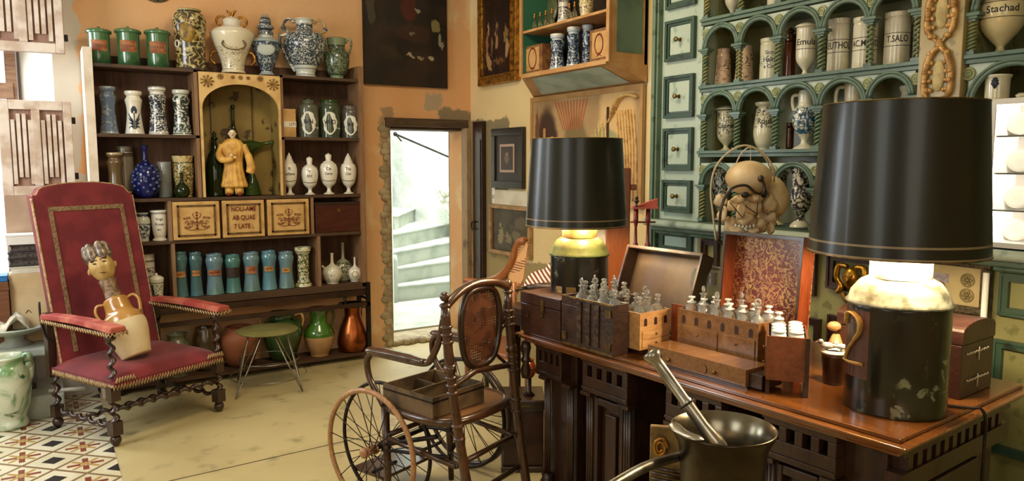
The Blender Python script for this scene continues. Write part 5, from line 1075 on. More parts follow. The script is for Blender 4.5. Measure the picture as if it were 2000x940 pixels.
MB().lathe([(R*.84, h*.95), (R*.9, h*1.0), (R*.9, h*1.04), (0, h*1.04)], 20).build('lid', M['skin_w'], r)
r, R, h, rz = hjar((1106, 1135, 56), zl, 'tall blue-and-white jar with diagonal banner in the hanging cabinet', 'waist', ceramic('blue_banner', '#aebfc6', '#24344c', 24, .1, [(.12, .14)], .84, .06, dens=.5))
MB().lathe([(R*.84, h*.95), (R*.9, h*1.0), (R*.9, h*1.03), (0, h*1.03)], 20).build('lid', M['skin_w'], r)
r, R, h, rz = hjar((1135, 1160, 50), zl, 'narrow blue-and-white jar half behind the right framed box', 'waist', bpy.data.materials['blue_figured'], X=3.0)
def fbox(px0, px1, py0, py1, label):
    y1_, y0_, z0_, z1_ = on_right(px0, px1, py0, py1, 2.87); r = thing('painted_box', label, 'box', (2.88, (y0_+y1_)/2, zl), 0); hw = abs(y1_-y0_)/2; h = z1_-zl
    MB().bx(0, .16, -hw, hw, 0, h).build('body', M['gold'] if False else plain('box_brown', '#6d3f20', '#8a6434', 20, .6), r, bev=.003)
    MB().bx(-.002, -.0005, -hw*.72, hw*.72, h*.1, h*.9).build('front_panel', plain('box_panel', '#c59a60', '#b38549', 15, .6), r)
    o = MB().ring((0, 0, 0), hw*.42, .004, RY(pi/2), 24, 5).build('painted_wreath', M['inkr'] if hw > .07 else plain('olive_ink', '#6d6a34'), r); o.location = (-.003, 0, h*.52); o.scale = (1, 1, 1.5)
    MB().tube([(-.003, -.02, h*.15), (-.003, 0, h*.2), (-.003, .02, h*.15)], .003, 5).build('painted_bow', M['inkr'], r); return r
fbox(1021, 1056, 88, 145, 'small cream-fronted painted box, left in the hanging cabinet'); fbox(1149, 1187, 55, 118, 'tall box with a red wreath on tan paper, right in the hanging cabinet')
zl2 = zsh+.001
p = oX(1058, 40, 3.0); r = thing('green_dish', 'olive-green dish standing on edge in the hanging cabinet', 'dish', (3.06, p.y, zl2)); MB().lathe([(0, 0), (.06, .004), (.13, .02), (.135, .024), (.06, .012), (0, .008)], 28, TR(0, 0, .135) @ RY(-pi/2+.15)).build('body', plain('olive_glaze', '#5d6440', '#474d30', 8, .3, coat=.5), r)
for k, px in enumerate((1044, 1055, 1066, 1078, 1112, 1122)):
    lb = ['gold-stoppered vial in front of the olive dish, leftmost', 'second gold-stoppered vial in front of the olive dish', 'third gold-stoppered vial, by the right side of the olive dish', 'gold-stoppered vial just left of the lettered white jar', 'gold-stoppered vial just right of the lettered white jar', 'gold-stoppered vial beside the cream bowl'][k]
    p = oX(px, 45, 2.9); r = thing('stoppered_vial', lb, 'vial', (2.9, p.y, zl2), 0, 'vials on the upper cabinet shelf')
    MB().lathe([(0, 0), (.014, 0), (.015, .05), (.006, .06), (.006, .075), (0, .075)], 12).build('body', glass('vial_glass', '#e8dca8') if k == 0 else bpy.data.materials['vial_glass'], r); MB().lathe([(0, .075), (.006, .076), (.010, .088), (.004, .1), (.009, .108), (0, .114)], 10).build('stopper', M['gold'], r)
r, R, h, rz = hjar((1086, 1117, -30), zl2, 'white jar with dark lettering on the upper shelf of the hanging cabinet', 'albarello', ceramic('white_garland', '#d4cdbd', '#28304a', 30, .04, [(.4, .42), (.75, .77)], .4, .1), X=2.93)
wrap_text(r, 'Marru', h*.15, rz, h*.58, M['inkb'], xs=.8)
r, R, h, rz = hjar((1131, 1160, -12), zl2, 'cream and yellow painted bowl on the upper shelf of the hanging cabinet', 'pot', ceramic('cream_yellow', '#d8c894', '#6d5a2c', 30, .04, [], .8, .2), X=2.93)
# ================================================================ BUREAU (big carved table)
TA = radians(4.3); T0 = Vector((1.846, 1.011, 0)); TM = Matrix.Translation(T0) @ RZ(TA)
def LW(x, y, z=0): return TM @ Vector((x, y, z))
def hitY(px, py, yl):     # table frame: ray meets plane y' = yl
    d = Vector(ray(px, py)); n = Vector((-sin(TA), cos(TA), 0)); t = (yl + n.dot(T0))/n.dot(d)
    return TM.inverted() @ (d*t + Vector((0, 0, H)))
def hitX(px, py, xl):
    d = Vector(ray(px, py)); n = Vector((cos(TA), sin(TA), 0)); t = (xl + n.dot(T0))/n.dot(d)
    return TM.inverted() @ (d*t + Vector((0, 0, H)))
ZT = .78; LEN = 1.675; DEP = .88
tb = thing('carved_bureau', 'long carved dark wood bureau with a polished moulded top', 'desk', T0, TA)
MB().bx(.028, DEP-.028, .028, LEN-.028, ZT-.012, ZT).build('table_top', M['table_top'], tb, bev=.002)
MB().bx(0, DEP, 0, LEN, ZT-.022, ZT-.0125).bx(.012, DEP-.012, .012, LEN-.012, ZT-.034, ZT-.0225).bx(.03, DEP-.03, .03, LEN-.03, ZT-.05, ZT-.0345).build('top_moulding', M['table_top'], tb, bev=.004)
cc_ = MB().bx(.32, DEP-.05, .10, 1.56, .05, ZT-.0505)
for y0, y1 in [(1.39, 1.56), (1.06, 1.29), (.63, .85), (.10, .47)]: cc_.bx(.115, .3195, y0, y1, .076, ZT-.0505)
cc_.build('carcass', M['table_body'], tb)
MB().bx(.05, DEP-.03, .05, 1.60, .0, .05).bx(.065, DEP-.04, .065, 1.585, .05, .075).build('plinth', M['table_body'], tb, bev=.006)
blocks = [(1.43, 1.60), (1.05, 1.30), (.62, .86), (.22, .46)]
for y0, y1 in blocks:
    m = MB().bx(.06, .115, y0, y1, .59, .655).bx(.06, .115, y0, y1, .70, .7285)
    n_ = 4; w_ = (y1-y0)/(2*n_+1)
    for k in range(n_+1): m.bx(.06, .115, y0+2*k*w_, y0+(2*k+1)*w_, .6555, .6995)
    m.bx(.055, .0595, y0-.002, y1+.002, .60, .612).bx(.052, .0595, y0-.002, y1+.002, .716, .7275)
    m.build('frieze_block', M['table_body'], tb, bev=.002)
for y0, y1 in [(1.115, 1.235), (.685, .795), (.285, .405)]:
    m = MB().bx(.085, .109, y0-.02, y0, .10, .57).bx(.085, .109, y1, y1+.02, .10, .57).bx(.085, .109, y0, y1, .10, .13).bx(.085, .109, y0, y1, .54, .57).bx(.098, .109, y0+.03, y1-.03, .16, .51)
    m.build('door_panel', M['table_body'], tb, bev=.004)
for y0 in (1.385, 1.535, 1.055, 1.265, .625, .825, .225, .435):
    m = MB()
    for k in range(3): m.rod((.085, y0+.013*k, .15), (.085, y0+.013*k, .575), .0065, 8)
    m.lathe([(0, .05), (.035, .05), (.037, .07), (.028, .085), (.034, .1), (.03, .12), (.022, .13), (.026, .15), (0, .15)], 16, TR(.085, y0+.013, 0)).bx(.055, .11, y0-.015, y0+.04, .575, .59)
    m.build('column', M['table_body'], tb)
for y_ in (1.665-.02, ):
    MB().lathe([(0, .56), (.018, .565), (.024, .6), (.014, .63), (.022, .64), (.022, .65), (.014, .66), (.024, .70), (.018, .73), (0, .73)], 16, TR(.04, y_, 0)).build('pendant', M['turned'], tb)
m = MB()
for k in range(12): m.bx(.14+.055*k, .14+.055*k+.028, .055, .0995, .655, .70)
m.bx(.1, DEP-.06, .05, .0995, .701, .7285).bx(.1, DEP-.06, .05, .0995, .60, .6545).build('side_frieze', M['table_body'], tb)
MB().bx(.2, .7, .088, .0995, .12, .55).bx(.27, .63, .08, .0875, .19, .48).build('side_panel', M['table_body'], tb, bev=.004)
TZ = ZT + .0005
# ---------------------------------------------------------------- lamps
def lamp(label, px, D, pxw, ys, light, near):
    c = oD(px, ys['mid'], D); x, y = c.x, c.y; R = rad(pxw[0], pxw[1], ys['mid'], x, y)
    z = {k_: zat(px, v_, x, y)-TZ for k_, v_ in ys.items()}
    r = thing('canister_lamp', label, 'lamp', (x, y, TZ), face(x, y))
    bm_ = plain('tole_%d' % near, '#14120c' if near else '#1a1d12', '#2c3020' if near else '#333a22', 5, .3, .35, coat=.4, lo=.45, hi=.8, bump=.05)
    t = NT('chipped_tole_%d' % near); v = t.mapp(); cc = t.mix(t.ramp(t.noise(v, 4, 3), .45, .75), '#12110b', '#2d3420'); k_ = t.math('MULTIPLY', t.ramp(t.noise(v, 30, 5, .5), .58, .64), t.ramp(t.noise(v, 6, 2), .46, .58)); t.set(t.mix(k_, cc, '#7d8468'), .28, .2, coat=.5); t.bump(t.noise(v, 8, 3), .06, .01)
    hb_ = z['rim']
    MB().lathe([(0, 0), (R*.99, 0), (R, .006), (R, hb_-.006), (R*1.0, hb_), (0, hb_)], 48, None, True, 1, .86).build('canister', t.m, r)
    sh_ = plain('shoulder_metal_%d' % near, '#8f9382' if near else '#5c6638', '#4d5140' if near else '#48502a', 22, .4, .15, bump=.15, coat=.2)
    MB().lathe([(0, hb_), (R*1.04, hb_), (R*1.05, hb_+.006), (R*.99, hb_+.012), (R*.95, hb_+(z['neck']-hb_)*.45), (R*.78, hb_+(z['neck']-hb_)*.85), (R*.62, z['neck']), (0, z['neck'])], 48, None, True, 1, .9).build('shoulder', sh_, r)
    MB().lathe([(R*.60, z['neck']), (R*.60, z['necktop']), (R*.55, z['necktop']+.002), (0, z['necktop']+.002)], 40).build('neck', plain('worn_gilt_neck', '#9a8148', '#6d5a2c', 20, .5, .3) if not near else plain('pale_neck', '#efeadb', None, rough=.5), r)
    MB().rod((0, 0, z['necktop']), (0, 0, z['necktop']+.09), .012).build('socket', M['brass'], r)
    bz = z['necktop']+.075; rb_ = R*.60+.035
    bg_ = plain('bulb_glass', '#fff3d8', em='#ffd9a0', es=6)
    for k_ in range(3):
        a_ = -pi/2 + .35 + 2*pi*k_/3; MB().rod((0, 0, z['necktop']+.03), (rb_*cos(a_), rb_*sin(a_), bz-.03), .006).build('bulb_arm', M['brass'], r); MB().ball((rb_*cos(a_), rb_*sin(a_), bz), (.02, .02, .028), 12).build('bulb', bg_, r)
        pq = Matrix.Translation((x, y, TZ)) @ RZ(face(x, y)) @ Vector((rb_*cos(a_), rb_*sin(a_), bz)); point('lamp_bulb_light', pq, light/3, WARM, .03)
    Rb = rad(*near_sh[near][0:2], near_sh[near][2], x, y); Rt = rad(*near_sh[near][3:5], near_sh[near][5], x, y)
    zb = z['sbot']; zt = z['stop']
    t = NT('lampshade_card_%d' % near); g = t.xyz(t.tc.outputs['Generated'])[2]
    lines = t.math('MAXIMUM', t.math('LESS_THAN', t.math('ABSOLUTE', t.math('SUBTRACT', g, .085)), .007), t.math('LESS_THAN', t.math('ABSOLUTE', t.math('SUBTRACT', g, .006)), .009))
    t.set(t.mix(lines, '#1a1b11', '#8a7658'), .33, .0, coat=.12, spec=.35)
    SX = TR(-.016, 0, 0)
    MB().lathe([(Rb, zb), (Rt, zt)], 72, SX).build('lamp_shade', t.m, r)
    MB().lathe([(Rt-.002, zt), (Rb-.002, zb)], 72, SX).build('shade_lining', plain('gold_lining_%d' % near, '#d9b070', None, rough=.5), r, 'pale gold inner lining')
    MB().ring((-.016, 0, zt), Rt, .002, None, 72, 5).build('shade_edge', M['brass'], r); MB().ring((-.016, 0, zb), Rb, .002, None, 72, 5).build('shade_edge', M['brass'], r)
    MB().rod((-Rt-.016, 0, zt-.02), (Rt-.016, 0, zt-.02), .002).rod((0, -Rt, zt-.02), (0, Rt, zt-.02), .002).rod((0, 0, z['necktop']+.09), (0, 0, zt-.02), .003).build('shade_carrier', M['brass'], r)
    return r, R, z
near_sh = {1: (1578, 1942, 490, 1600, 1928, 215), 0: (1027, 1225, 440, 1030, 1209, 272)}
r, R, z = lamp('near black canister lamp with a painted 2, at the right end of the bureau', 1750, 2.135, (1647, 1854), dict(mid=700, rim=592, neck=541, necktop=508, sbot=493, stop=204), 95, 1)
a0 = -pi/2-.98; gp_ = plain('worn_gilt_paint', '#c09a52', '#7d5c2c', 30, .5, lo=.5, hi=.75)
def onc(x, y, k_=1.006): return (R*k_*cos(a0+x/R), R*.86*k_*sin(a0+x/R), .205+y)
st2 = [(-.042, .045), (-.030, .074), (.0, .083), (.030, .068), (.033, .038), (.012, .006), (-.018, -.028), (-.038, -.062), (-.01, -.066), (.02, -.064), (.044, -.062)]
MB().tube([onc(v.x, v.z) for v in catmull([(x_, 0, y_) for x_, y_ in st2], 5)], [.011, .016, .018, .019, .017, .013, .012, .015, .018, .017, .014], 8, flat=.25).build('painted_numeral', gp_, r, 'large worn gilt 2')
MB().add([(R*1.002*cos(a0+x/R), R*1.002*.86*sin(a0+x/R), zz_) for zz_ in (.10, .30) for x in [-.06+.02*i for i in range(7)]], [(i, i+1, i+8, i+7) for i in range(6)]).build('painted_ground', plain('rust_ground', '#4a2612', '#33190c', 12, .5), r)
lr, LR, lz = lamp('far canister lamp with green shoulder, standing behind the dark leather chest', 1131, 3.2, (1075, 1188), dict(mid=560, rim=498, neck=463, necktop=447, sbot=440, stop=272), 52, 0)
for aa, w_, nm in ((-pi/2-.75, .017, 'pale'), (-pi/2-.28, .022, 'gilt')):
    MB().add([(LR*1.004*cos(aa+x/LR), LR*1.004*.86*sin(aa+x/LR)-.0006, zz_) for zz_ in (.02, .2) for x in [-w_+w_*.5*i for i in range(5)]], [(i, i+1, i+6, i+5) for i in range(4)]).build('painted_numeral', plain('numeral_'+nm, '#b89a5c' if nm == 'pale' else '#8a6a30', '#6d5228', 40, .5), lr)
q = LW(.30, .03, 0); lc = bpy.data.objects['canister_lamp'].location
cd_ = catmull([tuple(LW(.37, .13, TZ+.006)), tuple(LW(.40, .07, TZ+.006)), tuple(LW(.43, .02, TZ+.006)), tuple(LW(.445, -.004, TZ+.005)), tuple(LW(.452, -.014, TZ-.03)), tuple(LW(.455, -.014, TZ-.12)), tuple(LW(.455, -.016, .4)), tuple(LW(.46, -.03, .01))], 6)
tag(MB().tube(cd_, .0045, 8).build('lamp_cord', M['iron']), 'black lamp cord running over the right edge of the bureau', 'cord')
# ---------------------------------------------------------------- chests on the bureau
def P2(x, y, z=TZ): return LW(x, y, z)
def zl(px, py, x, y): q = LW(x, y); return zat(px, py, q.x, q.y) - TZ
hA = zl(1150, 588, .01, 1.2); hB0 = zl(1050, 578, .006, 1.5)
ca = thing('leather_chest', 'dark leather-covered medicine chest with iron straps and many glass bottles', 'chest', P2(.012, 1.05), TA)
YA = .03
MB().bx(0, .082, YA, .325, 0, hA-.035).bx(.0825, .24, .135, .325, 0, hA-.035).bx(0, .008, YA, .325, hA-.035, hA).bx(.232, .24, .143, .317, hA-.035, hA).bx(.008, .082, YA, YA+.008, hA-.035, hA).bx(.008, .24, .317, .325, hA-.035, hA).bx(.0825, .24, .135, .143, hA-.035, hA).bx(.074, .082, YA+.008, .135, hA-.035, hA).build('body', M['leather'], ca, bev=.002)
MB().bx(-.004, -.0005, YA, .325, hA-.006, hA+.001).bx(-.004, -.0005, YA, .325, 0, .008).build('edge_trim', M['brass'], ca)
for y in (.115, .165, .215): MB().bx(-.006, -.0005, y-.012, y+.012, .02, hA-.012).build('strap', plain('rusty_iron', '#5a4636', '#3a2a20', 40, .5, .5, bump=.6) if y < .12 else bpy.data.materials['rusty_iron'], ca)
for y, z_ in ((.04, hA-.05), (.04, .02), (.29, .02)): MB().bx(-.007, -.0005, y, y+.025, z_, z_+.03).build('hinge_plate', M['brass'], ca)
cl = thing('flat_leather_case', 'brown leather case with a brass catch at the far left end of the bureau', 'case', P2(.012, 1.383), TA)
MB().bx(0, .22, 0, .262, 0, hB0*.72).build('body', M['leather2'], cl, bev=.003); MB().bx(-.002, .222, -.002, .264, hB0*.73, hB0).build('lid', M['leather2'], cl, bev=.003)
MB().bx(-.006, -.0025, .10, .12, hB0*.55, hB0*.9).ball((-.006, .11, hB0*.5), .006, 8).bx(-.006, -.0025, .2, .22, hB0*.4, hB0*.5).build('catch', M['brass'], cl)
def lid(name, label, cat, TL, TR_, BR, BL, yl, yr, depth, outer, inner, back, frame=.012, zb=None):
    """open box lid: its rim faces the viewer, the panel lies behind"""
    tl, tr, br, bl_ = hitY(*TL, yl), hitY(*TR_, yr), hitY(*BR, yr), hitY(*BL, yl)
    x0 = (bl_.x+br.x)/2; z0 = max((bl_.z+br.z)/2, TZ+.02) if zb is None else zb; x1 = (tl.x+tr.x)/2; z1 = (tl.z+tr.z)/2
    up = Vector((x1-x0, 0, z1-z0)); Hh = up.length; tilt = atan2(x1-x0, z1-z0); Wd = yl-yr
    r = thing(name, label, cat, LW(x0, yr, z0), TA)
    Mx = RY(tilt)    # local z -> up along lid, x -> away
    o = MB().bx(depth-.006, depth, 0, Wd, 0, Hh, Mx).build('panel', back, r)
    f = frame
    MB().bx(0, depth-.0065, 0, f, 0, Hh, Mx).build('side', inner, r); MB().bx(0, depth-.0065, Wd-f, Wd, 0, Hh, Mx).build('side', inner, r)
    MB().bx(0, depth-.0065, f, Wd-f, Hh-f, Hh, Mx).build('side', outer, r); MB().bx(0, depth-.0065, f, Wd-f, 0, f, Mx).build('side', inner, r)
    MB().bx(-.003, -.0002, 0, f*.8, 0, Hh, Mx).bx(-.003, -.0002, Wd-f*.8, Wd, 0, Hh, Mx).bx(-.003, -.0002, f*.8, Wd-f*.8, Hh-f*.8, Hh, Mx).build('rim', outer, r)
    return r, Hh, Wd, Mx, x0, z0
lidA = lid('chest_lid', 'open dark wooden lid with a plain tan inside, leaning behind the bottles', 'lid', (1238, 484), (1362, 488), (1318, 594), (1203, 562), 1.497, 1.07, .075, M['dark_wood'], M['dark_wood'], plain('tan_lining', '#4f3c22', '#37281a', 5, .5), .012, TZ+.03)
br = NT('brocade_lining'); v = br.mapp(); n1 = br.noise(v, 34, 2, 1.4); kk = br.ramp(br.math('ABSOLUTE', br.math('SUBTRACT', n1, .5)), .03, .06)
br.set(br.mix(kk, br.mix(br.ramp(br.noise(v, 7, 3), .4, .6), '#c9995a', '#b07c4c'), '#6d2a1c'), .4, .1, coat=.3); br.bump(n1, .4, .004)
lidB = lid('chest_lid', 'open red mahogany lid lined with gold and red brocade', 'lid', (1408, 452), (1578, 464), (1560, 612), (1393, 588), .926, .587, .075, M['dark_wood'], M['chest_red'], br.m, .012, TZ+.03)
# apothecary chest with opened wings
def archface(parent, nrm, pos, w, h):   # outline of a flat dark arch painting a shaded window opening
    poly = [(-w/2, 0), (w/2, 0)] + [(w/2*cos(a), h*.6 + w/2*sin(a)) for a in [pi*k/8 for k in range(9)]]
    return poly
hc1 = zl(1322, 603, .21, .942)
ch = thing('apothecary_chest', 'open mahogany apothecary chest with arched windows, small drawers and two swung-out wings', 'chest', P2(.22, .575), TA)
Wc = .375; Dc = .15; Y0 = .025
def case(mb, x0, x1, y0, y1, z0, z1):   # box with a sunken top
    mb.bx(x0, x1, y0, y1, z0, z1-.03).bx(x0, x0+.006, y0, y1, z1-.03, z1).bx(x1-.006, x1, y0, y1, z1-.03, z1).bx(x0+.006, x1-.006, y0, y0+.006, z1-.03, z1).bx(x0+.006, x1-.006, y1-.006, y1, z1-.03, z1); return mb
case(MB(), 0, Dc, Y0, Wc, .012, hc1).build('centre_case', M['chest_wood'], ch, bev=.001)
MB().bx(-.004, Dc+.004, Y0-.004, Wc+.004, 0, .0118).build('base_moulding', M['dark_wood'], ch)
hole = plain('window_shade_and_inlay', '#2a120a', '#3a1c10', 10, .6)  # dark tone paints the shade inside the windows; drawer crescents are inlay
def windows(par, mk, n, w, h, L, zc):
    for k in range(n):
        c = L*(k+.5)/n; poly = archface(None, None, None, w, h); m = MB(); N = len(poly)
        m.add([mk(c+p_[0], zc+p_[1]) for p_ in poly], [tuple(range(N))]); m.build('arched_window', hole, par)
windows(ch, lambda u, z: (-.0006, Y0+u, z), 6, .017, .036, Wc-Y0, hc1-.052)
def drawers(par, mk, cells, wood_, knobm=M['brass']):
    """mk(u, v, d) maps face coordinates to the parent's frame, d = outwards"""
    for (u0, u1, z0, z1) in cells:
        m = MB(); g = .0015
        P = [(u0+g, z0+g, .0005), (u1-g, z0+g, .0005), (u1-g, z1-g, .0005), (u0+g, z1-g, .0005), (u0+g, z0+g, .004), (u1-g, z0+g, .004), (u1-g, z1-g, .004), (u0+g, z1-g, .004)]
        m.add([mk(*q_) for q_ in P], [(0, 1, 2, 3), (7, 6, 5, 4), (0, 4, 5, 1), (1, 5, 6, 2), (2, 6, 7, 3), (3, 7, 4, 0)])
        d_ = m.build('drawer', wood_, par)
        c = Vector(mk((u0+u1)/2, (z0+z1)/2, .007)); MB().ball(c, .0048, 8).build('knob', knobm, d_)
hd_ = (hc1-.075)/2
drawers(ch, lambda u, z, d: (-d, u, z), [(.19, .37, .016, .016+hd_), (.19, .37, .016+hd_, .016+2*hd_), (.035, .185, .016, .016+hd_), (.035, .185, .016+hd_, .016+2*hd_)], M['chest_wood'])
# left wing: faces the near end of the bureau
hw0 = zl(1245, 612, .10, 1.045); zb_ = max(.02, zl(1245, 690, .10, 1.045))
lwg = MB(); case(lwg, -.117, .05, .455, .595, zb_, hw0); lwo = lwg.build('left_wing', M['chest_pale_lit'], ch, 'front wing with the lamp light put into its pale wood colour', bev=.001)
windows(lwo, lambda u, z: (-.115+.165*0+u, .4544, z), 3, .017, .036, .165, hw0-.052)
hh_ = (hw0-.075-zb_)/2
drawers(lwo, lambda u, z, d: (-.115+u, .4548-d, z), [(.008, .157, zb_+.006, zb_+.006+hh_), (.008, .157, zb_+.006+hh_, zb_+.006+2*hh_)], M['chest_pale_lit'])
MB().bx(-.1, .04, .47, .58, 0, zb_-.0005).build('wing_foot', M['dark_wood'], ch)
MB().bx(.052, .06, .39, .452, .01, hc1).build('hinge_stile', M['chest_red'], ch)
# right wing
hr_ = .9665-TZ; zr_ = .046
RB = Vector((.149-.22, .372-.575, 0)); RW = Matrix.Translation(RB) @ RZ(radians(34)); LWg, DWg = .205, .122
def rwf(u0, u1, v0, v1, z0, z1, m): return m.bx(u0, u1, v0, v1, z0, z1, RW)
m = MB(); rwf(0, LWg, 0, DWg, zr_, hr_-.03, m); rwf(0, .006, 0, DWg, hr_-.03, hr_, m); rwf(LWg-.006, LWg, 0, DWg, hr_-.03, hr_, m); rwf(.006, LWg-.006, 0, .006, hr_-.03, hr_, m); rwf(.006, LWg-.006, DWg-.006, DWg, hr_-.03, hr_, m)
rwo = m.build('right_wing', wood('brown_wing', '#5c3018', '#6f3d20', None, 3, .35, .4), ch, bev=.001)
drawers(rwo, lambda u, z, d: tuple(RW @ Vector((u, DWg+d, z))), [(.008, LWg-.008, zr_+.006+.05*k, zr_+.006+.05*(k+1)) for k in range(2)], M['chest_wood'])
for u_, v_ in ((0, 0), (LWg-.03, 0), (0, DWg-.012), (LWg-.03, DWg-.012)): rwf(u_, u_+.03, v_, v_+.012, 0, zr_-.0005, m2 := MB()); m2.build('foot', M['dark_wood'], ch)
rwf(-.004, -.0005, -.004, .008, 0, hr_, m2 := MB()); m2.build('corner_edge', M['dark_wood'], ch)
# pulled-out drawer
qa = hitX(1290, 735, .07); 
dw = thing('long_drawer', 'long pulled-out drawer with two brass knobs and inlaid crescents, in front of the chest', 'drawer', P2(.075, .538), TA)
Ld = .42; hd = .062
MB().bx(.0, .12, 0, Ld, .006, hd).build('body', M['chest_wood'], dw, bev=.001)
MB().bx(-.004, .124, -.006, Ld+.004, 0, .0058).build('bottom_moulding', M['dark_wood'], dw)
MB().bx(-.005, -.0005, 0, Ld, .008, hd+.002).build('front', M['chest_wood'], dw)
for k in (.12, .32):
    MB().ball((-.01, k, .028), .007, 10).build('knob', M['brass'], dw)
    MB().tube([(-.0056, k+.05+.016*cos(a), .03+.018*sin(a)) for a in [radians(110+20*i) for i in range(8)]], [.0005, .0015, .002, .002, .002, .002, .0015, .0005], 5).build('inlay', hole, dw)
MB().prism([(.01, -.05), (.12, -.05), (.12, 0-.001), (.01, -.001)], .006, hd*.85).build('dark_compartment', M['leather'], dw, bev=.002)
# ---------------------------------------------------------------- bottles
random.seed(21)
def bottle_proto(kind):
    r = thing('glass_bottle', 'x', 'bottle', (0, 0, 0))
    if kind == 0:
        MB().lathe([(0, 0), (.02, 0), (.021, .004), (.021, .028), (.016, .038), (.007, .044), (.007, .052), (.011, .054), (.011, .057), (0, .057)], 16).build('body', M['glass'], r)
        MB().lathe([(0, .057), (.006, .058), (.006, .062), (.011, .067), (.009, .072), (0, .074)], 12).build('stopper', M['glass'], r)
    elif kind == 1:
        MB().lathe([(0, 0), (.022, 0), (.023, .004), (.022, .03), (.009, .042), (.008, .06), (.013, .064), (.013, .067), (0, .067)], 16).build('body', M['glass'], r)
        MB().ring((0, 0, .08), .008, .0035, RX(pi/2), 14, 6).rod((0, 0, .067), (0, 0, .073), .004).build('stopper', M['glass'], r)
    elif kind == 2:
        MB().lathe([(0, 0), (.02, 0), (.021, .003), (.021, .034), (.013, .039), (.013, .042), (0, .042)], 16).build('body', M['glass'], r)
        MB().lathe([(0, .042), (.015, .042), (.016, .046), (.006, .049), (.005, .056), (.012, .059), (.011, .063), (0, .064)], 14).build('stopper', glass('white_glass', '#f4f6ee', .15, .35), r)
    else:
        MB().lathe([(0, 0), (.02, 0), (.021, .003), (.021, .026), (.014, .031), (0, .031)], 16).build('body', bpy.data.materials['white_glass'], r)
        MB().lathe([(0, .031), (.018, .031), (.021, .034), (.02, .037), (.006, .04), (0, .041)], 14).build('stopper', plain('pale_cap', '#dfe3d8', '#b7bdb0', 9, .2, coat=.6), r)
    return r
prot = {}
def bottle(kind, x, y, z, label, group):
    if kind not in prot: o = prot[kind] = bottle_proto(kind)
    else: o = copytree(prot[kind])
    o.location = LW(x, y, z); o.rotation_euler = (0, 0, random.random()*3); o.scale = (1.1, 1.1, 1.18); o['label'] = label; o['group'] = group
for j in range(4): bottle(j % 2, .012+.041, 1.05+.065+.062*j, TZ+hA-.0345, 'small clear stoppered bottle packed in the leather-covered chest', 'bottles in the leather-covered chest')
for i in range(3):
    for j in range(3): bottle(1 if (i+j) % 3 == 0 else (i+j) % 2, .012+.095+.052*i, 1.05+.172+.058*j, TZ+hA-.0345, 'small clear stoppered bottle packed in the leather-covered chest', 'bottles in the leather-covered chest')
for i in range(3):
    for j in range(2): bottle((i+j) % 2, .22-.117+.032+.051*i, .575+.455+.036+.066*j, TZ+hw0-.0295, 'clear stoppered bottle standing in the pale left wing of the apothecary chest', 'bottles in the left wing')
for i in range(2):
    for j in range(6): bottle(2 if (i+j) % 3 else 1, .22+.042+.066*i, .575+.06+.057*j, TZ+hc1-.0295, 'glass bottle with a bright white stopper in the middle of the apothecary chest', 'bottles in the middle case')
for i in range(4):
    for j in range(2):
        q = RW @ Vector((.032+.047*i, .035+.052*j, 0)); bottle(3 if (i, j) != (3, 1) else 2, .22+q.x, .575+q.y, TZ+hr_-.0295, 'white-capped low bottle in the brown right wing of the apothecary chest', 'bottles in the right wing')
# ---------------------------------------------------------------- small things on the bureau
q = hitX(1627, 745, .36); pos = P2(.36, q.y)
r = thing('bird_pot', 'small dark tapered pot with white birds on its rim, left of the near lamp', 'pot', pos, face(pos.x, pos.y)); Rp = rad(1603, 1656, 690, pos.x, pos.y); hp = zat(1627, 690, pos.x, pos.y)-TZ
MB().lathe([(0, 0), (Rp*.72, 0), (Rp*.78, .01), (Rp*.95, hp-.01), (Rp, hp), (Rp*.9, hp), (Rp*.8, hp*.6), (0, hp*.5)], 24).build('body', M['dark_wood'], r)
MB().lathe([(Rp*.5, hp+.001), (Rp*1.02, hp+.001), (Rp*1.05, hp+.006), (Rp*.8, hp+.012), (Rp*.5, hp+.006)], 24).build('rim', M['skin_w'], r)
bd = plain('white_bird', '#d9d5cc', '#6d6a68', 30, .3, coat=.5)
for k, (bx_, by_, sc_) in enumerate([(-.022, -.012, 1), (.02, -.006, .8)]):
    m = MB(); z_ = hp+.026; m.ball((bx_, by_, z_), (.022*sc_, .013*sc_, .012*sc_), 12).ball((bx_-.02*sc_, by_, z_+.012*sc_), .009*sc_, 10).tube([(bx_+.012*sc_, by_, z_), (bx_+.042*sc_, by_, z_+.002)], [.008*sc_, .003], 8).rod((bx_-.028*sc_, by_, z_+.012*sc_), (bx_-.036*sc_, by_, z_+.009*sc_), .002).rod((bx_, by_, hp+.004), (bx_, by_, z_), .004); m.build('bird', bd, r)
q = hitX(1648, 700, .52); pos = P2(.50, q.y+.02)
r = thing('wooden_bust', 'little pale wooden head and shoulders peeking from behind the near lamp', 'figurine', pos, face(pos.x, pos.y)); zt_ = zat(1640, 628, pos.x, pos.y)-TZ
MB().tube([(0, 0, 0), (0, 0, zt_*.5), (0, 0, zt_*.75)], [.035, .03, .012], 12).ball((-.008, -.006, zt_*.9), (.024, .02, .018), 12).build('body', M['chest_pale_lit'], r)
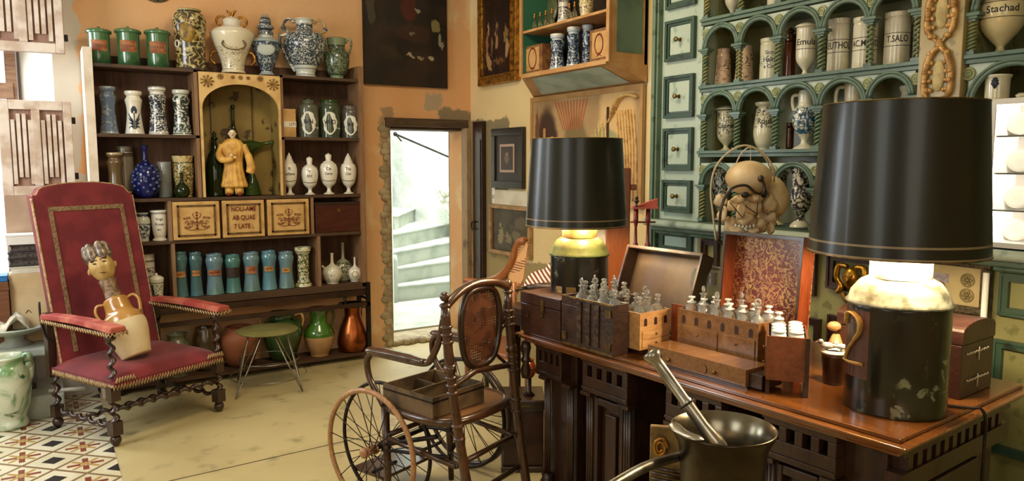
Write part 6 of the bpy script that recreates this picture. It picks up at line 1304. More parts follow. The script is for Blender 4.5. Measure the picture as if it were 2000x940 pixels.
# domed chest: its end faces the camera
e0 = hitY(1852, 775, .09); x0_, x1_ = .50, .735; hch = zl(1856, 648, x0_, .09); htp = zl(1905, 622, .62, .09)
r = thing('domed_chest', 'domed dark red leather chest with white stitched marks behind the near lamp', 'chest', P2(x0_, .08), TA); Wd = x1_-x0_; Ld = .40
MB().bx(0, Wd, 0, Ld, 0, hch*.80).build('body', M['leather2'], r, bev=.003)
poly = [(0, hch*.81), (Wd, hch*.81)] + [(Wd/2+Wd/2*cos(a), hch + (htp-hch)*sin(a)) for a in [pi*k/12 for k in range(13)]]
N = len(poly); m = MB().add([(p_[0], -.003, p_[1]) for p_ in poly] + [(p_[0], Ld+.003, p_[1]) for p_ in poly], [tuple(range(N)), tuple(range(2*N-1, N-1, -1))] + [(i, N+i, N+(i+1) % N, (i+1) % N) for i in range(N)])
m.build('lid', M['leather2'], r, bev=.002)
for zz_, o_ in ((hch*.66, 0), (hch*.25, .01)):
    MB().tube([(.03+o_+.0065*k, -.003, zz_+.003*sin(k*1.9)) for k in range(26)], .0022, 5).tube([(.12, -.003, zz_+.012), (.12, -.003, zz_-.03)], .0018, 5).build('white_stitching', M['paper'], r)
MB().bx(.02, .05, .1, .3, htp-.004+.0, htp+.012).build('papers', M['paper'], r) if False else None
# fish bowl
q = hitX(1384, 560, .60); pos = P2(.60, q.y); Rb_ = rad(1346, 1424, 560, pos.x, pos.y)
r = thing('fish_bowl', 'round clear glass bowl between the two open lids', 'bowl', pos)
zb_c = zat(1384, 557, pos.x, pos.y)-TZ
MB().lathe([(0, .03), (.03, .03), (.03, .0), (.05, 0), (0.0, .0)][:0] + [(0, .002), (Rb_*.5, .002), (Rb_*.95, Rb_*.7), (Rb_, Rb_*1.1), (Rb_*.9, Rb_*1.6), (Rb_*.75, Rb_*1.85), (Rb_*.8, Rb_*1.9), (Rb_*.72, Rb_*1.88), (Rb_*.86, Rb_*1.6), (Rb_*.96, Rb_*1.1), (Rb_*.9, Rb_*.7), (Rb_*.45, .01), (0, .01)], 32, TR(0, 0, max(.0, zb_c-Rb_*1.0))).build('bowl', M['glass'], r)
if zb_c-Rb_ > .01: MB().lathe([(0, 0), (.05, 0), (.045, .01), (.03, .02), (.028, zb_c-Rb_), (0, zb_c-Rb_)], 20).build('foot', M['dark_wood'], r)
# ---------------------------------------------------------------- exploded skull
pos = P2(.66, .955); sk = thing('skull_model', 'anatomical skull model with bones spread on wires, behind the open red lid', 'skull', pos, face(pos.x, pos.y)); D_ = pos.x*sin(YW)+pos.y*cos(YW)
iv = (Matrix.Translation(pos) @ RZ(face(pos.x, pos.y))).inverted()
def sp(px, py, dd=0): return iv @ oD(px, py, D_+dd)
bone = plain('old_bone', '#ead3a8', '#d9b988', 9, .5, bump=.15)
u1 = (sp(1500, 400)-sp(1400, 400)).length/100     # metres per pixel here
c = sp(1462, 350); m = MB()
vs = []; fs = []; sg = 28; rn = 16
for i in range(rn+1):
    th_ = pi*i/rn
    for j in range(sg):
        ph = 2*pi*j/sg; x = 44*u1*sin(th_)*cos(ph); y = 46*u1*sin(th_)*sin(ph); z = -36*u1*cos(th_)
        if z < 0: x *= 1+.004*z/u1; z *= .9
        vs.append((c.x+x, c.y+y, c.z+z))
for i in range(rn):
    for j in range(sg): fs.append((i*sg+j, i*sg+(j+1) % sg, (i+1)*sg+(j+1) % sg, (i+1)*sg+j))
m.add(vs, fs, True).build('cranium', bone, sk)
c2 = sp(1512, 385, .07); MB().ball(c2, (27*u1, 34*u1, 42*u1), 20, RY(-.15)).build('rear_cranium', bone, sk)
bonesp = [('face_bone', 1466, 404, 30, 22, .0), ('brow_bone', 1444, 389, 16, 8, -.05), ('brow_bone', 1476, 388, 14, 8, -.05), ('palate_bone', 1470, 452, 14, 8, -.03), ('cheekbone', 1432, 402, 14, 12, -.03), ('cheekbone', 1500, 398, 16, 20, .0), ('nasal_bone', 1447, 412, 10, 16, -.06), ('upper_jaw', 1455, 430, 22, 12, -.03), ('temporal_bone', 1408, 392, 14, 12, .0), ('temporal_bone', 1500, 425, 20, 18, .03), ('lower_jaw', 1440, 452, 18, 12, -.02), ('lower_jaw', 1478, 440, 22, 16, .0), ('wing_bone', 1412, 420, 10, 16, -.02), ('wing_bone', 1425, 440, 12, 18, .0), ('jaw_branch', 1505, 445, 8, 16, .02)]
random.seed(4)
for nm, px, py, a_, b_, dd in bonesp:
    cc = sp(px, py, dd); mm = MB(); sg = 14
    vs = []; fs = []
    for i in range(9):
        th_ = pi*i/8
        for j in range(sg):
            ph = 2*pi*j/sg; k_ = .86+.32*sin(3*ph+px)*sin(2*th_+py)+.09*random.uniform(-1, 1)
            vs.append((cc.x+a_*u1*sin(th_)*cos(ph)*k_, cc.y+a_*.7*u1*sin(th_)*sin(ph)*k_, cc.z-b_*u1*cos(th_)*k_))
    for i in range(8):
        for j in range(sg): fs.append((i*sg+j, i*sg+(j+1) % sg, (i+1)*sg+(j+1) % sg, (i+1)*sg+j))
    mm.add(vs, fs, True).build(nm, bone, sk)
MB().ball(sp(1455, 381, -.085), (8*u1, .01, 6*u1), 12).build('eye_socket', M['inkb'], sk)
MB().ball(sp(1492, 378, -.03), (7*u1, .02, 9*u1), 12).build('eye_socket', M['inkb'], sk)
for k in range(6): MB().ball(sp(1437+7*k, 441+.4*k*(5-k), -.05), (2.6*u1, .006, 4*u1), 8).build('tooth', M['skin_w'], sk)
wire = plain('pale_wire', '#cdbd9c', None, rough=.5)
MB().tube(catmull([sp(1398, 470), sp(1392, 415), sp(1388, 372), sp(1396, 330), sp(1420, 300), sp(1455, 284), sp(1492, 300), sp(1510, 330), sp(1512, 355)], 5), .004, 7).build('wire_hoop', wire, sk)
MB().tube(catmull([sp(1412, 410, .05), sp(1430, 345, .05), sp(1445, 305, .05), sp(1468, 288, .03), sp(1500, 318, .06), sp(1518, 390, .08), sp(1520, 420, .08), sp(1505, 455, .06)], 5), .003, 7).build('wire_hoop', wire, sk)
MB().tube([sp(1466, 288, 0), sp(1466, 320, 0)], .002, 6).build('hanging_wire', wire, sk)
MB().tube(catmull([sp(1405, 470, -.08), sp(1408, 410, -.1), sp(1425, 372, -.1), sp(1455, 362, -.1), sp(1475, 376, -.1), sp(1490, 378, -.1), sp(1493, 362, -.1), sp(1486, 350, -.1)], 5), .0055, 8).ball(sp(1486, 349, -.1), (.012, .012, .014), 10).build('dark_hook', M['inkr'] if False else M['dark_wood'], sk)
for a_, b_ in (((1425, 395), (1450, 425)), ((1455, 402), (1478, 418)), ((1480, 395), (1478, 425))): MB().tube([sp(*a_, -.1), sp(*b_, -.1)], .0018, 5).build('pin', M['iron'], sk)
top = sp(1465, 425); MB().tube([(top.x, top.y+.02, .012), (top.x, top.y+.02, top.z)], .006, 8).build('stand_rod', M['iron'], sk)
MB().lathe([(0, 0), (.07, 0), (.065, .012), (0, .014)], 28, TR(top.x, top.y+.02, 0)).build('stand_base', M['dark_wood'], sk)
for q_ in (sp(1398, 470), sp(1405, 470, -.08)): MB().tube([q_, (top.x, top.y+.02, max(.02, q_.z-.08))], .003, 6).build('stand_arm', M['iron'], sk)

# ================================================================ GREEN APOTHECARY CABINET
XC = 3.0
gpaint = lambda nm, a, b, c_: (lambda t: (t.set(t.mix(t.ramp(t.noise(t.mapp(), 16, 5), .56, .66), t.mix(t.ramp(t.noise(t.mapp(), 1.6, 3), .35, .65), a, b), c_), .45, coat=.15), t.bump(t.noise(t.mapp(), 30, 4), .1, .01), t.m)[2])(NT(nm))
GP = gpaint('pale_green_paint', '#bccab8', '#aebfae', '#93aa98'); GD = gpaint('sea_green_paint', '#51695a', '#5f7866', '#3f5648'); GDK = gpaint('dark_green_paint', '#2c4436', '#37503f', '#1d2c22'); OL = gpaint('olive_paint', '#7f7d4c', '#8a885a', '#6d6b40')
cab = thing('apothecary_cabinet', 'tall green painted apothecary cabinet with arcaded shelves and a column of small drawers', 'cabinet', (3.15, 1.6, 0))
def CB(mb, n, m, lab=None, bev=0, par=None):
    if par: return mb.build(n, m, par, lab, bev)
    return mb.build(n, m, cab, lab, bev, loc=-cab.location)
YL, YR = 3.14, -.6
CB(MB().bx(3.34, 3.38, YR, YL, 1.15, 3.1), 'back_panel', OL)
CB(MB().bx(XC+.005, 3.38, 2.84, YL, 0, 3.1), 'drawer_column', GP)
CB(MB().bx(XC-.03, XC+.03, YL, YL+.05, 0, 3.15).bx(XC-.045, XC-.03, YL+.012, YL+.038, 0, 3.15).bx(XC+.03, 3.38, YL, YL+.05, 0, 3.15), 'corner_post', gpaint('post_green', '#6d836b', '#5f765f', '#465c49'), bev=.006)
SZ = [1.195, 1.565, 1.905, 2.25, 2.6]
PIL = (1.50, 1.665)
dr_rows = [(38, 118), (147, 230), (250, 333), (352, 415)]
zr_list = [(oX(1328, b_, XC).z, oX(1328, a_, XC).z) for a_, b_ in [(-60, 15)] + dr_rows]
y0_, y1_ = 2.885, 3.105
for i, (za, zb) in enumerate(zr_list):
    d = CB(MB().bx(XC-.006, XC+.0045, y0_+.035, y1_-.035, za+.035, zb-.035), 'drawer', GP)
    m = MB(); f1 = .032
    for q0, q1, dx in ((0, .016, .018), (.0165, .030, .010)):
        a_, b_, c_, e_ = y0_+q0, y1_-q0, za+q0, zb-q0; w_ = q1-q0
        m.bx(XC-dx, XC+.0045, a_, b_, c_, c_+w_).bx(XC-dx, XC+.0045, a_, b_, e_-w_, e_).bx(XC-dx, XC+.0045, a_, a_+w_, c_+w_, e_-w_).bx(XC-dx, XC+.0045, b_-w_, b_, c_+w_, e_-w_)
    o = m.build('moulding', GDK, d); 
    yc = (y0_+y1_)/2; zc = (za+zb)/2
    MB().spin((XC-.007, yc, zc), (XC-.045, yc, zc), [(0, .012), (.15, .008), (.5, .006), (.7, .013), (.9, .014), (1, .008)], 12).build('knob', M['brass'], d)
for a_, b_, c_, e_ in [(2.87, 3.12, 1.02, 1.115)]:
    d = CB(MB().bx(XC-.008, XC+.0045, a_+.04, b_-.04, c_+.02, e_-.02), 'drawer', plain('light_blue_green', '#a9c4b8')); o = MB().bx(XC-.016, XC+.0045, a_, b_, c_, c_+.02).bx(XC-.016, XC+.0045, a_, b_, e_-.02, e_).bx(XC-.016, XC+.0045, a_, a_+.035, c_+.02, e_-.02).bx(XC-.016, XC+.0045, b_-.035, b_, c_+.02, e_-.02).build('moulding', GDK, d)
# ledge
CB(MB().bx(XC-.09, 3.34, YR, YL+.0, 1.155, 1.19).bx(XC-.06, 3.3, YR, YL-.001, 1.125, 1.1545).bx(XC-.03, 3.3, YR, YL-.002, 1.105, 1.1245), 'ledge', GD, bev=.008)
CB(MB().tube([(XC-.095, YR, 1.172), (XC-.095, YL+.01, 1.172)], .02, 12), 'ledge_roll', GP)
# shelves
for k, z in enumerate(SZ[1:]):
    for (a_, b_) in ((YR, PIL[0]), (PIL[1], 2.84)):
        if k == 0 and a_ == YR: continue
        CB(MB().bx(XC-.0, 3.34, a_, b_, z-.018, z).bx(XC-.022, XC, a_, b_, z-.012, z+.004).bx(XC-.012, XC, a_, b_, z-.030, z-.0125), 'shelf', GD, bev=.002)
colY = [2.825-.233*k for k in range(5)] + [1.69]
def bay(y1, y0, z, last=False):
    """arched spandrel between two columns, plus its double moulding"""
    w_ = y1-y0; R_ = w_/2-.014; zc = z+.215 if w_ > .2 else z+.23; zt = z+.318; yc = (y0+y1)/2; zt = min(zt, z+.34-.031)
    zc = zt-R_-.012
    m = MB(); n_ = 14; vs = []; fs = []
    arc = [(yc+R_*cos(pi*k/n_), zc+R_*sin(pi*k/n_)) for k in range(n_+1)]
    for (y, zz_) in arc: vs += [(XC, y, zz_), (XC, y, zt), (XC+.014, y, zz_), (XC+.014, y, zt)]
    for k in range(n_): a = 4*k; b = a+4; fs += [(a, b, b+1, a+1), (a+2, a+3, b+3, b+2), (a, a+2, b+2, b)]
    m.add(vs, fs); m.bx(XC, XC+.014, y0, yc-R_, zc, zt).bx(XC, XC+.014, yc+R_, y1, zc, zt)
    CB(m, 'arch_panel', GP)
    A = [(XC-.004, yc+(R_)*cos(pi*k/20), zc+(R_)*sin(pi*k/20)) for k in range(21)]; B = [(XC-.008, yc+(R_+.013)*cos(pi*k/20), zc+(R_+.013)*sin(pi*k/20)) for k in range(21)]
    CB(MB().tube(A, .010, 8).tube(B, .007, 8), 'arch', GD)
    return zc, zt
def column(y, z, zc):
    m = MB(); n_ = 36; top = zc-.03
    for ph in (0, pi): m.tube([(XC+.004+.011*cos(ph+2*pi*4*i/n_), y+.013*sin(ph+2*pi*4*i/n_), z+.018+(top-z-.018)*i/n_) for i in range(n_+1)], .006, 6)
    CB(m, 'column', gpaint('column_green_'+str(0), '#5f7a5c', '#8a8450', '#3d5540') if not bpy.data.materials.get('column_green_0') else bpy.data.materials['column_green_0'])
    CB(MB().bx(XC-.014, XC+.02, y-.018, y+.018, z+.001, z+.018), 'column_base', GD)
    CB(MB().bx(XC-.022, XC+.026, y-.034, y+.034, zc-.012, zc).bx(XC-.016, XC+.02, y-.024, y+.024, zc-.022, zc-.0125).bx(XC-.010, XC+.014, y-.016, y+.016, zc-.032, zc-.0225), 'capital', GD)
def medallion(y, z): 
    CB(MB().ring((XC-.003, y, z), .021, .005, RY(pi/2), 20, 6).ring((XC-.005, y, z), .010, .004, RY(pi/2), 14, 6).ball((XC-.003, y, z), (.006, .006, .006), 8).ball((XC-.001, y, z), (.004, .021, .021), 16), 'medallion', bpy.data.materials.get('medallion_paint') or plain('medallion_paint', '#a9b088', '#8a9060', 30, .5))
rightY = [1.485, 1.18, .88, .58, .28, -.02, -.32]
for z in SZ[:4]:
    for i in range(5):
        zc, zt = bay(colY[i], colY[i+1], z)
        medallion(colY[i]-(.012 if i == 0 else 0), zt-.035)
        column(colY[i]-(.0 if i else .012), z, zc)
    column(colY[5]-.0, z, zc); medallion(colY[5]-.005, zt-.035)
for z in SZ[1:4]:
    for i in range(6):
        zc, zt = bay(rightY[i], rightY[i+1], z); medallion(rightY[i]-.0, zt-.035)
        if z > 1.6: column(rightY[i], z, zc)
CB(MB().bx(XC+.02, 3.33, PIL[1]+.0, PIL[1]+.012, 1.19, 3.0).bx(XC+.02, 3.33, PIL[0]-.012, PIL[0], 1.19, 3.0), 'inner_side', OL)
CB(MB().bx(3.1, 3.34, 2.826, 2.8395, 1.19, 3.0), 'inner_side', OL)
# gilt pilaster
CB(MB().bx(XC-.03, XC+.02, PIL[0], PIL[1], 1.19, 3.0), 'pilaster', OL if False else gpaint('pilaster_cream', '#b9a468', '#a8966a', '#8a7c4c'), bev=.003)
gl = plain('pale_gilding', '#cfa566', '#9c7440', 30, .4, .35, bump=.3); yc = (PIL[0]+PIL[1])/2; random.seed(8)
for k in range(6):
    z = 1.48+.24*k
    m = MB()
    for s_ in (-1, 1):
        m.tube(catmull([(XC-.034, yc, z), (XC-.04, yc+s_*.045, z+.05), (XC-.036, yc+s_*.05, z+.12), (XC-.04, yc+s_*.035, z+.19), (XC-.034, yc, z+.235)], 5), [.006, .012, .014, .012, .006], 8)
        for q in range(6):
            zz_ = z+.03+.035*q; m.ball((XC-.042, yc+s_*(.052-.02*abs(q-2.5)/2.5), zz_), (.012, .013, .012), 8)
            m.ball((XC-.038, yc+s_*(.033-.01*abs(q-2.5)/2.5), zz_), (.008, .010, .010), 7)
    for q in range(3): m.ball((XC-.038, yc, z+.235+.008*q), (.012, .02-.004*q, .01), 8)
    CB(m, 'carved_garland', gl)
    CB(MB().ball((XC-.032, yc, z+.12), (.008, .026, .062), 16), 'cartouche', bpy.data.materials.get('cartouche_cream') or plain('cartouche_cream', '#c9b57a', '#a8965c', 20, .5, bump=.4))
# base panels below the ledge
CB(MB().bx(XC+.0, 3.30, YR, 2.839, 0, 1.1045), 'base', OL)
def frame_panel(y0, y1, z0, z1, m1, nm='panel_moulding', w=.03, d=.02, lab=None):
    m = MB(); x = XC-d
    m.bx(x, XC-.0005, y0, y1, z0, z0+w).bx(x, XC-.0005, y0, y1, z1-w, z1).bx(x, XC-.0005, y0, y0+w, z0+w, z1-w).bx(x, XC-.0005, y1-w, y1, z0+w, z1-w)
    m.bx(x-.006, x-.0005, y0, y1, z0, z0+w*.35).bx(x-.006, x-.0005, y0, y1, z1-w*.35, z1).bx(x-.006, x-.0005, y0, y0+w*.35, z0+w*.35, z1-w*.35).bx(x-.006, x-.0005, y1-w*.35, y1, z0+w*.35, z1-w*.35)
    return CB(m, nm, m1, lab)
for (px0, px1, py0, py1) in [(1375, 1405, 455, 560), (1500, 1596, 478, 570), (1500, 1594, 612, 900), (1622, 1800, 478, 576), (1622, 1700, 620, 900), (1960, 2080, 512, 624), (1945, 2070, 672, 900)]:
    a_ = oX(px0, py0, XC); b_ = oX(px1, py1, XC); z0 = oX((px0+px1)/2, py1, XC).z; z1 = min(1.1, oX((px0+px1)/2, py0, XC).z)
    frame_panel(b_.y, a_.y, max(.06, z0), z1, M['dark_wood'] if px0 < 1900 else GDK)
a_ = oX(1838, 560, XC-.02); b_ = oX(1940, 560, XC-.02); z0 = oX(1890, 612, XC-.02).z; z1 = oX(1890, 506, XC-.02).z
y1_ = a_.y+.12; y0_ = b_.y
mapf = thing('framed_relief', 'cream relief panel with rosettes in a carved dark frame, above the domed chest', 'relief', (XC-.0205, (y0_+y1_)/2, z0)); hw = (y1_-y0_)/2; h_ = z1-z0
fm_ = MB().bx(-.03, 0, -hw, hw, 0, .03).bx(-.03, 0, -hw, hw, h_-.03, h_).bx(-.03, 0, -hw, -hw+.035, .03, h_-.03).bx(-.03, 0, hw-.035, hw, .03, h_-.03); fm_.build('frame', plain('carved_dark_gilt', '#4c4026', '#2f2616', 60, .5, bump=1, bs=90), mapf, bev=.006)
MB().bx(-.012, 0, -hw+.035, hw-.035, .03, h_-.03).build('panel', plain('cream_relief_panel', '#b9a878', '#a8966a', 6, .6), mapf)
for yy, zz_ in ((-hw+.085, .07), (-hw+.085, h_-.08)):
    m = MB().ring((-.014, yy, zz_), .024, .003, RY(pi/2), 20, 6).ball((-.014, yy, zz_), .007, 8)
    for k in range(6): m.ball((-.014, yy+.013*cos(k*pi/3), zz_+.013*sin(k*pi/3)), (.004, .007, .007), 7)
    m.build('rosette', plain('relief_olive', '#7d6f44', None) if zz_ == .07 else bpy.data.materials['relief_olive'], mapf)
MB().bx(-.014, -.0125, .0, .06, h_-.10, h_-.065).build('printed_label', plain('lilac_label', '#8a7f86', '#a39aa0', 60, .6), mapf)
MB().lathe([(0, 0), (.018, 0), (.016, .006), (.008, .01), (0, .011)], 14, TR(-.0125, .03, h_*.45) @ RY(-pi/2)).build('boss', M['gold'], mapf)
# gilt mask ornament
p = oX(1662, 540, XC-.04); gm_ = thing('gilt_mask', 'gilt scrolled mask ornament glinting behind the neck of the near lamp', 'ornament', (XC-.03, p.y, p.z-.08))
m = MB().ball((-.01, 0, .07), (.025, .035, .05), 16).ball((-.035, 0, .065), (.01, .007, .014), 8)
for s_ in (-1, 1): m.tube(catmull([(-.01, s_*.02, .12), (-.01, s_*.06, .12), (-.015, s_*.065, .07), (-.01, s_*.045, .03), (-.015, s_*.06, .0)], 5), [.012, .014, .012, .014, .008], 8).ball((-.03, s_*.014, .085), (.006, .008, .005), 8)
m.tube(catmull([(-.015, -.03, .0), (-.02, 0, -.03), (-.015, .03, .0)], 4), .012, 8).build('mask', plain('bright_gilt', '#c08f30', '#8a6020', 25, .28, .85, bump=.3), gm_)
tag(MB().tube([(2.93, 1.345, .0), (2.93, 1.345, 1.10)], .011, 10).build('edge_gleam', plain('gleam_white', '#e8e6dc', None, rough=.3)), 'thin white upright tube standing in for a bright reflection right of the domed chest', 'tube')  # added white tube, drawn in place of a bright edge reflection

# ---- jars in the cabinet
CW = plain('cream_glaze', '#dccf9f', '#cdbd88', 7, .2, coat=.6); CG = plain('cream_white_glaze', '#dcd6bd', '#c9c09c', 7, .2, coat=.6)
cyl = [(0, 0), (.92, 0), (.96, .02), (.95, .5), (.95, .86), (.9, .9), (.97, .92), (.97, .98), (.93, 1), (0, 1)]
gob = [(0, 0), (.75, 0), (.75, .02), (.35, .06), (.22, .11), (.3, .15), (.75, .27), (.9, .42), (.9, .86), (1.05, .9), (1.05, .93), (.7, .97), (.2, 1), (0, 1)]
def cj(px, z, label, shape, m, name='pharmacy_jar', cat='jar', X=3.12, **k): return jar(name, label, cat, px, z+.001, shape, m, X=X, **k)
def ban(R, rz, h, zs_, r, m=None):
    for z_ in zs_: MB().ring((0, 0, h*z_), rz(h*z_)+.0005, .0012, None, 36, 4).build('painted_band', m or M['inkb'], r)
z = SZ[2]
pinkc = ceramic('pink_branch', '#d6b798', '#6d4a30', 18, .02, [], .8, .1, dens=.56)
cj((1397, 1431, 96), z, 'rosy-cream jar with brown branch marks, leftmost under the upper arches', 'waist' if False else [(0, 0), (.9, 0), (1, .05), (.95, .25), (.84, .6), (.82, .75), (.7, .88), (.72, .92), (.72, 1), (.5, 1), (0, .9)], pinkc)
cj((1436, 1474, 90), z, 'rosy-cream jar with branch marks half behind the first twisted column', [(0, 0), (.95, 0), (1, .05), (.95, .25), (.86, .6), (.85, .75), (.75, .88), (.78, .92), (.78, 1), (.5, 1), (0, .9)], pinkc)
r, R, h, rz = cj((1484, 1532, 76), z, 'white lettered jar behind the second twisted column', cyl, ceramic('blue_script', '#d2cfb4', '#3d5a58', 40, .03, [], .6, .35, dens=.6))
wrap_text(r, 'Siccus', h*.13, rz, h*.66, plain('teal_ink', '#2f4a4a')); wrap_text(r, 'Halmo', h*.15, rz, h*.5, M['ink']); wrap_text(r, 'e Croci', h*.12, rz, h*.34, M['ink'])
r, R, h, rz = cj((1533, 1556, 68), z, 'slim brown glass jar beside the tall goblet jar', 'drum', M['glass_brown'], X=3.16)
MB().lathe([(R*.5, h), (R*.5, h+.01), (R*.9, h+.012), (R*.3, h+.03), (0, h+.035)], 14).build('stopper', M['glass_brown'], r)
r, R, h, rz = cj((1554, 1598, 43), z-0, 'tall cream goblet jar lettered Emula, on the upper arcade shelf', gob, CG, X=3.08); wrap_text(r, 'Emula', h*.16, rz, h*.62, M['inkb']); ban(R, rz, h, (.5,), r)
for px, tx, tp, lb in [((1617, 1664), 'EUTHOL', 38, 'plain cream jar lettered EUTHOL'), ((1666, 1719), 'AC.MURO', 35, 'plain cream jar lettered AC.MURO behind a twisted column'), ((1728, 1783), 'T.SALO', 25, 'plain cream jar lettered T.SALO next to the gilt pilaster')]:
    r, R, h, rz = cj((px[0], px[1], tp), z, lb, cyl, CW if 0 else CG, X=3.10); wrap_text(r, tx, h*.17, rz, h*.50, M['inkb'], xs=.72); ban(R, rz, h, (.38, .61), r)
r, R, h, rz = cj((1783, 1808, 52), z, 'narrow white lettered jar half behind the gilt pilaster', cyl, ceramic('violet_script', '#d9d6dc', '#3a3a66', 60, .04, [], .75, .2, dens=.56), X=3.14)
z = SZ[1]
r, R, h, rz = cj((1399, 1441, 206), z, 'footed white jar lettered Capron under the middle arches', gob, ceramic('capron_leaf', '#d6cfae', '#2d4038', 34, .03, [(.88, .9)], .86, .3, dens=.56)); wrap_text(r, 'Capron', h*.14, rz, h*.55, M['inkb'])
r, R, h, rz = cj((1472, 1521, 200), z, 'ovoid white jar lettered Roule under the middle arches', [(0, 0), (.5, 0), (.55, .05), (.8, .15), (.98, .35), (.92, .6), (.8, .85), (.7, .9), (.9, .94), (.92, 1), (.6, 1), (0, .95)], ceramic('roule_leaf', '#d8d2b2', '#2a2c3c', 30, .02, [], .9, .45, dens=.57)); wrap_text(r, 'Roule', h*.17, rz, h*.6, M['inkb'], xs=.9)
r, R, h, rz = cj((1549, 1602, 176), z, 'footed ewer with blue and teal scrolls, left of the near lampshade', [(0, 0), (.85, 0), (.8, .04), (.35, .1), (.3, .18), (.6, .27), (.95, .42), (1, .58), (.8, .7), (.6, .76), (.62, .92), (.55, .97), (.5, 1), (0, 1)], ceramic('teal_scroll', '#d9d6bc', '#2f5a78', 24, .07, [(.52, .53), (.64, .65)], .7, .26), X=3.08)
wrap_text(r, 'sirup.Cap', h*.08, rz, h*.585, M['ink'], xs=.8)
for s_ in (-1, 1): handle(r, [(s_*R*.6, 0, h*.92), (s_*R*1.0, 0, h*.9), (s_*R*1.0, 0, h*.75), (s_*R*.85, 0, h*.66)], .008, CG)
cj((1536, 1552, 240), z, 'dark brown glass bottle between two white jars', 'drum', M['glass_brown'], X=3.2, name='glass_bottle', cat='bottle')
r, R, h, rz = cj((1640, 1698, 160), z, 'white pitcher with dark blossoms, just above the near lampshade', [(0, 0), (.6, 0), (.95, .25), (1, .45), (.85, .62), (.65, .72), (.7, .97), (.72, 1), (.6, 1), (0, .9)], ceramic('blossom', '#dcd4b4', '#2a3050', 26, .0, [], .55, .2, dens=.52), X=3.10)
handle(r, [(-R*.62, 0, h*.93), (-R*1.15, 0, h*.9), (-R*1.2, 0, h*.65), (-R*.9, 0, h*.5)], .009, CG)
r, R, h, rz = cj((1753, 1791, 168), z, 'small white pear-shaped jar in the last arch before the pilaster', [(0, 0), (.6, 0), (.9, .3), (1, .6), (.9, .75), (.6, .85), (.6, .9), (.8, .95), (.8, 1), (.5, 1), (0, .95)], ceramic('white_leafy', '#d6d2bc', '#3a3c44', 40, .03, [], .8, .2), X=3.12)
z = SZ[0]
r, R, h, rz = cj((1391, 1428, 316), z, 'white goblet jar with dark scrolls, left behind the skull', gob, ceramic('dark_scroll_a', '#d4d0b8', '#2a3038', 22, .04, [], .9, .2)); 
r, R, h, rz = cj((1500, 1540, 330), z, 'white footed jar with a scrolled rim, right behind the skull', gob, ceramic('dark_scroll_b', '#dccfa4', '#30302c', 26, .06, [], .9, .1))
r, R, h, rz = cj((1545, 1590, 314), z, 'white goblet jar with dark scroll bands, left of the near lampshade on the ledge', [(0, 0), (.9, 0), (.85, .05), (.45, .12), (.4, .2), (.8, .3), (.95, .45), (.8, .6), (.85, .75), (1, .88), (.85, .97), (0, 1)], ceramic('dark_scroll_c', '#dbd8c6', '#23262e', 20, .05, [(.3, .31), (.62, .63)], .9, .1), X=3.06)
z = SZ[3]
for px, lb in [((1415, 1452), 'footed white jar cut by the top of the photo, first upper arch'), ((1560, 1600), 'footed white jar cut by the top of the photo, above the goblet jar')]:
    r, R, h, rz = cj((px[0], px[1], -75), z, lb, gob, CG); wrap_text(r, 'Diasen', h*.15, rz, h*.5, M['inkb'])
cj((1500, 1540, -80), z, 'cream jar cut by the top of the photo, second upper arch', cyl, CG)
# right section
r, R, h, rz = cj((1911, 2012, -28), SZ[2]+.0, 'big cream footed urn lettered Stachad at the right edge of the photo', [(0, 0), (.5, 0), (.48, .02), (.22, .07), (.17, .13), (.3, .18), (.8, .38), (1, .6), (.95, .75), (.7, .88), (.6, .93), (.66, 1), (0, 1)], CW, X=3.10)
wrap_text(r, 'Stachad', h*.14, rz, h*.63, M['inkb']); ban(R, rz, h, (.52, .74), r)
for s_ in (-1, 1): handle(r, [(s_*R*.62, 0, h*.95), (s_*R*.95, 0, h*.98), (s_*R*.98, 0, h*.85), (s_*R*.8, 0, h*.8)], .01, CW)
r, R, h, rz = cj((1920, 1979, 147), 1.735, 'squat white cup with a black shell motif above the lit vitrine', [(0, 0), (.8, 0), (.85, .1), (.88, .8), (1, .93), (.98, 1), (.85, 1), (.8, .9), (0, .8)], CG, X=3.04)
fl = MB(); zc_ = h*.55
for k in range(7): a_ = -1.2+.4*k; fl.tube([(( rz(zc_)+.001)*cos(-pi/2-.2), (rz(zc_)+.001)*sin(-pi/2-.2), zc_-.01), ((rz(zc_)+.001)*cos(-pi/2-.2+.25*sin(a_)), (rz(zc_)+.001)*sin(-pi/2-.2+.25*sin(a_)), zc_+.03*cos(a_))], [.002, .005], 6)
fl.build('painted_shell', M['ink'], r)
r, R, h, rz = cj((1983, 2020, 182), 1.735, 'small white pot at the very right edge above the vitrine', 'pot', CG, X=3.04)
# ================================================================ LIT VITRINE
y1_ = oX(1932, 330, 2.97).y; y0_ = oX(2030, 330, 2.97).y; z0 = 1.195; z1 = 1.735
vt = thing('lit_vitrine', 'small white brightly lit glass showcase of plates at the right edge of the photo', 'showcase', (3.0, (y0_+y1_)/2, z0)); hw = (y1_-y0_)/2; h_ = z1-z0-.001
wh = M['white']
MB().bx(-.05, .15, hw-.018, hw, 0, h_).bx(-.05, .15, -hw, -hw+.018, 0, h_).bx(-.05, .15, -hw+.018, hw-.018, h_-.02, h_).bx(-.05, .15, -hw+.018, hw-.018, 0, .018).bx(.14, .15, -hw+.018, hw-.018, .018, h_-.02).build('case', wh, vt)
for k in range(1, 4): MB().bx(-.03, .14, -hw+.018, hw-.018, h_*k/4-.003, h_*k/4+.003).build('glass_shelf', M['glass'], vt)
MB().bx(-.046, -.043, -hw+.018, hw-.018, .018, h_-.02).build('glass_door', glass('door_glass', '#ffffff', .0, 1), vt)
for k in range(4): point('vitrine_light', (2.975, y1_-.045, z0+h_*(k+.5)/4+.03), 5.5, (1, .93, .85), .012)
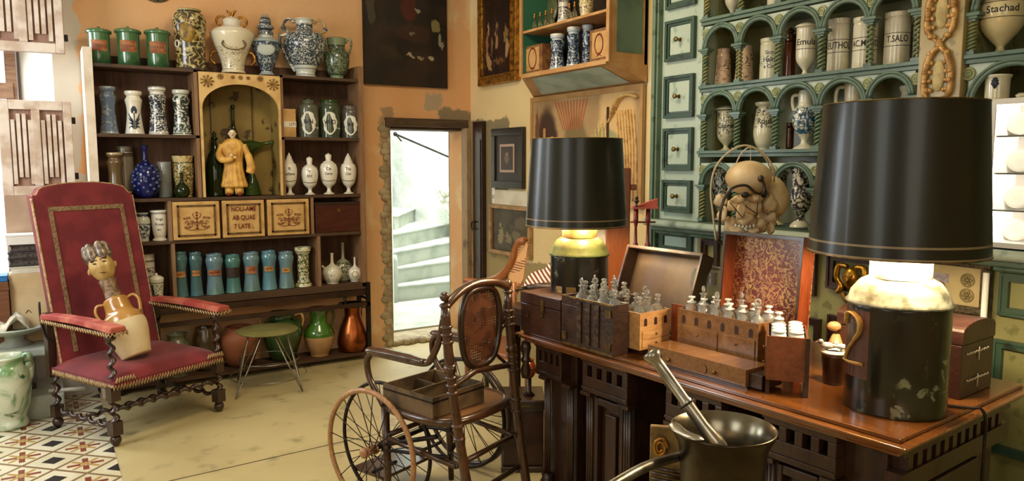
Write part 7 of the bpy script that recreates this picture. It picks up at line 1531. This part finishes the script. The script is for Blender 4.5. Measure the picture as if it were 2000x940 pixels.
for k in range(4): 
    o = MB().ball((0, 0, 0), .011, 10).build('light_bulb', plain('vitrine_bulb', '#ffffff', em='#fff4e4', es=60) if k == 0 else bpy.data.materials['vitrine_bulb'], vt); o.location = (-.02, hw-.03, h_*(k+.5)/4+.06 if h_*(k+.5)/4+.06 < h_*(k+1)/4-.012 else h_*(k+1)/4-.016)
pn_ = ['oval white plate on the top shelf of the lit vitrine', 'round white plate on the second shelf of the lit vitrine', 'round white plate with a dark spot on the third shelf of the lit vitrine', 'white plate on the bottom shelf of the lit vitrine']
for k in range(4):
    zk = z0 + h_*(3-k)/4 + (.0035 if k < 3 else .019)
    r = thing('white_plate', pn_[k], 'plate', (3.06, (y0_+y1_)/2+.012, zk), 0); rr_ = min(.042, h_/8-.006)
    MB().lathe([(0, .004), (rr_*.55, .004), (rr_*.7, .009), (rr_, .014), (rr_, .017), (rr_*.68, .012), (0, .008)], 28, TR(0, 0, rr_) @ RY(-pi/2+.15), True, 1, 1.35 if k == 0 else 1.1).build('body', M['skin_w'], r)
# ================================================================ CORNER BEHIND THE BUREAU
zs_ = .775
sd = thing('side_table', 'dark side table heaped with papers beyond the far end of the bureau', 'table', (2.44, 3.0, 0))
MB().bx(-.43, .43, -.24, .24, zs_-.03, zs_).build('tabletop', M['dark_wood'], sd, bev=.004); MB().bx(-.40, .40, -.2, .2, zs_-.1, zs_-.0305).build('apron', M['dark_wood'], sd)
for sx in (-.39, .39):
    for sy in (-.19, .19): MB().bx(sx-.022, sx+.022, sy-.022, sy+.022, 0, zs_-.1005).build('leg', M['dark_wood'], sd)
random.seed(12)
def hitZ(px, py, z): return oZ(px, py, z)
p = oD(1047, 560, 3.65); px_, py_ = p.x, p.y
st = [('white_sheet_stack', 'white papers at the bottom of the pile left of the far lamp', 'papers', .022, M['paper'], (.26, .2)), ('grey_book', 'dark closed book on the white papers left of the far lamp', 'book', .03, M['black'], (.24, .18)), ('cream_album', 'cream album on top of the dark book left of the far lamp', 'book', .028, plain('cream_album', '#b5a784', '#9a8c68', 12, .7), (.25, .19))]
zz = zs_+.001; bx0 = (px_+.12, py_+.0)
for nm, lb, ct, th, mt, (sx, sy) in st:
    r = thing(nm, lb, ct, (bx0[0], bx0[1], zz), YW*-1+random.uniform(-.1, .1)); MB().bx(-sx/2, sx/2, -sy/2, sy/2, th*.15, th*.85).build('pages', M['paper'], r); MB().bx(-sx/2-.003, sx/2+.003, -sy/2-.003, sy/2+.003, 0, th*.149).bx(-sx/2-.003, sx/2+.003, -sy/2-.003, sy/2+.003, th*.851, th).build('cover', mt, r); zz += th+.001
r = thing('leather_roll', 'dark brown leather roll lying on the cream album', 'roll', (bx0[0]-.02, bx0[1], zz+.0), -YW+.12)
MB().tube([(-.13, 0, .022), (-.05, 0, .024), (.06, 0, .024), (.12, 0, .022)], [.014, .022, .022, .018], 12).build('body', M['leather'], r); MB().tube([(-.13, 0, .022), (-.19, -.02, .012)], [.01, .006], 8).build('tip', M['iron'], r)
r = thing('striped_cloth', 'crumpled maroon and white striped cloth heaped left of the far lamp', 'cloth', (bx0[0]+.02, bx0[1]+.10, zz), -YW)
t = NT('striped_fabric'); X = t.xyz(t.tc.outputs['Object']); s1 = t.math('LESS_THAN', t.math('FRACT', t.math('MULTIPLY', t.math('ADD', X[0], t.math('MULTIPLY', X[2], .7)), 42)), .5); t.set(t.mix(s1, '#d9bfae', '#5a1f26'), .8)
vs = []; n1_, n2_ = 16, 14
for i in range(n1_):
    for j in range(n2_):
        u = i/(n1_-1)-.5; w_ = j/(n2_-1)-.5; vs.append((u*.26, w_*.14, max(.003, .12*(1-(2*u)**2)*(1-(2*w_)**2)+.02*sin(9*u+3*w_)*(1-4*w_*w_)+.012*sin(17*u-8*w_))))
o = MB().add(vs, [(i*n2_+j, i*n2_+j+1, (i+1)*n2_+j+1, (i+1)*n2_+j) for i in range(n1_-1) for j in range(n2_-1)], True).build('cloth', t.m, r); sm = o.modifiers.new('t', 'SOLIDIFY'); sm.thickness = .004; sm.offset = 1
# brown board, dark frame
p = oD(1206, 490, 3.66); r = thing('wooden_board', 'tall upright orange-brown board with a small knob, right of the far lampshade', 'board', (p.x, p.y, zs_+.001), -YW); zb0 = r.location.z
wd = rad(1184, 1231, 490, p.x, p.y); zt_ = zat(1200, 328, p.x, p.y)
bw_ = wood('orange_board', '#8a4c22', '#7a3f1a', '#9c5c2e', 3, .4, .3, (8, 8, 1)); MB().bx(-wd, wd, -.01, .01, 0, zt_-zb0).build('board', bw_, r, bev=.006); MB().bx(wd+.0005, wd+.03, -.01, .01, zt_-zb0-.11, zt_-zb0-.08).build('tenon', bw_, r, bev=.004)
p = oD(1172, 500, 3.7); r = thing('black_frame', 'leaning black-edged frame between the far lamp and the brown board', 'frame', (p.x, p.y, zs_+.001), -YW); wd = rad(1150, 1188, 490, p.x, p.y); zt_ = zat(1172, 438, p.x, p.y)-zs_
MB().bx(-wd, wd, -.012, .0, 0, .02).bx(-wd, wd, -.012, .0, zt_-.02, zt_).bx(wd-.022, wd, -.012, 0, .02, zt_-.02).bx(-wd, -wd+.02, -.012, 0, .02, zt_-.02).build('frame', M['black'], r); MB().bx(-wd+.02, wd-.022, -.008, -.002, .02, zt_-.02).build('sheet', M['paper'], r)
# red turned stand with doll
p = oD(1253, 470, 3.95); r = thing('red_stand', 'small red turned stand with a sloping pink top, squeezed beside the green cabinet', 'stand', (p.x, p.y, zs_+.001), -YW)
zq = lambda py: zat(1253, py, p.x, p.y)-r.location.z
red = plain('red_lacquer', '#8c2a20', '#6d1f18', 9, .3, coat=.5); pink = plain('pink_cloth', '#c96a5c', '#b5554a', 9, .8)
wq = rad(1240, 1264, 440, p.x, p.y)*1.0
for sx in (-wq, wq): MB().spin((sx, 0, 0), (sx, 0, zq(408)), [(0, .014), (.3, .010), (.55, .012), (.6, .016), (.63, .01), (.8, .007), (.86, .014), (1, .012)], 10).build('leg', red, r)
MB().rod((-wq-.03, 0, zq(434)), (wq+.04, 0, zq(434)), .005).build('rail', red, r)
MB().prism([(-wq-.02, -.03), (wq+.05, -.03), (wq+.05, .05), (-wq-.02, .05)], zq(408)+.001, zq(404)).add([(-wq, 0, zq(404)+.001), (wq+.05, -.0, zq(404)+.001), (wq+.05, 0, zq(388)), (-wq, .04, zq(404)+.001), (wq+.05, .04, zq(404)+.001), (wq+.05, .04, zq(388))], [(0, 1, 2), (5, 4, 3), (0, 2, 5, 3), (1, 4, 5, 2), (0, 3, 4, 1)]).build('top', pink, r)
r2 = thing('tiny_goblet', 'tiny black goblet standing on the red stand', 'goblet', r.matrix_basis @ Vector((-wq+.004, -.015, zq(404)+.001)) if False else Vector((p.x, p.y, r.location.z)) + Vector((0, 0, zq(404)+.001)) + RZ(-YW) @ Vector((-wq+.0, -.015, 0)))
MB().lathe([(0, 0), (.012, 0), (.004, .008), (.004, .016), (.013, .028), (.014, .034), (0, .03)], 14).ball((0, 0, .045), .01, 8).build('body', M['black'], r2)
# cane armchair half hidden behind the wheelchair
ch2 = thing('cane_armchair', 'orange-brown cane armchair half hidden behind the wheelchair back', 'armchair', (1.98, 3.72, 0), 0)
L2 = lambda px, py, D: oD(px, py, D) - Vector((1.98, 3.72, 0))
ob = wood('honey_bentwood', '#9a5c2c', '#84481e', None, 4, .35, .4)
MB().tube(catmull([L2(908, 547, 4.35), L2(940, 552, 4.3), L2(975, 545, 4.2), L2(1000, 515, 4.1), L2(1012, 478, 4.05), L2(1026, 470, 4.0)], 5), [.02, .03, .026, .024, .02], 10).build('top_rail', ob, ch2)
cpan = [L2(1012, 482, 4.04), L2(1034, 472, 3.98), L2(1024, 545, 3.98), L2(1004, 590, 4.05), L2(990, 575, 4.15), L2(996, 530, 4.12)]
cn = NT('honey_cane'); v = cn.mapp(); X = cn.xyz(v); hh1 = cn.math('MULTIPLY', cn.math('LESS_THAN', cn.math('FRACT', cn.math('MULTIPLY', X[2], 70)), .4), cn.math('LESS_THAN', cn.math('FRACT', cn.math('MULTIPLY', X[0], 70)), .4)); cn.set(cn.mix(hh1, '#c99660', '#6d4020'), .6)
o = MB().add(cpan, [tuple(range(6))]).build('cane_panel', cn.m, ch2); sm = o.modifiers.new('t', 'SOLIDIFY'); sm.thickness = .008
sz_ = .44; c1 = oD(905, 600, 4.3); c2_ = oD(1010, 600, 3.95); cs = []
for px, D in ((912, 4.3), (1004, 4.0), (1030, 4.4), (950, 4.62)):
    q = oD(px, 560, D); b_ = Vector((q.x-1.98, q.y-3.72, 0)); cs.append(b_)
    t_ = L2(px, 552, D).z if px in (912, 1004) else sz_
    MB().tube([b_, b_+Vector((0, 0, sz_)), b_+Vector((0, 0, t_))], [.014, .018, .016], 10).build('leg', M['turned'] if px == 950 else ob, ch2)
MB().prism([(b_.x, b_.y) for b_ in cs], sz_-.03, sz_).build('seat', ob, ch2, bev=.008)
# under the far end of the bureau
p0_ = oZ(1035, 922, 0); sb_ = thing('strongbox', 'dark iron-bound chest with a pale keyhole plate under the far end of the bureau', 'chest', (p0_.x-.03, p0_.y+.02, 0), face(p0_.x, p0_.y)+.05); hb = zat(1035, 782, p0_.x, p0_.y); wb_ = rad(1000, 1075, 850, p0_.x, p0_.y)
MB().bx(-wb_, wb_*1.1, 0, .22, .03, hb-.05).build('body', M['leather2'], sb_, bev=.004); MB().bx(-wb_-.008, wb_*1.1+.008, -.008, .228, hb-.049, hb).build('lid', M['dark_wood'], sb_, bev=.005); MB().bx(-wb_-.012, wb_*1.1+.012, -.015, .232, 0, .029).build('base', M['dark_wood'], sb_, bev=.004)
MB().ball((-.005, -.003, hb*.42), (.024, .006, .034), 14).build('lock_plate', M['steel'], sb_); MB().lathe([(0, 0), (.010, .0), (.008, .004), (0, .004)], 12, TR(-.005, -.009, hb*.42) @ RX(pi/2)).add([(-.013, -.0115, hb*.40), (.003, -.0115, hb*.40), (-.005, -.0115, hb*.33)], [(0, 1, 2)]).build('keyhole_cover', M['cream_paint'], sb_)
for zz_ in (.8,): MB().bx(-wb_, wb_*.4, -.012, -.009, hb-.03, hb-.025).build('brass_strip', M['brass'], sb_)
p1_ = oD(1052, 722, 3.25); r = thing('carved_bust', 'small orange carved wooden head standing on the dark strongbox', 'carving', (sb_.location.x, sb_.location.y, hb+.001), face(p1_.x, p1_.y))
r.location = (Matrix.Translation(sb_.location) @ RZ(face(p0_.x, p0_.y)+.05)) @ Vector((.035, .08, hb+.001)); zt_ = zat(1052, 700, r.location.x, r.location.y)-hb
MB().tube([(0, 0, 0), (0, 0, .02), (0, 0, zt_-.09)], [.03, .012, .012], 12).build('stand', M['dark_wood'], r)
MB().ball((0, 0, zt_-.055), (.035, .035, .05), 16).ball((.0, -.035, zt_-.06), (.007, .01, .012), 8).ball((0, .0, zt_-.01), (.025, .025, .012), 12).build('head', wood('orange_carving', '#a8491c', '#8a3814', None, 6, .35, .5), r)
MB().ball((-.013, -.031, zt_-.045), (.006, .004, .003), 8).ball((.013, -.031, zt_-.045), (.006, .004, .003), 8).ball((0, -.031, zt_-.082), (.01, .004, .003), 8).build('features', M['gold'], r)
